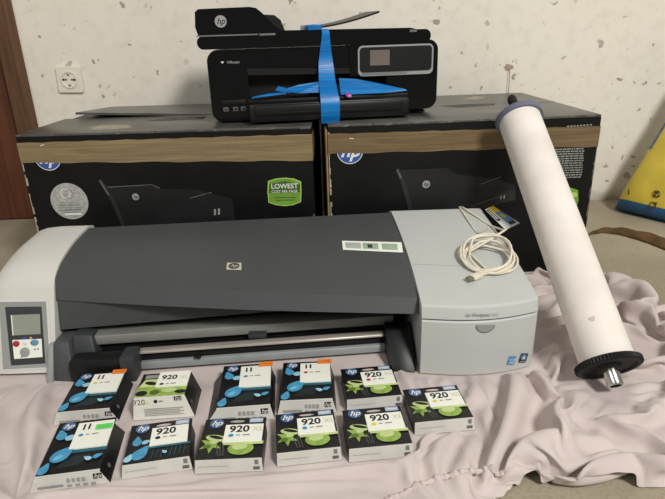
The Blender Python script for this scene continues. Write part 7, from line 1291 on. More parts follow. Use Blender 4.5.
-6,3,4,3,13,-1,-1,-3,-3,-5,13,2,3,1,12,5,2,-2,-3,-3,-1,-3,-4,-5,1,-16,-16,-6,-12,15,16,-20,-19,0,17,8,19,20,-24,4,15,-7,0,-3,0,1,-3,-4,-3,20,-4,-3,5,5,4,-1,-4,-3,0,11,-1,-17,-18,
-1,6,2,3,5,-1,-2,-1,0,5,5,10,2,2,0,18,1,-2,-2,-2,-2,-3,-4,-9,-7,-7,-19,-31,11,9,-10,-29,17,10,6,6,-2,30,3,0,6,-5,-3,6,2,-2,-14,0,7,-12,19,9,3,3,3,-4,-3,-3,9,-24,-6,-1,-1,0,8,1,2,1,
1,2,1,2,5,5,-4,2,2,-2,-24,-3,-3,-2,1,6,27,6,-6,-29,-29,-11,15,-11,-23,-5,30,14,5,8,-4,0,14,20,-7,-3,-3,13,3,-17,-7,6,-8,-3,19,13,5,4,3,-4,-3,-4,-15,-11,6,-4,2,0,1,6,-2,4,3,4,3,4,2,
1,3,1,-1,-9,-17,-15,-3,11,-20,10,25,24,-23,-29,-29,-5,-9,-4,-5,2,11,26,15,10,-2,-12,23,8,-6,-1,2,-4,13,-12,-3,-5,-3,-7,13,20,13,4,3,-3,-7,-17,-15,6,-3,5,2,0,-3,5,5,-5,5,6,6,0,3,7,
1,-5,-1,-8,-17,-10,-1,4,-25,17,15,3,-6,-30,-16,3,-9,-5,-3,-1,10,15,23,16,-4,-13,2,19,-5,8,-9,-9,13,0,-5,-5,-8,13,14,12,13,-1,-8,-22,-4,-3,-2,-6,5,10,3,-6,3,6,2,6,5,5,3,-7,-6,12,0,
-2,-31,0,-15,13,-14,-7,-11,-3,0,0,1,1,-5,-2,-4,-3,-2,9,10,19,21,-13,-3,18,-7,-2,-12,15,-10,8,4,-19,13,-8,-6,27,8,4,9,-8,-22,6,-4,-5,-2,4,2,-6,11,0,-7,1,-15,3,5,8,19,12,-16,-13,-7,
-6,16,-14,-2,-10,11,-8,-12,-2,1,1,1,-2,-3,-1,-4,-3,-3,8,9,13,7,6,1,3,-6,-11,17,-7,8,-27,13,-8,11,-18,24,15,7,6,-17,-7,-1,7,-8,-12,0,4,9,-2,0,-3,4,-6,-2,-4,-9,11,15,19,-20,-10,-1,0,
-10,16,-11,-7,-8,8,0,0,1,0,-2,-3,-4,0,-3,-4,6,0,18,14,3,-4,-3,-4,-13,-5,19,-15,-1,6,0,-3,-4,0,23,14,6,-18,-8,10,0,-3,-12,-13,19,3,5,-6,1,3,-2,-12,-8,8,4,5,4,4,-2,-8,-18,1,24,-10,
-17,-7,21,1,1,1,0,-2,-6,-8,6,-2,-4,3,-1,1,25,13,-8,-13,-2,-8,-5,-5,9,0,6,0,-7,0,-8,11,16,16,-28,-4,-11,-2,6,13,-14,1,21,0,3,1,8,-5,-10,-10,8,8,4,4,3,-15,-14,-2,-12,-2,3,9,-18,10,
28,1,1,0,-8,-14,4,3,2,-5,-9,3,7,3,5,6,-7,0,-5,-2,-7,10,2,0,5,-6,-3,-5,3,20,-19,-15,20,-17,-9,17,-5,7,2,3,1,2,5,-2,1,1,2,5,6,5,4,-3,-21,-7,-4,-4,-8,-8,-14,21,-4,27,20,0,-7,-17,-1,3,
6,2,-5,-8,-1,11,4,-1,-3,-4,-9,-2,2,6,7,0,0,-1,-2,-25,21,-22,-4,1,4,5,-2,3,6,9,1,1,-9,2,10,7,5,2,1,3,-13,10,-6,-25,25,-7,-1,-9,-17,-5,-14,10,16,9,26,10,-24,-1,4,-2,9,-9,6,-8,0,5,8,
-9,-6,-2,-2,-4,4,6,6,1,0,-1,-26,-2,-11,1,3,3,5,5,-2,3,5,5,-4,0,1,0,18,5,-17,7,9,9,-15,-8,-9,-12,14,14,-3,-15,-12,-15,2,8,11,9,22,10,-16,4,-12,10,8,-8,8,-6,-3,-16,25,-17,-5,5,-5,5,
0,9,4,-1,-20,-10,-10,1,2,1,4,5,5,-2,3,5,0,0,1,-2,1,-9,-2,-1,14,14,15,-12,-11,-12,-17,25,-11,12,-13,-12,-8,6,7,11,4,20,-1,2,-15,4,2,4,8,7,-5,-7,-15,-8,6,-3,10,-3,5,-2,8,5,-8,-19,
-11,-2,2,2,1,4,5,4,-1,3,5,0,0,-1,0,-2,-1,-2,-3,-5,19,2,-11,-10,0,-15,12,13,1,-11,-11,0,7,7,1,2,6,26,-24,5,4,5,7,6,-4,-19,15,-17,-3,-6,-1,9,4,5,0,0,8,-14,-12,-11,1,2,2,1,3,5,5,-1,3,
2,3,0,-1,-3,-2,-2,6,-11,-6,-1,-2,-1,-2,1,-6,15,-5,20,-12,-10,-4,12,7,2,1,-11,13,5,6,2,7,7,4,-10,-18,-19,24,-16,-5,-6,21,-14,23,-3,7,-13,-15,-5,3,1,2,1,3,4,6,-1,2,-3,-2,-5,-4,3,3,
-7,11,-3,-1,-2,-1,-1,-2,0,-9,5,3,-10,22,-10,-11,15,12,-1,-1,-9,8,11,1,5,-15,7,27,-14,-17,-18,-11,11,-3,1,4,-3,18,4,-13,6,-14,-1,3,1,2,1,3,3,6,0,1,-2,-9,-6,4,-2,0,-11,10,-5,5,-10,
11,-10,10,-11,16,-3,5,6,-2,-1,-2,-4,-10,2,-16,22,-18,24,-15,3,8,16,2,-6,-21,-28,29,27,-5,-5,1,27,-3,-29,-7,-3,-6,0,7,4,-5,-2,4,7,-11,3,2,0,2,2,3,3,3,5,1,0,-2,-9,-9,7,-1,-23,6,2,1,
0,-7,17,-9,10,-11,4,-14,11,6,-12,12,-14,13,-11,12,-12,-6,11,-2,1,0,1,0,0,0,0,0,0,0,0,0,0,0,0,8,4,5,11,-2,-4,-3,-3,-6,-12,-8,22,-18,11,4,4,9,9,8,-23,-23,-24,26,29,-19,12,-1,27,-28,
10,-6,-16,-3,14,2,-5,-2,4,-15,8,6,4,-1,3,1,4,3,3,3,3,-4,0,-8,-12,-5,-2,-15,13,4,1,-1,-8,2,6,9,-9,-9,-1,11,3,-11,-2,-1,7,-3,9,-13,-6,7,1,1,0,1,0,0,0,0,0,0,0,0,0,0,0,0,0,0,0,0,0,0,0,
0,0,0,0,0,0,0,0,0,0,0,0,0,0,0,0,0,0,0,0,0,0,19,5,2,-8,-12,-18,0,8,8,3,-17,2,7,15,-4,-6,29,0,-7,-30,-24,-1,18,29,-7,-4,21,4,-28,28,-22,-8,-2,3,15,-1,1,-26,10,1,-22,25,13,4,2,4,3,1,
-10,1,11,-27,12,-3,-5,-6,-13,13,7,1,-2,-9,4,5,-5,2,-6,-2,11,1,-9,-1,-8,9,-12,13,-5,-8,2,4,1,0,1,0,0,0,0,0,0,0,0,0,0,0,0,0,0,0,0,0,0,0,0,0,0,0,0,0,0,0,0,0,0,0,0,0,0,0,0,0,0,0,0,0,0,
0,0,0,0,0,0,0,0,0,0,0,0,0,0,0,0,-1,1,0,-3,3,-3,3,-5,3,6,-11,6,-16,-3,-3,-1,0,15,14,6,3,-16,5,-3,18,4,-29,0,17,1,-31,-18,14,16,21,10,-8,14,-28,-8,27,-28,9,-1,5,16,3,-14,-20,9,-18,
-13,15,24,7,-20,-4,13,12,14,2,-15,-12,0,16,-27,3,4,-4,13,-10,-5,13,-26,15,17,0,-2,-5,9,5,-9,-15,4,-2,-4,10,0,-10,0,4,1,1,0,0,0,0,0,0,0,0,0,0,0,0,0,0,0,0,0,0,0,0,0,0,0,0,0,0,0,0,0,
0,0,0,0,0,0,0,0,0,0,0,0,0,0,0,0,0,0,0,0,0,0,0,0,0,0,0,0,0,0,-1,1,0,-2,2,-3,2,-2,2,0,-2,8,1,-18,4,13,-11,14,-13,13,-13,5,10,-14,2,13,-19,16,1,-6,-16,15,-9,-2,-3,0,-9,1,24,11,4,-13,
2,0,16,-19,-3,-33,-1,25,-23,-1,3,9,32,-14,28,-29,5,2,-2,0,-3,0,1,23,-13,-3,-21,0,-4,-16,19,9,-4,8,-3,10,13,13,-2,-12,-9,-3,-1,-8,-6,11,1,2,-5,-2,-2,-9,-1,7,10,15,-21,7,11,2,-20,2,
0,-2,-8,17,-7,-4,3,1,1,0,0,0,0,0,0,0,0,0,0,0,0,0,0,0,0,0,0,0,0,0,0,0,0,0,0,0,0,0,0,0,0,0,0,0,0,0,0,0,0,0,0,0,0,0,0,0,0,0,0,0,0,0,0,0,0,0,0,0,0,0,0,-1,1,-2,1,0,0,0,-3,13,-19,3,3,12,
-11,16,-15,12,-13,4,11,-15,5,-5,-4,10,-26,2,8,9,3,3,-17,-6,9,-7,6,5,24,-8,12,0,0,-4,-28,-30,4,7,11,1,2,4,18,-27,4,7,24,-28,27,-10,-2,2,7,-8,2,-22,8,-3,-18,17,8,-6,17,-7,-1,2,4,4,
16,-10,-2,-18,11,-15,13,23,-6,-2,-1,0,2,3,-26,13,8,-22,7,22,-23,19,-1,0,2,-30,18,-4,-6,2,1,0,0,0,0,0,0,0,0,0,0,0,0,0,0,0,0,0,0,0,0,0,0,0,0,0,0,0,0,0,0,0,0,0,0,0,0,0,0,0,0,0,0,0,0,
0,0,0,0,0,0,0,0,0,0,0,0,0,0,0,0,0,0,0,0,0,0,-1,1,-1,2,-7,3,-8,11,-1,0,3,14,-32,9,10,6,-6,2,5,-5,-20,2,1,-14,17,-2,22,-11,-18,6,10,-6,-6,14,16,-3,10,-15,22,-26,-30,-13,0,15,4,-24,5,
26,-17,2,11,17,-1,-3,2,2,0,-3,6,4,-20,1,5,-17,-7,9,11,-8,21,-13,14,-1,3,-1,7,7,-22,-4,7,23,-7,-8,-6,2,2,1,0,-1,-2,-1,-2,0,3,2,2,2,0,-1,-2,-1,-1,-1,0,2,1,2,1,2,1,0,-1,-1,-1,-1,-1,1,
1,1,1,0,0,-1,-2,-1,-2,-1,1,3,3,1,1,0,-2,-1,0,2,1,1,1,-2,-1,-2,0,0,1,1,-1,-1,-1,0,1,3,3,3,-19,0,0,0,1,-1,0,1,-1,1,-2,3,-3,3,-6,4,-6,9,-2,-7,15,-17,-3,10,-12,10,12,-19,8,6,-24,2,-4,
-2,21,1,10,-13,-3,-6,21,-12,3,5,9,10,-27,16,9,-29,-14,-6,-1,1,1,-7,7,0,2,-2,17,18,-4,5,2,-10,0,-10,13,-4,-16,10,1,-22,4,4,3,2,2,3,-2,16,-5,-7,24,-15,23,-7,-6,-6,-3,2,1,0,0,0,1,2,1,
1,0,-1,-2,-1,0,0,0,1,0,0,1,3,3,3,2,-28,1,18,-20,16,-13,26,0,0,1,-32,11,-3,-10,17,-13,2,11,6,0,7,-27,17,-27,8,7,-12,-2,2,1,-1,-5,7,0,1,-6,2,16,14,9,1,-23,2,-3,-2,-20,13,7,-21,-9,7,
12,6,2,2,-1,0,10,-13,-6,7,24,-8,-7,2,3,1,-1,-2,-1,-2,0,2,1,1,8,-23,2,12,-13,0,-1,5,-5,-1,7,1,-4,-2,-2,4,14,24,1,-33,2,0,-6,-18,1,15,-18,-9,5,1,10,12,6,2,-2,0,-9,1,-3,24,-9,-2,10,
-11,0,-5,-18,2,-6,-8,2,9,-1,5,11,13,4,-9,6,-9,-1,0,12,-7,8,7,-16,1,-3,-18,5,-5,-10,4,5,3,3,12,-5,17,-3,6,-16,2,13,-8,3,7,-12,0,-11,-3,3,-10,-6,-1,9,6,4,3,1,2,5,-4,3,10,-7,-2,8,9,
-19,0,-4,-3,-5,-6,-3,-8,10,6,9,3,3,-2,6,-2,9,-7,2,10,-19,1,3,-5,-5,-5,-3,-8,-1,15,7,-10,16,-11,13,-7,9,-2,10,-14,-2,8,-6,-2,-5,-5,-7,-6,6,18,-7,-5,8,-3,18,-9,0,10,0,-13,0,13,-7,-1,
-5,-9,-6,-5,-1,15,7,-6,-3,3,11,-6,8,10,-23,-3,-3,3,0,15,-13,28,-12,-9,-1,4,6,-7,2,-11,-5,-6,3,-1,17,0,-6,13,-9,2,7,7,-23,-16,7,18,-4,-15,3,4,0,6,25,-8,-8,-5,10,6,-9,2,-10,-4,-7,-3,
4,13,7,4,-9,-3,8,7,4,-30,10,20,-3,-2,-4,-4,-4,-3,7,14,-11,-13,7,-4,-6,-3,1,9,-5,12,-4,2,0,-2,-4,14,-3,-2,-20,21,-5,-10,4,-1,-7,20,-8,24,-32,22,-20,-5,0,16,9,-2,-1,0,-9,2,-2,-2,0,0,
0,-1,-2,]
OFF_Z = [29,4,3,-5,-3,1,8,12,3,1,-8,-11,-5,-1,3,6,11,10,-5,-12,-13,-5,5,-1,2,5,10,2,-4,-7,-6,-1,-1,6,8,5,10,6,2,-8,-5,-4,-10,-6,-4,-4,-2,2,-2,1,1,-2,-2,2,5,5,5,1,-6,-6,-4,-2,-1,-1,0,0,0,1,
5,-5,0,-3,-1,2,5,4,2,-6,-3,-1,0,2,3,8,-2,0,-3,-6,-3,-1,-1,2,0,3,4,0,5,5,0,-4,-2,-1,1,-5,-4,-14,18,-15,6,19,-24,0,14,21,23,-12,-24,-16,-7,-2,9,7,10,20,-18,24,-26,-5,13,-25,5,28,-2,
-23,10,-15,3,-3,26,-8,-9,-3,8,19,10,-27,26,-24,24,-47,27,-32,29,-14,-18,2,3,1,1,3,4,4,5,4,2,-2,0,-1,1,0,1,1,0,2,2,-2,0,-2,-1,-3,-2,-1,0,0,0,0,-1,-1,-1,0,-2,-1,-2,-2,-2,-1,-1,0,1,3,
4,3,1,-2,-1,-6,-3,0,0,-3,-4,2,11,-13,23,-23,16,11,14,12,-9,-13,-18,17,-4,0,9,7,-4,-13,27,-1,-6,2,-17,2,10,-25,-4,18,17,-9,-1,-23,13,7,7,0,-3,-8,22,-24,12,10,4,-41,4,-9,32,-18,-13,
3,4,3,1,0,1,-1,-1,-1,-1,-1,0,-1,0,1,1,1,3,2,3,3,5,4,4,1,0,-1,0,0,0,0,-1,-1,0,-2,-1,-2,-3,-3,-3,-4,-3,-3,-2,-3,-3,-2,-2,0,1,2,6,0,1,0,-1,-8,7,-4,21,-29,27,20,-3,-14,-6,5,3,-21,-13,
8,16,14,-17,9,25,23,-16,2,-6,-5,-11,-13,-7,16,7,5,-25,15,12,11,5,-6,-13,-12,17,-6,-4,29,-8,-54,-12,32,20,-25,-14,-11,-1,0,0,0,0,1,1,1,1,2,1,1,0,1,1,1,2,1,2,2,1,2,1,0,1,1,2,2,2,2,3,
2,3,3,2,2,0,0,0,-2,-2,-2,-3,-3,-3,-3,-5,-5,-4,-4,-3,-3,-2,0,1,9,-14,15,14,-1,-27,16,22,-14,-16,-8,4,4,21,-29,0,2,12,13,27,11,25,-2,-13,-14,-27,-17,-12,-6,21,1,21,5,4,8,7,7,8,-6,
-18,14,-4,-9,28,-23,-60,7,41,3,-25,-16,-3,-10,0,0,1,-1,0,0,0,0,0,0,-1,1,-1,0,1,0,0,0,0,0,0,0,0,2,3,3,2,2,2,2,2,2,1,2,1,1,2,2,2,2,2,2,3,2,1,-1,-2,-3,-4,-3,-4,-6,-7,-4,-4,-2,7,-9,-1,
0,27,22,-9,-14,-26,0,23,-17,-6,0,0,15,28,17,20,11,-7,-22,-19,-5,-4,-9,-11,-10,26,20,2,26,7,7,4,5,-16,-19,13,-15,14,13,-50,-38,30,32,-10,-26,-15,2,-14,-2,0,0,0,0,0,0,0,0,7,4,3,1,1,
0,0,0,-1,-1,-1,-2,-2,-2,-2,-4,-1,0,0,0,0,0,0,0,0,1,2,2,2,2,2,2,2,2,2,2,3,2,2,3,2,1,1,-2,-4,-4,-17,0,-8,11,-6,24,28,-7,-25,-25,18,-8,-8,23,-3,-16,20,25,20,14,-11,-12,-19,-20,-9,-6,
-7,-1,18,23,23,-12,24,7,7,7,1,-5,-9,-3,-4,23,-25,-60,-5,46,18,-20,-24,-18,-1,4,-15,0,0,1,0,-1,0,0,1,4,5,7,7,-1,-4,-3,-4,-5,-3,-1,-1,-1,-1,0,0,0,0,0,0,0,0,0,0,0,0,0,0,0,0,0,0,0,0,0,
0,1,2,3,2,2,3,3,5,4,3,-14,-15,9,-8,2,11,20,28,-12,-29,1,14,1,-25,-3,-3,7,25,26,8,-11,-11,-8,-18,-20,-3,1,17,-5,20,24,13,0,-18,6,6,5,5,19,7,-10,10,3,-48,-53,28,44,2,-23,-26,-16,3,
12,-14,-12,0,0,0,0,2,5,9,6,3,1,-6,-7,-8,-2,-2,-1,0,0,0,0,0,0,0,0,0,0,0,0,0,0,0,0,0,0,0,0,0,0,0,0,0,0,0,0,0,0,0,0,0,0,2,2,4,7,-11,6,10,-15,12,19,26,-24,-19,22,-2,-21,1,-19,0,26,22,
7,-10,-10,-8,-11,19,-26,-8,2,5,27,10,-5,20,-14,-3,7,9,10,26,19,-9,-4,16,-30,-57,-24,49,31,-10,-25,-26,-11,8,9,-4,-13,-14,1,5,7,8,6,4,-6,-7,-9,-5,-4,0,0,0,0,0,0,0,0,0,0,0,0,0,0,0,0,
0,0,0,0,0,1,2,1,1,-2,-2,0,-1,0,0,0,0,0,0,0,0,0,0,5,-5,1,10,3,-14,7,15,19,18,-28,-3,13,-21,-17,27,-11,-15,20,13,-8,-8,-12,-6,6,13,1,2,3,7,3,-3,4,6,11,13,7,9,9,10,11,6,4,-13,-49,-51,
11,51,19,-18,-27,-26,-1,12,-9,-11,11,-13,9,7,6,2,-8,-10,-9,-6,-2,0,0,0,0,0,0,0,0,0,0,0,0,0,0,0,0,0,0,0,0,0,0,0,0,0,1,3,3,1,1,1,-1,-1,-2,-1,-1,-1,-1,0,-1,-1,0,0,12,1,-15,22,-20,23,
-20,25,25,-27,15,-19,-20,-2,27,13,-11,-11,-6,-9,-3,3,5,27,10,5,2,0,3,1,5,4,5,12,9,11,9,7,11,5,-1,-12,-33,-51,-27,40,18,28,-26,-29,-19,9,-11,-14,-1,18,8,6,1,-7,-12,-9,-8,-2,0,0,0,0,
0,0,0,0,0,0,0,0,0,0,0,0,0,0,0,0,0,0,0,0,0,0,0,0,0,0,1,3,4,3,3,2,1,0,0,-1,0,-1,0,0,-1,-10,-4,0,28,-23,-5,4,21,0,-3,-2,-18,-2,0,20,27,-2,-7,-27,-1,2,18,5,-3,21,-15,22,13,10,-15,18,6,
4,11,7,-10,22,16,-3,-7,-10,-20,-37,-51,14,14,41,11,-30,-29,-6,-13,-12,-4,0,9,8,17,-5,-14,-9,-6,0,0,0,0,0,0,0,0,0,0,0,0,0,0,0,0,0,0,0,0,0,0,0,0,0,0,0,0,0,0,0,0,0,0,0,2,1,2,4,4,2,2,
1,1,0,1,-1,-1,-3,-13,38,-19,-18,17,22,-19,-16,-7,19,-19,0,16,25,17,-9,-21,1,-1,21,9,-9,-13,-14,16,15,14,13,15,15,12,0,-5,-11,20,9,-5,-13,-13,-25,-36,-41,20,28,46,-8,-37,-16,-21,
-12,-2,2,11,13,-8,9,-13,-2,-12,0,0,0,0,0,0,0,0,0,0,0,0,0,0,0,0,0,0,0,0,0,0,0,0,0,0,0,0,0,0,0,0,0,0,0,0,0,0,0,0,0,1,0,0,1,-1,0,-1,0,0,3,42,-2,-21,20,4,-4,-26,-16,0,14,-14,12,18,18,
20,-22,-4,3,18,-22,-13,-13,-15,17,18,7,15,16,16,16,15,-2,-12,16,-5,-12,-12,-11,-23,-36,-19,15,52,30,-23,-37,-20,-21,0,3,11,15,5,-4,-17,2,-14,-1,0,0,0,0,0,0,0,0,0,0,0,0,0,0,0,0,0,0,
0,0,0,0,0,0,0,0,0,0,0,0,0,0,0,0,0,0,0,0,0,0,0,0,0,0,0,0,0,0,0,0,6,-8,41,-12,13,-20,0,28,-14,-20,-14,1,4,12,14,16,26,-11,6,-7,-17,-19,-22,-3,13,-12,7,17,15,15,15,13,14,16,-6,-5,-7,
-15,-11,-8,-26,-25,-5,33,52,8,-33,-36,-29,7,13,-5,11,15,-2,-17,-6,-13,-3,0,0,0,0,0,0,0,0,0,0,0,0,0,0,0,0,0,0,0,0,0,0,0,0,0,0,0,0,0,0,0,0,0,0,0,0,0,0,0,0,0,0,0,0,0,0,2,1,2,1,1,-7,1,
36,9,-26,-20,26,-2,26,-12,-18,-3,8,8,7,14,15,17,-23,-21,-15,-10,-17,22,2,-3,-4,-13,14,14,15,17,16,11,-9,-7,-4,-9,-11,-11,-6,-29,9,49,37,-11,-41,-40,-8,22,-5,9,14,6,-16,-16,-10,-4,
0,0,0,0,0,0,0,0,0,0,0,0,0,0,0,0,0,0,0,0,0,0,0,0,0,0,0,0,0,0,0,0,0,0,0,0,0,0,0,0,0,0,0,0,0,0,0,0,0,0,0,1,2,3,32,-2,-26,-6,23,9,-8,-5,17,3,5,10,5,15,11,-20,-22,-15,-8,-24,15,-9,-3,
-3,0,0,3,13,12,14,17,6,-5,-5,-9,-9,4,-2,-24,-15,40,44,18,-28,-45,-29,13,20,-10,16,8,-8,-18,-11,-8,-2,0,0,0,0,0,0,0,0,0,0,0,0,0,0,0,0,0,0,0,0,1,2,6,2,0,1,0,1,1,0,1,1,0,0,1,0,0,1,0,
0,0,1,0,0,0,0,0,0,0,1,0,1,0,-9,31,-26,-17,15,15,18,-22,-16,3,10,19,20,23,4,-18,-20,-16,-3,-17,1,-15,-1,0,0,0,2,19,16,8,6,-15,2,-4,-3,1,-6,-13,-1,-12,16,45,37,-3,-38,-44,-13,28,13,
-11,1,17,-17,-13,-11,-6,-1,0,0,0,0,0,0,0,0,0,0,0,0,0,0,0,0,0,0,4,2,1,1,-1,-3,-2,-1,0,-1,0,0,0,0,0,0,0,0,0,0,0,0,0,0,0,0,0,0,0,1,0,1,2,2,7,3,-17,35,-27,13,17,-9,29,-11,-22,-12,10,
27,22,17,-16,-20,-20,3,-15,-20,2,13,-1,-1,-12,2,19,18,13,-4,-17,-12,-9,10,7,-7,-17,-4,0,4,34,45,20,-22,-45,-35,8,29,3,7,-18,12,-3,-15,-16,-8,0,0,0,0,0,0,0,0,0,0,0,0,0,0,0,0,0,0,0,
0,0,0,0,0,0,0,0,0,0,0,0,0,0,0,0,0,0,0,0,0,0,0,0,0,0,0,0,0,0,0,0,0,0,1,8,-6,24,-9,26,12,-21,6,23,-23,-23,3,28,23,-7,-16,-5,-14,-18,-9,-3,9,-9,0,1,16,1,22,19,-7,-21,-11,-12,1,18,-14,
-13,0,0,5,19,38,34,3,-37,-45,-17,21,22,15,-17,-14,2,13,-16,-11,-15,0,0,0,0,0,0,0,0,0,0,0,0,0,0,0,0,0,0,0,0,0,0,0,0,0,0,0,0,0,0,0,0,0,0,0,0,0,0,0,0,0,0,0,0,0,0,0,1,3,4,3,2,1,1,0,4,
-4,-7,-3,-3,-2,-2,22,8,26,5,-5,-20,28,-4,-23,-6,8,19,-7,-7,-17,-17,19,-26,-2,10,-9,0,0,14,22,19,-9,-21,-3,-16,-6,20,-16,-4,0,0,5,14,26,36,23,-19,-45,-37,6,29,23,-5,-8,-16,16,-2,
-11,-13,-18,-4,0,0,0,0,0,0,0,0,0,0,0,0,0,0,0,0,0,1,0,0,0,-1,0,0,0,0,0,0,0,0,0,0,0,0,0,0,0,0,0,0,0,0,0,0,3,4,3,2,0,0,-1,-2,-4,-2,7,14,-22,3,15,-21,11,-4,-4,-3,-1,19,19,27,-4,-7,-14,
-3,22,-8,7,6,-25,-12,-4,-18,-3,28,-22,3,0,-9,0,10,23,17,-5,-19,-16,-8,11,6,-16,-3,0,3,6,11,20,26,30,4,-38,-43,-18,23,32,-2,-16,-5,11,-4,-13,-11,-5,-3,-1,-2,-2,-1,-2,0,0,0,0,0,0,0,
0,0,0,0,0,0,0,0,-1,1,0,0,0,0,0,0,0,0,0,0,0,0,0,0,0,0,0,0,0,0,0,3,3,1,1,-1,-3,-2,-1,-1,0,0,3,17,0,-20,10,14,-23,17,10,-28,17,-9,-3,-6,17,28,11,-4,-18,-19,7,28,18,4,-20,-27,-12,-12,
0,7,28,-13,-22,0,0,7,20,16,0,-17,-13,-12,-1,0,2,18,5,-3,-6,10,13,18,28,18,-20,-44,-33,2,36,16,-24,-17,-2,12,-12,-3,14,4,0,-2,-2,-2,-1,-2,-2,-3,-1,-1,-2,-1,-1,-2,-1,-1,-1,0,-1,-1,
-1,0,-1,-1,0,-1,0,0,-1,0,-1,0,0,1,0,0,0,0,0,0,0,0,0,0,0,0,0,0,0,0,0,0,0,0,0,11,16,-16,-11,18,9,-26,17,15,-26,21,-22,-7,19,-14,-5,1,2,-1,-2,0,-1,1,0,2,-1,17,15,18,-15,-20,-12,20,21,
29,-8,-27,-19,-4,-15,0,13,29,-15,-23,0,5,18,14,3,-16,-13,-15,0,0,5,-5,0,7,22,11,10,9,15,24,-2,-37,-39,-17,20,33,-7,-31,-13,18,-13,12,7,3,0,1,1,1,2,1,1,1,1,-1,-2,-2,-2,-3,-2,-3,-2,
-1,-2,-1,-1,0,-1,0,0,0,0,0,0,1,1,0,1,1,0,0,0,0,0,-1,-1,0,-1,-1,-1,-2,-1,-2,-1,-1,-2,-2,-2,-4,0,14,13,-12,-10,-4,20,10,-26,5,27,-22,17,-31,15,-14,27,-17,-13,3,14,14,7,-1,-2,1,2,4,4,
5,4,-4,0,-3,-23,16,-1,-11,-9,4,-11,10,-22,29,7,-9,-11,-12,-4,-2,21,-9,20,-13,-14,11,25,22,18,-25,-5,-22,-24,-3,4,16,28,-24,-15,6,16,14,6,-20,-14,-17,2,2,-4,0,2,7,-7,9,20,22,16,22,
8,-24,-39,-28,0,33,17,-26,-30,12,16,-19,2,1,2,1,2,5,1,0,0,0,0,0,0,1,1,0,1,0,1,1,0,-1,-1,-1,-4,-4,-2,-2,-1,-1,-1,-2,-1,-1,-1,-1,-1,-1,-1,-1,-1,0,-1,0,0,0,1,1,3,3,3,11,14,-12,-16,-6,
21,14,-26,-8,30,-5,4,-31,25,-5,-23,17,20,9,8,10,-29,15,-5,8,2,3,22,14,2,1,-5,-7,-11,-17,-3,0,2,0,-17,7,-15,-26,24,-10,32,15,-18,-22,-22,11,0,-5,-2,-3,-3,23,-22,13,20,-27,17,17,28,
-2,-12,-21,-21,-12,8,16,18,8,-27,-3,16,15,6,-22,-16,-20,0,0,6,0,-5,6,-7,0,17,26,20,23,7,-9,-33,-34,-10,11,34,-2,-37,-12,24,6,-26,-1,1,-1,-1,0,0,1,0,1,1,2,1,3,4,4,2,3,2,1,2,1,1,1,0,
0,0,-1,-1,-2,-1,-1,-1,-1,-1,-1,0,-1,0,0,0,0,0,5,4,-2,9,8,-16,-10,-17,19,20,-23,-19,24,21,-7,-32,7,31,-24,-14,38,23,-13,-33,21,15,-34,10,-1,0,25,5,2,1,-5,-3,0,20,4,2,0,-4,-13,-10,
-14,-10,-16,31,-10,30,-16,-16,-10,1,-16,20,-14,-16,34,-3,-14,-10,-6,-2,27,-22,28,4,-24,23,12,27,-27,-14,-16,7,3,5,16,16,-18,-9,4,19,7,-22,-22,-22,-1,0,0,0,8,-7,-1,0,7,26,22,23,5,
-2,-20,-32,-2,-16,19,27,-22,-35,12,24,-6,-13,0,-3,-2,-2,-3,-3,-1,-3,0,0,0,0,0,1,1,2,1,2,1,1,2,1,2,6,1,1,1,1,2,1,1,1,1,2,1,1,2,1,2,1,2,-3,-9,16,6,-2,-9,-14,-20,21,14,-12,-27,8,30,5,
-35,-4,37,-8,-33,21,18,22,-23,9,18,-38,-25,6,17,6,-3,3,5,-6,1,2,15,23,21,12,-5,-8,-12,-14,-14,-20,0,29,-10,-19,-26,29,10,-9,-17,-21,-1,29,-15,13,-8,-17,33,-9,-9,-7,-3,-1,-4,28,-24,
2,3,7,28,17,10,-18,-23,-26,-6,28,28,16,12,-11,-15,5,16,-26,-24,-21,-7,0,0,0,0,0,8,-6,-2,22,24,25,1,0,-11,-22,-19,15,-17,27,8,-37,-16,25,23,-25,-19,0,10,0,1,0,-12,-1,0,0,1,0,1,1,1,
1,2,1,1,2,1,2,2,2,5,3,2,1,9,7,-19,-18,8,21,1,-27,-12,28,22,-32,-18,35,23,-31,-21,36,34,-11,-7,18,-28,-31,-19,1,3,2,6,2,8,8,8,9,8,12,14,16,-22,4,-4,-8,-11,5,-27,28,-28,-28,31,12,13,
-18,-24,-14,29,-21,-2,-3,-4,29,22,-31,-10,-14,1,23,4,-3,-10,-9,-6,31,-27,9,-12,22,22,25,-10,-21,-23,-16,1,23,26,-4,13,12,13,4,-22,-26,-22,-16,-2,0,0,0,0,0,0,8,2,23,26,-8,10,-7,-14,
-19,-1,22,-18,26,-8,-37,2,32,13,-23,-15,-1,-3,-1,0,-1,-1,0,1,-1,-2,-1,-1,-1,3,3,4,8,7,14,-16,-18,19,21,-21,-26,16,31,-17,-29,26,37,-17,-40,24,35,26,-21,14,-12,-29,-17,-24,-3,9,-9,
0,0,3,5,8,28,-4,15,19,-10,-7,-11,-9,-10,3,-3,20,-15,-31,31,-9,28,10,-23,-22,28,-24,13,-3,-7,-12,24,14,-11,-14,-7,-17,6,25,1,-26,31,-8,-6,-8,-8,-6,32,-28,-5,10,22,27,2,-20,-18,-23,
2,14,23,-9,-6,13,15,21,8,-5,-28,-28,-20,0,0,0,0,0,0,0,1,21,22,20,-25,6,-10,-14,-9,13,25,-19,20,-20,-31,18,32,3,-29,-12,-4,18,6,-23,14,19,-5,-29,-2,32,-1,-33,16,36,12,-39,-19,37,37,
15,-31,17,-12,-29,-23,0,-18,-2,-1,0,0,3,30,-4,-9,12,26,27,-32,-31,-6,-5,-10,14,12,4,-32,4,7,28,24,-5,-25,19,-25,-16,12,-19,-3,26,29,6,-10,-9,-21,-13,-2,-3,23,4,-29,2,19,-19,40,2,
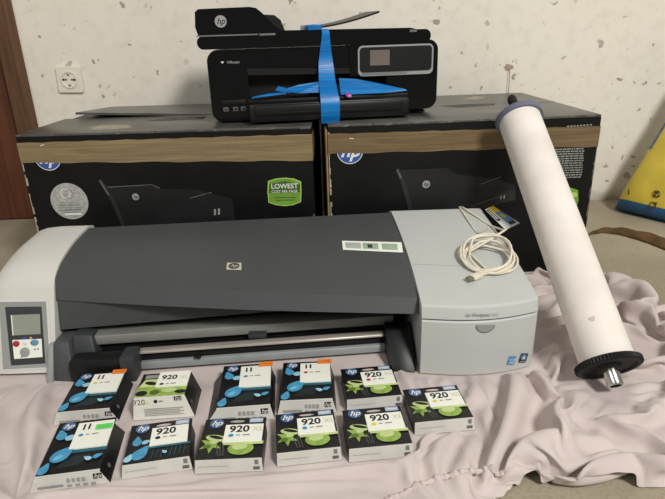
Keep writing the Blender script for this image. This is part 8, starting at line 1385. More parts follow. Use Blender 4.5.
-22,12,-27,-8,17,17,28,-18,-20,-21,0,21,15,-13,-20,-3,12,20,18,17,7,-24,-25,-28,0,0,0,0,0,0,0,16,23,23,-11,-25,3,-13,-8,2,23,23,-21,13,-33,-15,30,30,-11,-30,-11,3,7,21,-19,-12,22,
15,-26,-19,27,14,-32,0,37,30,-28,-39,20,34,35,-9,7,-11,-19,-17,-16,-1,1,0,3,-5,3,-26,-7,8,15,27,30,-31,-31,-17,17,-14,-3,6,29,-10,-27,0,21,25,26,-17,-13,2,-30,-14,0,9,28,-12,22,14,
-6,-8,-13,-10,-24,7,20,-28,22,-20,-2,1,22,13,4,-24,-15,20,16,18,-24,-15,-15,22,19,-6,-27,-8,0,0,15,20,15,2,9,-28,-25,-8,0,0,0,0,0,8,23,24,3,-20,-25,-6,-6,2,11,27,20,-22,2,-35,0,37,
20,-22,-27,-3,0,2,-6,21,4,-21,4,24,-7,-31,11,29,-23,-17,36,37,-7,-39,-19,35,30,35,-4,-10,-15,-29,11,-6,-3,7,5,-5,-14,-18,-27,2,16,30,28,-30,-31,-8,-8,22,-9,-14,28,-16,-7,-4,30,0,
25,20,-11,-21,-30,-13,9,10,-11,-4,22,25,17,-23,-5,-10,-4,-6,23,-24,-10,16,1,-21,25,8,3,-14,-25,26,14,-8,-12,13,-22,25,12,-26,-24,0,0,0,26,18,-16,4,21,-10,-26,-17,0,0,0,0,2,21,23,
14,-16,-22,-21,-1,0,3,16,29,17,-23,-11,-30,17,36,5,-27,-22,1,4,-15,18,19,-15,-17,16,21,-30,-12,31,-5,-26,28,37,16,-35,-37,11,33,31,26,-4,-27,-28,-1,15,-21,14,-10,-10,-10,-10,-17,
22,-6,28,29,-30,-32,-12,0,2,22,-21,27,11,-9,-22,-4,12,19,13,-13,2,-11,0,8,9,-10,-15,-13,21,26,21,-6,-11,-2,-10,15,-18,-14,0,14,-23,-9,31,-3,-28,6,16,23,-3,-22,-14,10,23,-15,-22,
-13,0,0,5,28,-12,-10,4,20,20,-25,-25,-5,0,0,0,14,23,21,-7,-23,-22,-6,0,0,5,21,29,12,-25,-30,-12,30,34,-11,-28,-14,0,6,-14,1,19,13,-14,-17,24,-2,-24,15,8,-25,16,37,32,-21,-38,-24,
28,30,32,14,-18,-31,17,-7,-30,-9,-11,-10,-8,0,23,-10,11,31,12,-26,-34,-7,0,17,-15,24,-23,14,30,-9,-2,-5,27,-5,-31,-10,-12,14,13,17,-22,-15,-7,12,29,27,-20,26,10,-15,-10,4,-18,6,13,
-20,-9,-1,3,-28,29,17,-1,-17,10,-22,25,10,-29,-22,-9,0,0,13,24,-26,-8,-2,17,20,4,-26,-14,-2,0,6,23,24,4,-22,-22,-13,0,0,0,7,26,27,3,-22,-38,2,38,25,-21,-27,-9,0,0,8,-8,18,-20,-9,
12,20,-31,0,21,-21,11,33,36,0,-36,-36,-3,31,31,29,0,-30,25,-24,-4,-31,-17,-1,1,14,-23,-2,24,32,-3,-30,-26,-2,0,19,8,-27,0,18,24,20,4,-4,-4,-23,-21,-4,7,20,3,-10,-21,3,-11,28,14,-5,
-3,29,20,13,-8,-9,-10,9,-6,-31,-24,5,-25,39,-26,28,-8,3,18,-21,5,26,-5,-27,-24,-6,0,5,23,-1,-26,-1,0,0,21,21,-16,-9,-17,0,22,23,15,-18,-23,-17,-2,0,4,-4,12,28,23,-4,-34,-25,15,38,
15,-26,-27,-5,0,0,1,7,-17,22,11,33,23,-28,-37,-25,13,30,28,26,-17,28,-11,-25,-34,-7,12,1,-4,-25,-11,28,30,-23,-23,-7,-7,-2,0,2,11,17,-24,24,23,22,16,-14,-26,-27,-4,17,-13,1,-13,
-12,0,13,28,-23,-9,13,28,21,14,-8,26,-6,-6,-10,-29,-27,-19,-7,42,-23,21,-14,28,-19,-18,28,23,-12,-26,-27,-2,2,20,21,-26,-17,0,0,0,7,17,21,-15,-20,3,24,20,-6,-23,-22,-6,0,0,6,-6,19,
28,18,-14,-35,-16,26,36,4,-29,-27,0,0,0,0,-10,26,-8,37,34,-11,-35,-35,-8,18,28,25,19,25,-6,-32,-31,2,-2,-24,-4,9,-23,29,30,-22,-10,8,-7,-6,-12,-2,27,-23,6,27,-17,23,24,11,-22,-27,
-11,-13,-7,-5,-5,0,0,28,-6,-22,7,32,0,11,16,4,25,18,0,-21,-29,-13,-19,-32,49,-10,-24,29,5,-16,-16,28,27,-17,-28,-26,0,20,20,-2,-28,-10,0,0,0,0,15,16,11,-21,4,26,7,-22,-24,-12,0,0,
0,8,-6,24,27,11,-23,-34,-4,34,32,-8,-30,-26,4,0,1,1,-1,1,0,-10,27,-17,32,36,11,-30,-36,-24,2,22,25,28,28,5,-33,-31,-20,-2,5,-29,0,8,32,10,-2,2,6,3,-6,-11,0,-11,-31,30,1,-19,24,22,
23,4,-26,-1,-18,-9,-10,-7,-5,17,-17,-7,3,29,5,-27,15,21,8,30,25,0,-24,-31,-24,-21,-12,53,-23,-14,28,-13,-19,16,19,29,-24,-24,-27,15,22,12,-18,-26,-5,0,0,0,0,1,21,19,1,-4,25,-21,
-22,-19,-1,0,0,11,-10,6,26,25,2,-31,-27,9,36,25,-16,-26,-28,8,-2,0,1,0,0,0,0,0,1,0,-1,0,0,1,0,0,1,0,0,0,0,0,0,0,-10,29,-22,21,34,29,-17,-34,-32,-9,7,24,27,32,20,-34,-30,-5,-23,11,
-29,0,31,-30,-1,4,5,4,6,12,40,-9,-31,-28,-2,7,21,-14,23,23,20,7,-5,-17,-6,-10,-10,-10,-7,5,-2,-6,17,-27,-10,6,20,20,21,21,20,-19,-31,-28,-30,-1,41,-22,-3,16,-19,-5,12,29,26,-24,
-25,-18,24,20,-21,-15,-15,0,0,0,0,0,0,6,27,25,-8,6,-24,-24,-7,-1,0,12,2,-14,13,27,21,-9,-33,-19,20,36,16,-27,-30,-11,8,-3,0,0,1,-1,-1,0,1,-1,0,0,0,1,0,-1,0,0,1,0,0,0,0,2,-1,0,-1,0,
0,0,0,1,-10,31,-21,4,35,36,2,-30,-34,-23,0,12,30,31,27,-25,-24,-10,-3,-28,-7,25,-28,22,-19,1,16,-17,6,30,-10,-5,23,-26,-21,29,-20,-9,21,16,20,11,10,12,-2,-9,-12,-7,-7,-5,-8,6,-15,
-26,12,-14,7,22,21,12,21,6,-31,-31,-23,-8,33,-15,15,-13,-19,7,14,28,25,-27,-27,0,24,-7,-22,16,-17,-13,-1,0,0,0,0,0,20,26,26,-25,-26,-19,10,-9,4,12,-4,-15,20,27,14,-19,-31,-10,28,
35,6,-37,-23,-1,-1,1,0,0,0,0,0,0,0,0,0,0,0,0,-1,1,0,0,-1,0,1,0,0,0,0,1,0,0,0,-1,0,0,0,-1,0,0,0,2,0,3,-5,-8,28,-3,-23,34,35,22,-21,-33,-31,-8,0,29,28,29,-3,-14,1,-26,-22,12,-23,9,
-20,20,-10,16,-4,-22,27,-15,23,-11,19,-28,14,-29,10,-10,14,25,8,7,7,7,21,0,0,-6,-9,-7,-8,-17,-17,-15,-10,3,17,21,1,21,25,-22,-25,-30,-12,32,-24,23,-29,-1,9,14,26,25,-29,-27,20,-1,
-18,-18,13,18,-14,-15,-3,0,0,0,0,17,29,17,-26,-26,-11,18,-8,5,10,-11,-13,26,26,5,-26,-28,2,32,32,-8,-37,-15,-1,1,-1,-1,0,1,1,-1,4,-6,-7,22,7,-29,22,33,33,-3,-31,-33,-21,0,11,31,30,
19,-31,-13,15,-23,-28,18,-4,-24,-1,24,0,-20,18,-20,26,-14,20,-20,29,-2,-12,-12,-13,24,-5,1,12,18,6,3,-1,-1,-3,-4,-2,-5,19,-20,-14,-24,-8,28,5,-5,24,22,0,-22,-15,-36,26,-23,27,-29,
20,-8,11,25,23,-29,1,-5,-18,-22,0,0,16,19,-15,-15,-5,0,0,0,15,28,10,-26,-23,-4,23,-5,10,-3,-20,1,28,23,-6,-29,-22,13,34,26,-20,-36,-7,0,-1,1,24,-20,-3,20,-31,7,35,33,16,-22,-33,
-29,-7,4,24,29,24,-28,-31,13,20,-25,-23,20,-22,11,5,-21,3,9,16,39,2,-13,-12,-13,-14,-9,-5,21,2,5,1,-1,-1,-2,-4,-3,25,23,-1,-24,-22,-13,24,-29,7,27,17,24,-25,-7,-45,20,-19,28,-27,4,
27,-15,29,13,3,-16,-27,-16,-6,0,0,0,18,19,-14,-15,-8,0,0,13,26,4,-26,-17,0,26,1,8,-14,-20,11,29,17,-16,-29,-13,20,34,17,-27,-33,0,-2,0,0,25,0,-20,17,-30,-1,26,33,29,-8,-28,-32,-20,
18,2,23,28,-28,-24,-1,15,15,-23,-21,19,0,6,8,5,-9,44,4,-13,-12,-19,-10,-1,-21,-5,1,1,4,-3,-3,3,9,21,24,28,-20,-24,-3,-5,-30,1,13,28,19,2,-20,-41,18,-23,26,2,-27,14,25,-12,15,18,
-28,-7,-24,-2,0,0,0,1,19,20,-13,-15,-12,0,10,25,-2,-25,-8,0,28,8,1,-20,-17,19,28,8,-23,-26,-5,27,32,7,-33,-28,4,-1,1,-2,11,26,-20,4,-26,-3,11,33,33,9,-21,-27,-31,-3,29,6,26,-13,
-29,-18,14,19,3,-15,-6,-19,6,7,15,48,14,3,-13,-19,-14,-11,-12,-24,0,16,-17,7,-7,6,3,19,31,29,-17,-23,-28,25,-14,-9,-15,16,19,11,-18,-28,15,-18,29,-4,-29,1,25,5,25,5,-28,-10,-7,-16,
0,0,0,0,2,20,20,-12,-12,-18,7,21,-12,-15,-1,0,28,12,-2,-21,-17,26,26,-4,-26,-20,3,30,30,-7,-34,-15,-1,3,-1,-2,3,-8,16,-19,19,-9,31,-1,-11,-23,3,-8,29,31,24,-10,-24,-26,-25,14,31,
27,-15,-27,-28,4,22,1,-4,-3,10,9,-11,43,16,14,4,-19,-17,-16,-11,-23,9,-29,3,-4,0,2,5,28,26,29,-12,-23,-24,8,16,-13,-11,-24,11,10,-2,-18,15,-18,26,-3,-28,0,17,28,24,-8,-28,-20,-7,
12,-13,-5,0,0,0,5,18,17,-10,-22,-5,28,-1,-19,-11,0,29,14,-4,-21,-15,29,22,-15,-26,-13,10,31,25,-18,-34,-6,0,3,-1,-2,0,-4,16,-20,19,-12,14,-20,22,-23,23,-20,29,14,-15,-24,11,-16,11,
31,32,3,-21,-31,-10,-7,30,32,-12,-29,-28,22,-17,-5,-3,25,16,-4,-7,23,13,10,15,7,0,-19,-19,-10,-26,-23,-1,0,6,0,4,30,22,31,-8,-24,1,1,-26,11,2,-27,-18,26,14,-37,20,-18,1,15,-26,0,
23,27,26,-15,-24,-28,-7,11,11,-14,-8,-2,0,0,20,2,13,-13,-20,29,9,-11,-21,-8,29,15,-3,-20,-13,28,16,-25,-9,-18,15,32,17,-27,-31,2,0,3,-2,-1,-4,1,16,-21,19,-12,16,-21,23,-25,22,-14,
10,29,-14,-28,19,-11,-13,30,31,17,-12,-30,-25,-5,33,31,-7,-30,-29,2,21,-3,-4,-20,7,5,1,4,12,8,13,14,10,1,19,-12,-24,-25,-27,-6,0,0,0,19,26,18,32,-4,-30,11,-31,-20,0,9,6,-30,31,23,
-48,6,13,-20,17,-28,0,28,28,26,-22,-26,-28,-6,2,13,15,-3,-10,-9,-8,7,22,-15,15,-24,5,22,6,-20,-18,20,26,-2,-19,-12,27,6,-26,0,-20,21,29,8,-33,-23,6,0,2,-1,-1,-6,6,14,-22,19,-13,18,
-23,24,-19,-1,20,-18,31,-4,-28,18,-2,-22,14,30,27,-3,-23,-30,-13,32,32,0,-31,-4,-30,-1,0,2,19,6,9,-6,-5,-5,-2,-6,10,14,11,5,21,16,-13,-27,-28,-21,0,0,21,6,12,27,29,-26,-1,-4,-20,
-24,-13,-5,29,-17,17,23,-36,-6,-7,4,19,-28,4,28,28,28,-29,-29,-26,-4,0,4,10,12,16,-10,-18,-7,2,17,-20,12,-18,21,17,-8,-26,10,28,-10,0,-16,25,-3,-25,7,-19,25,23,-1,-33,-13,5,1,1,0,
0,-8,10,11,-22,17,-13,21,-24,19,-1,-19,24,-23,25,8,-27,14,6,-26,0,28,29,-12,5,-28,-23,30,31,0,-33,-18,7,-11,-6,17,-17,24,-4,-18,20,-19,26,-13,-9,-5,-2,0,0,6,12,11,21,17,16,-19,-28,
-27,-9,21,-17,23,11,30,0,13,17,-23,-26,-26,-16,-8,22,18,-10,30,-33,-16,-10,28,-4,-24,14,21,24,29,-28,-28,-27,-5,0,7,17,18,-17,4,2,-2,-21,-3,17,-22,0,6,26,1,-24,-1,28,-14,9,-19,26,
-8,-23,12,-18,28,13,-5,-32,9,-9,0,1,0,1,0,0,0,0,0,0,1,-1,0,-1,1,2,-7,13,8,-22,16,-15,20,-20,5,18,-23,19,-19,7,23,-27,3,17,-23,-1,12,29,-15,16,-5,-25,14,20,-19,0,-26,30,-11,-10,-5,
2,21,-29,20,12,-13,-14,-5,23,-9,-14,0,0,0,7,13,-20,6,18,19,18,12,-30,-6,-14,-23,-1,28,30,-6,25,29,10,-28,-30,-29,-19,-9,25,28,-26,7,4,-27,-11,27,-18,7,14,21,22,13,-27,-21,-28,5,
-15,20,20,-9,-21,-4,0,14,5,-15,-7,15,-18,20,-9,21,-12,-19,26,-15,15,-19,28,-14,-20,17,-19,29,-3,5,-29,14,-14,1,1,0,0,0,0,0,0,0,0,1,0,-1,0,-1,5,-6,15,3,-19,10,-8,13,-16,2,16,-17,15,
-14,0,22,-22,0,18,-21,8,-6,23,-16,17,1,-25,0,21,-18,-4,0,32,19,-13,-12,-4,11,-28,-1,22,20,-16,-24,-4,-3,1,0,1,13,18,-23,-9,0,2,15,19,17,-4,-29,-18,-2,5,28,0,17,23,31,14,-24,-25,
-30,-24,-13,29,14,-29,-10,28,-19,-15,28,-11,22,3,-6,22,21,-20,-16,-28,-15,9,24,4,-23,-14,0,0,0,13,15,-1,-10,7,-24,0,21,-19,0,17,-17,21,-19,27,-19,-11,18,-18,25,-14,12,-23,17,-17,0,
1,0,0,0,0,0,0,0,0,0,0,0,-1,-1,4,-3,17,-4,8,34,11,-15,-10,-16,-15,-9,8,16,23,-25,-23,2,3,2,13,17,-21,-15,-2,0,0,0,11,16,17,-31,-12,28,2,15,-29,28,26,31,20,-19,-30,-18,-24,-26,30,-2,
-25,-8,31,-6,-23,11,23,-5,-13,5,25,21,-8,-16,-19,-25,27,15,-22,-21,10,-9,-1,0,0,10,10,21,-26,-13,18,-17,15,-17,1,13,-18,23,-20,14,-14,15,-15,0,0,0,0,0,0,0,0,0,0,0,0,0,0,0,1,1,-1,0,
0,1,0,0,0,-1,0,2,-3,18,-10,20,26,18,8,-12,-15,-15,-11,-16,-3,27,8,-18,-4,1,4,23,-4,-30,-11,-4,0,0,0,0,23,-9,-5,13,21,13,-21,-21,27,31,24,26,-11,-28,-13,-29,-28,-4,8,-18,2,31,7,-21,
15,-23,-4,-5,10,21,22,25,-28,-21,-25,27,-2,-24,-6,1,16,-12,-5,0,4,23,10,-14,-23,1,-1,0,0,0,0,0,0,0,0,6,-5,15,-13,15,23,24,-2,0,0,-1,-10,-17,-6,-6,-5,9,21,3,4,3,-10,-16,1,-9,-12,-5,
-3,-2,1,10,24,7,20,-25,-27,18,20,18,23,29,-2,-24,-17,-23,-12,-28,17,-27,2,29,22,-18,-28,-11,0,0,12,26,26,18,-26,-24,-22,28,-23,-15,0,0,6,18,-13,-11,5,26,-16,-13,-2,0,0,0,0,0,0,0,0,
0,0,5,-4,11,-11,28,-6,14,-1,-1,-2,-1,-4,19,9,-8,-6,-3,1,0,28,5,0,-13,-8,-8,-2,-6,-6,-3,3,12,8,22,-14,-25,-31,8,16,25,28,26,18,-27,-31,14,-23,-24,14,-15,24,-43,40,-27,-20,16,-17,-4,
20,27,25,14,-26,-26,-19,20,-28,-7,0,0,0,13,18,-20,16,-20,-3,12,4,30,-12,-28,-5,0,-2,2,15,23,26,3,-3,-3,-29,2,13,14,16,-1,-7,-2,-6,-6,-5,6,3,15,4,-26,-28,-29,9,28,26,29,-6,18,-8,
-30,14,-31,6,-26,-7,12,0,4,-28,22,-10,-14,27,13,27,15,-28,-28,-5,1,-28,-2,0,0,3,25,-3,11,-23,-10,9,-12,23,19,-24,-13,-5,0,20,-20,25,11,6,6,5,5,-16,4,-21,15,17,21,12,12,-7,-5,-6,-6,
15,-11,-31,7,-31,-27,16,30,23,20,-21,12,11,-26,-6,-10,-23,12,5,-42,19,-7,2,26,-21,-3,19,17,21,19,-26,-23,7,-23,-28,0,0,0,13,26,9,-3,-19,-20,-5,6,-2,19,17,-10,-14,-16,27,-28,0,6,6,
5,6,19,-17,-8,11,5,2,24,20,18,16,8,-6,-29,20,-30,-30,-14,-6,-24,24,22,28,3,-25,18,7,-24,-24,-4,-18,1,2,-2,-9,25,18,-17,9,13,16,-8,13,8,-24,-2,-29,-20,-3,0,3,20,27,8,-6,-14,-19,-11,
-8,28,19,-1,-16,-29,18,16,-26,-2,-1,-1,17,24,-19,-20,-4,-2,5,10,20,23,19,20,-7,-4,8,7,-31,-22,-29,-20,21,14,18,30,-22,-15,2,19,-26,-8,-31,-2,27,-29,9,-7,19,25,-5,19,14,-27,-12,15,
13,17,-24,-24,-23,-7,0,10,25,25,-10,3,-5,-9,-9,-10,-17,19,21,-13,-29,-1,23,13,1,-1,-16,22,-19,-19,-4,0,0,0,1,14,22,23,14,-2,23,31,-26,-31,-28,-30,-11,0,30,30,22,-18,13,-20,-18,-12,
5,-32,37,-33,4,-8,11,23,25,18,-10,-25,-23,12,10,22,6,-23,-24,-22,0,21,25,18,-19,-9,-8,-10,-9,-9,0,1,17,11,-27,-2,1,11,16,30,-15,-26,-17,0,0,0,0,1,-1,1,16,22,26,28,14,16,-26,-32,
-31,-29,-5,12,18,27,17,12,-26,-25,-20,26,-30,37,-34,-2,-11,10,26,21,15,-19,-25,-24,4,15,22,21,-6,-23,-19,-12,25,16,-6,9,4,-9,-9,-9,-11,-10,18,-15,-7,0,7,10,18,16,-1,-31,-22,0,0,0,
0,2,-2,3,-3,6,18,28,29,20,19,-32,-26,-31,-31,21,16,-22,17,18,17,-21,-24,-18,29,-15,9,-7,-15,22,22,24,-13,-22,-22,-16,2,6,22,21,21,-19,-14,-19,18,-16,-2,5,5,8,-5,-5,-7,7,-4,-2,6,4,
4,8,19,7,-29,-25,-15,-1,0,0,0,2,-2,4,-4,23,-9,29,17,28,26,-32,-29,-25,-21,1,30,-8,26,16,-24,-25,0,-23,15,32,-46,29,-2,13,24,0,-22,-18,-25,0,0,6,8,24,23,10,-18,-16,-24,-8,13,20,-22,
-3,-5,-5,-2,17,29,5,5,4,5,4,16,-3,-30,-29,-18,-6,0,0,0,0,0,1,15,-12,-3,25,22,28,29,-11,-22,-26,-25,1,11,28,3,-18,15,-30,-5,-23,22,-4,16,14,3,24,-24,-24,-24,-6,0,11,0,17,-5,23,27,
-17,-24,-24,-7,25,6,-24,-7,4,10,-4,16,10,16,17,13,12,6,5,-11,-30,-28,-22,-13,-2,0,0,0,1,17,10,-27,7,28,0,29,17,7,-6,-19,-25,11,11,10,-30,21,7,-29,-10,-23,-4,1,25,24,16,11,-26,-27,
-23,18,-9,-4,16,-13,14,28,7,2,-17,-27,-19,25,0,-25,0,17,-10,-7,0,12,20,12,11,14,18,12,5,-26,-28,-24,-18,-8,0,2,4,19,18,-26,-17,15,29,-21,20,18,13,5,-5,-19,-24,14,26,-20,25,-1,-29,
-8,-7,-2,-31,30,28,25,-3,-24,-26,-26,12,21,-16,-13,-6,27,5,4,5,16,-25,-27,13,-11,-7,21,-12,11,-8,8,13,-6,0,8,9,13,14,20,0,-21,-24,-14,-15,11,4,-1,18,0,-32,-17,22,1,20,23,-12,-2,-2,
9,-26,-22,21,23,7,23,-21,-21,-29,-5,5,17,22,16,-16,1,-25,-28,7,15,17,-24,-12,25,-22,4,8,24,-6,-27,-7,-3,4,3,22,-19,-10,4,23,-7,3,10,9,10,10,12,-8,-5,-25,22,-14,-23,27,7,-8,-19,-10,
5,-19,27,30,25,-26,-24,-10,4,1,-31,21,29,30,5,-28,-15,2,-4,-37,32,25,-14,-9,-8,0,-28,7,23,18,-22,-16,18,-28,-1,4,22,18,-27,0,5,8,-21,4,17,-13,-17,12,12,14,20,10,11,11,-27,-27,-5,
-1,30,-11,-23,7,-8,-7,-4,29,-24,-1,28,28,22,-21,-29,-27,-19,23,4,-13,27,12,7,-16,-28,1,10,12,28,-25,17,-27,-24,-8,23,15,13,-8,-22,5,-26,0,0,16,21,5,-3,8,-3,-16,-20,12,-19,24,13,11,
10,8,7,7,-7,2,-31,-22,12,22,-25,-26,-2,-2,0,5,27,-18,16,26,31,18,-28,-26,-31,-20,-2,29,0,-9,27,23,-29,2,-10,-26,37,17,-22,26,-26,-26,6,-12,13,20,15,-20,-12,-22,-1,0,6,28,26,3,-2,
-25,4,-10,-25,6,-10,10,10,10,8,8,9,11,17,-30,-29,18,-2,-18,-23,12,-8,-5,6,15,-3,26,24,26,24,-30,-29,-31,-10,6,-1,-22,14,23,21,-28,-10,9,16,6,-15,28,-17,-25,-21,-1,9,15,23,5,-27,
-23,-2,2,7,22,29,3,-20,-1,-6,-7,-8,-13,23,8,5,14,1,4,21,10,-31,-31,2,-16,-17,10,1,-11,-1,2,12,23,24,24,27,0,-29,-20,-10,-18,-4,-25,-6,0,26,10,-5,-29,10,36,-18,5,26,-3,-26,-25,-7,1,
12,20,22,-29,-22,9,6,-6,26,21,-17,-19,-6,-7,-6,-5,23,14,12,13,12,11,-9,2,15,-27,-25,-28,-10,-3,-1,0,5,-4,0,27,26,25,26,23,-26,-25,-12,-11,-12,0,-26,12,-25,-2,11,-10,30,-32,53,-6,
-10,24,2,-18,-26,-18,0,4,26,26,-28,-26,-2,0,29,19,-8,-18,-17,0,13,-1,-5,-12,12,13,13,14,25,22,-14,-5,-7,-32,-22,-7,-1,-2,-8,-2,4,3,30,29,29,0,2,24,-22,-11,-12,-8,-27,-2,-25,18,-3,
-21,10,1,31,-19,1,28,0,-26,-24,15,1,-16,19,28,-28,-28,0,-1,28,5,-11,-19,-2,0,2,16,-14,17,10,10,9,8,5,22,22,-1,-32,-32,1,-18,-5,-6,-5,6,13,-2,20,26,1,-10,14,25,22,-9,-27,-11,-30,3,
-28,20,8,-20,-20,0,31,6,-19,28,-17,4,-27,-15,29,-13,12,26,-24,-28,-3,3,20,-13,-10,0,12,-12,0,1,14,-14,11,12,11,11,14,14,16,18,-32,-32,-25,11,16,-5,-18,18,11,1,2,1,-11,-5,16,24,23,
22,-30,-31,8,-12,-29,16,-19,10,6,-44,33,21,-28,11,-11,22,-16,-27,5,25,4,14,-24,-22,-2,12,23,-14,-26,19,-12,-6,-1,14,-14,9,24,11,9,6,18,14,4,0,-12,-31,-26,25,3,-25,14,18,-11,-17,-8,
1,-8,17,31,16,29,17,-25,-26,-27,8,-18,-1,-26,-4,11,6,25,-18,-19,8,26,-20,-28,0,22,26,-9,-9,-7,2,15,12,-28,-8,-11,22,-15,-6,-4,12,11,15,10,10,10,6,-8,-3,5,-5,-7,-1,-5,-26,16,27,-18,
-29,-12,-5,-4,1,31,23,28,31,13,-21,-20,-24,-19,-2,-28,-14,24,-20,19,5,8,-27,22,2,-22,-11,0,27,7,26,-6,-11,2,14,-11,-28,-17,-3,23,8,-1,-19,-11,21,-21,13,11,10,9,4,7,-14,0,-3,-3,21,
-27,8,30,0,-27,-29,-10,0,0,0,28,27,32,31,11,-17,-13,-24,-28,-23,-24,0,26,-5,-10,21,-28,18,-4,-8,15,-20,2,16,24,25,-9,7,-4,-28,-22,-8,14,-22,8,17,6,-10,-20,22,-21,2,4,5,8,6,3,-13,
-5,1,14,29,-8,28,-27,-26,-23,0,0,0,3,24,28,30,33,10,-15,-2,-30,-24,-28,-17,7,1,0,-19,25,-16,-10,8,22,2,-7,-25,17,18,24,24,7,-28,-17,-14,-15,14,-10,-18,6,19,-20,9,-13,4,23,6,-23,-9,
-4,0,0,12,22,20,-22,20,16,-8,-27,-24,-9,0,0,7,25,30,30,25,9,-15,-12,-15,-31,-16,-28,-4,2,12,-16,24,6,-24,-6,19,4,-16,-10,2,23,23,22,-4,17,-16,-16,-12,-10,-24,23,-11,-9,-8,1,11,10,
12,15,-22,-22,-1,1,6,23,22,-16,-27,13,15,13,-11,-30,-13,0,0,13,29,28,13,17,19,-18,-25,-12,-8,-31,14,3,-43,19,-2,17,10,-23,-20,6,11,-12,5,-10,27,8,13,12,21,1,-10,-20,-28,-16,17,15,
-9,-10,3,16,10,7,-2,-30,-3,-2,1,12,22,-19,-17,-17,4,7,14,23,-12,-16,-20,-2,27,25,30,14,11,0,-15,-23,11,-23,-30,-5,7,-11,-18,26,27,-20,-26,-7,0,0,4,14,8,-10,11,17,26,26,-23,-26,-27,
-6,18,-6,-17,-9,2,22,22,6,5,-24,18,-4,4,5,-14,-19,-8,3,13,6,-27,12,24,-1,-18,-13,16,29,19,1,15,-11,-2,-18,20,-30,-26,26,-46,11,-17,26,27,-20,-20,-12,-1,4,13,5,-22,-1,17,20,27,27,
-17,-23,-28,4,-15,-6,-6,11,-11,13,4,8,9,10,27,6,4,0,-16,-26,-5,9,7,-28,-19,4,18,30,-3,-30,2,31,-3,12,14,20,-15,-25,13,-19,-7,-3,-21,-15,21,24,-3,-23,-16,-2,17,8,-26,-6,0,11,22,27,
27,-11,-21,-28,-15,-8,-4,11,-11,26,13,7,5,5,5,-1,0,0,-6,19,-4,-10,9,-30,-29,-9,0,17,22,22,-11,-31,14,31,19,16,2,-19,-27,2,-19,-22,6,6,-13,12,21,10,-21,-19,9,17,-25,-19,0,0,7,21,28,
27,-4,-20,-27,-21,-7,7,3,-3,14,17,-6,-14,8,0,0,0,4,-5,20,29,7,-29,-29,-24,-3,2,29,-14,21,12,-4,-16,31,31,6,-5,-28,3,-26,-21,14,-32,24,6,-7,19,14,-7,-22,18,-14,-27,-7,0,0,4,19,28,
27,3,-17,-24,-26,-5,-4,-3,-1,7,27,-19,-15,-1,0,0,3,4,30,1,14,21,-25,-28,1,-19,1,28,-18,-3,14,30,-28,31,30,7,-12,-29,5,-19,-8,-9,-2,-12,7,21,17,-14,3,10,-24,-26,-2,0,0,1,17,27,28,
11,-23,-29,2,-1,-4,-6,-6,11,-17,-11,0,0,0,0,0,13,18,30,-21,3,-5,-29,-9,21,-15,12,9,-27,26,26,-30,31,4,7,6,-27,7,-26,-22,4,13,-14,28,-13,13,18,17,-25,-24,-19,0,0,0,0,15,25,28,17,
-27,-29,-12,-3,12,-17,-9,18,-18,15,-15,20,-19,18,-18,18,4,12,-16,-18,0,1,4,6,24,-10,10,16,-25,8,-5,-30,1,20,5,-17,19,14,-12,-14,10,12,31,1,-29,-12,-23,8,-16,25,-20,27,-4,27,18,-10,
-28,-26,-7,11,-1,-1,-9,14,20,28,22,-29,-28,-18,-9,19,-14,13,-13,16,-21,19,-18,11,19,-21,21,-14,6,-22,0,19,-9,8,-19,20,-17,-2,21,-20,6,-7,5,-6,0,0,0,0,0,0,0,0,0,0,0,0,0,17,21,-24,2,
6,5,5,7,13,-30,13,-26,-5,29,-31,-3,3,13,19,18,16,-10,-15,10,-23,29,8,-9,-25,-30,3,21,-20,17,10,19,21,-23,-24,-12,-13,2,12,-14,0,14,15,25,24,-27,-28,-18,2,-9,28,8,-22,6,-18,11,-11,
28,7,-15,4,13,-11,-22,7,-5,27,-5,-34,25,-16,-3,24,-18,1,-9,8,-8,0,0,0,0,0,0,0,0,0,0,0,0,1,1,0,-1,0,-1,0,0,0,0,1,0,1,0,0,-1,-1,0,0,0,0,0,0,0,0,0,0,0,0,2,14,27,0,3,1,7,8,4,-21,-23,
-15,23,-24,3,2,-12,20,20,10,18,20,-1,-16,1,-29,17,-20,-10,5,-4,-28,30,-4,-17,21,19,3,-11,-5,-3,-8,-13,-7,-7,8,14,18,28,-11,-7,-5,-21,-23,0,24,24,-22,-13,-5,-4,-6,26,18,2,-6,7,-9,
-23,-14,0,30,17,-37,-8,17,-16,21,-7,-13,-4,9,-8,-1,0,0,0,0,0,0,0,0,0,0,0,0,0,0,0,0,0,0,0,0,0,0,0,0,0,0,0,0,0,0,0,0,0,0,0,0,0,0,0,0,0,0,0,0,0,0,0,0,0,0,0,0,0,0,0,3,-3,7,-7,1,11,-9,
11,-12,13,-13,0,19,8,-1,22,12,10,5,-3,-3,-16,-21,-25,-5,3,17,-16,12,-2,25,20,6,20,9,4,-7,-27,-25,-6,-14,-23,3,-2,-2,37,7,-18,9,25,-17,22,-1,-4,-11,-10,-9,-9,4,18,18,15,-18,17,-14,
-20,-24,-2,23,15,-2,-15,0,-4,-20,-2,14,15,15,-3,-4,-26,-17,-2,14,36,-26,-25,10,-10,24,-12,-4,-8,8,-7,-1,0,0,0,0,0,0,0,0,0,0,0,0,0,0,0,0,0,0,0,0,0,0,0,0,0,0,0,0,0,0,0,0,0,0,0,0,0,0,
0,0,0,0,0,0,0,0,0,0,0,0,0,0,0,0,0,4,-4,9,-9,1,14,-14,18,-17,17,-19,14,11,-23,1,20,-20,-3,18,-16,20,-20,21,-2,-21,22,2,-22,25,-12,-16,4,26,-19,28,17,16,5,-19,-11,7,-12,-19,-22,24,
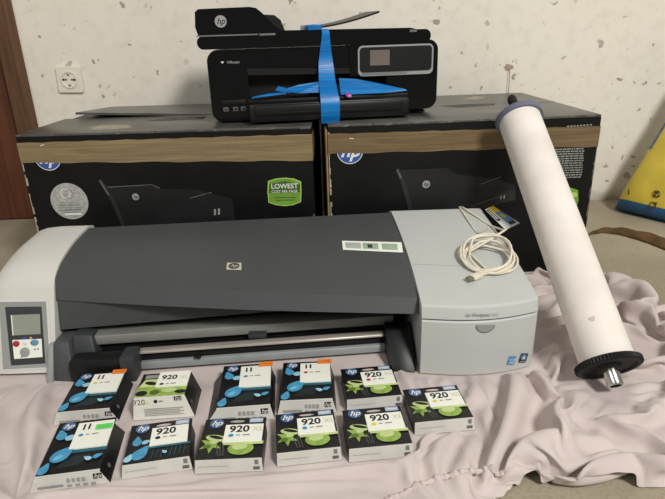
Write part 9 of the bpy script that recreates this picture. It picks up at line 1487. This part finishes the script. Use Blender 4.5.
-24,9,21,0,-1,29,15,19,-17,-3,1,8,-29,-14,-10,-27,-2,29,-15,-15,24,-2,17,18,-12,18,-17,17,-20,20,2,-9,-26,-13,26,12,8,14,-15,7,-15,-26,-21,12,21,13,4,-4,-10,-12,-27,-1,17,15,18,
-17,7,-23,-18,1,34,4,-37,-2,-1,23,-13,-1,-8,7,-6,-1,0,0,0,0,0,0,0,0,0,0,0,0,0,0,0,0,0,0,0,0,0,0,0,0,0,0,0,0,0,0,0,0,0,0,0,0,0,0,0,0,0,0,0,0,0,0,0,0,0,0,0,0,1,0,0,3,-4,9,-9,0,16,
-16,19,-19,21,-19,23,-13,-11,19,2,-23,3,25,-21,24,-19,30,-35,7,30,-32,19,19,-10,-13,7,-26,30,-11,24,-5,2,21,-30,-13,-12,-11,18,4,-24,30,-6,15,-3,31,29,-15,-11,2,18,-26,-20,-20,-24,
11,12,7,-22,-7,3,14,21,23,18,-22,-7,-17,8,1,-10,5,-28,7,11,12,13,21,-21,-12,-20,-21,0,20,-5,1,0,-5,-4,-2,1,-4,24,3,-17,6,12,-10,-2,1,-2,0,-17,-1,17,-10,0,-6,5,-5,1,1,0,0,0,-2,0,0,
0,0,0,0,0,0,0,0,0,0,0,0,0,0,0,0,0,0,0,0,0,1,0,0,-1,0,0,0,1,0,0,0,-1,0,0,0,0,0,0,0,0,0,0,1,1,0,0,1,1,-4,9,-9,0,16,-16,18,-18,21,-20,23,-23,19,-15,18,-23,15,18,-16,-16,31,-3,-28,31,
9,-29,32,-21,-13,26,-19,-16,9,15,0,-6,14,26,-27,-28,0,19,-18,-1,23,-7,18,5,14,-6,29,23,-3,1,-18,-28,-31,-16,-7,31,-2,-30,9,-13,25,15,3,19,23,-10,-23,-28,-1,3,-11,12,10,-14,-3,12,
28,-6,-5,-17,-25,16,-21,0,1,-1,0,1,0,0,0,0,0,-1,0,1,0,0,0,1,-1,0,0,0,0,0,0,1,0,1,1,0,0,0,-1,0,-1,0,1,1,0,0,1,0,-1,-1,-1,0,-1,1,2,1,2,0,-1,-1,0,-1,1,1,1,0,-1,-1,0,0,-1,0,1,0,-1,-1,
0,1,2,1,1,-2,1,0,-5,7,-7,0,14,-14,16,-17,19,-20,22,-19,16,-13,18,-22,6,29,-34,3,36,-34,19,22,-28,20,-20,-18,25,-16,-9,18,-15,-4,1,26,25,-5,-28,-17,21,-23,11,5,-5,26,13,15,-20,-11,
22,25,32,-10,-26,-34,4,-21,-22,9,19,-31,11,-16,5,18,29,23,1,-14,-14,-23,-15,-6,0,0,19,25,-14,18,-15,9,-16,-30,0,1,1,1,0,1,0,-1,1,0,1,1,1,0,-1,-1,-1,0,0,0,0,1,0,1,3,1,1,0,-7,9,22,
-27,26,-30,10,-1,-2,1,-9,28,0,0,0,26,-24,-23,-6,5,11,16,-13,7,27,19,-25,-16,2,21,30,33,-12,-28,-33,-10,13,-22,-23,27,-25,15,-23,4,27,20,19,-6,-16,-23,17,-20,-16,-2,0,26,24,-1,-22,
-15,6,-21,1,0,1,0,1,0,-1,0,-1,0,1,1,1,19,-3,16,25,-7,-29,23,14,32,28,-12,-32,-25,-26,7,15,-22,1,-9,16,-33,-3,20,7,27,8,-16,-19,-12,9,16,-21,-15,2,28,22,-23,-17,-12,-4,2,1,18,-16,
-5,28,2,28,-16,-17,-12,7,-8,9,16,-21,-8,14,27,-24,1,-20,-5,1,10,13,-17,-8,26,8,13,-9,-24,-6,-4,0,4,21,11,-14,-10,26,-6,-26,-10,2,1,1,6,-10,7,27,4,-17,-14,20,-10,-7,-3,5,18,19,-28,
-4,12,-29,2,0,-1,-1,15,-15,9,28,-18,-12,-3,9,22,-8,-12,6,5,28,-23,-18,-13,2,-1,-1,24,-24,14,28,-20,-18,8,-6,13,21,-10,15,-15,2,13,-16,-28,1,-2,12,-12,19,27,-25,-17,0,0,0,20,21,6,0,
-27,-4,-20,2,0,-1,36,-35,-2,23,27,-24,-21,14,0,-2,-9,21,23,0,-21,-27,-3,1,-1,-1,19,-16,26,1,-3,-19,19,-27,1,2,-3,25,28,-18,-26,3,19,-1,-17,0,23,13,-26,-22,1,0,0,-2,26,-18,-6,15,-5,
18,0,-24,17,-20,-3,1,1,-2,18,28,-22,-9,-7,24,8,-10,-26,16,23,-43,2,0,-1,0,-1,5,29,-34,0,1,0,1,0,-2,28,15,-17,13,-22,13,15,-13,-28,23,-8,-18,1,0,0,0,-2,24,-1,11,-19,10,17,-13,1,-23,
-3,-4,2,-2,14,18,-17,-11,1,23,-28,1,0,0,1,0,0,0,0,0,0,0,0,]
bx, by = np.meshgrid(np.linspace(-0.9, 0.84, nx), np.linspace(0.4, 1.46, ny))
verts = np.stack([bx[ins], by[ins], np.where(by[ins] > .875, .0022, .0068)], 1)
verts[~pinned] = np.stack([bx[ins][~pinned], by[ins][~pinned], 0*bx[ins][~pinned]], 1)+np.cumsum(np.array([OFF_X, OFF_Y, OFF_Z]).T, axis=0)*.0005
vid = -np.ones((ny, nx), int); vid[ins] = np.arange(ins.sum())
q_ = np.stack([vid[:-1, :-1], vid[:-1, 1:], vid[1:, 1:], vid[1:, :-1]], -1).reshape(-1, 4); q_ = q_[(q_ >= 0).all(1)]
me = bpy.data.meshes.new('bedsheet'); me.from_pydata([tuple(map(float, v)) for v in verts], [], [list(map(int, f)) for f in q_])
me.materials.append(cloth_material()); me.polygons.foreach_set('use_smooth', [True]*len(me.polygons)); me.update()
sheet = bpy.data.objects.new('bedsheet', me); COL.objects.link(sheet)
tag(sheet, 'crumpled pale lilac bedsheet spread over the concrete floor', 'bedsheet')
md = sheet.modifiers.new('sub', 'SUBSURF'); md.levels = 1; md.render_levels = 1
SB = BVHTree.FromPolygons([Vector(map(float, v)) for v in verts], [list(map(int, f)) for f in q_])
# gathered elastic hem
hp2 = catmull([on_z(a, b, .014) for a, b in ((384, 499), (400, 490), (425, 480), (455, 474), (485, 474), (505, 476))], 10)
m = M(); P_ = []; R_ = []
for i, p in enumerate(hp2):
    hh = SB.ray_cast(Vector((p.x, p.y, 1)), Vector((0, 0, -1))); z = hh[0].z if hh[0] is not None else .004
    P_.append(Vector((p.x, p.y, z+.0008))); R_.append(.0038+.0013*math.sin(i*2.4)+.0005*math.sin(i*1.1))
zs_ = [sum(P_[max(0, min(len(P_)-1, i+k))].z for k in range(-3, 4))/7 for i in range(len(P_))]
for p, z in zip(P_, zs_): p.z = max(z, p.z-.003)
m.tube(P_, R_, sheet.data.materials[0], 8); m.build('elastic_hem', sheet, label='gathered elastic hem')

# ------------------------------------------------------------------ light
wd = bpy.data.worlds.new('world'); S.world = wd; wd.use_nodes = True
bg = wd.node_tree.nodes['Background']; bg.inputs[0].default_value = (*lin((246, 244, 238)), 1); bg.inputs[1].default_value = .28
def area(name, loc, aim, size, power, col):
    l = bpy.data.lights.new(name, 'AREA'); l.shape = 'RECTANGLE'; l.size, l.size_y = size; l.energy = power; l.color = col
    o = bpy.data.objects.new(name, l); COL.objects.link(o); o.location = loc
    o.rotation_euler = (Vector(aim)-Vector(loc)).to_track_quat('-Z', 'Y').to_euler(); return o
area('window_light', (1.35, -1.25, 2.7), (0, 1.2, .1), (.6, .6), 106, (1, .985, .95))
area('fill_light', (-1.6, -.9, 1.9), (-.3, 1.4, .2), (1.4, 1.2), 14, (1, .98, .95))
S.view_settings.view_transform = 'Standard'; S.view_settings.look = 'None'; S.view_settings.exposure = 0; S.view_settings.gamma = 1
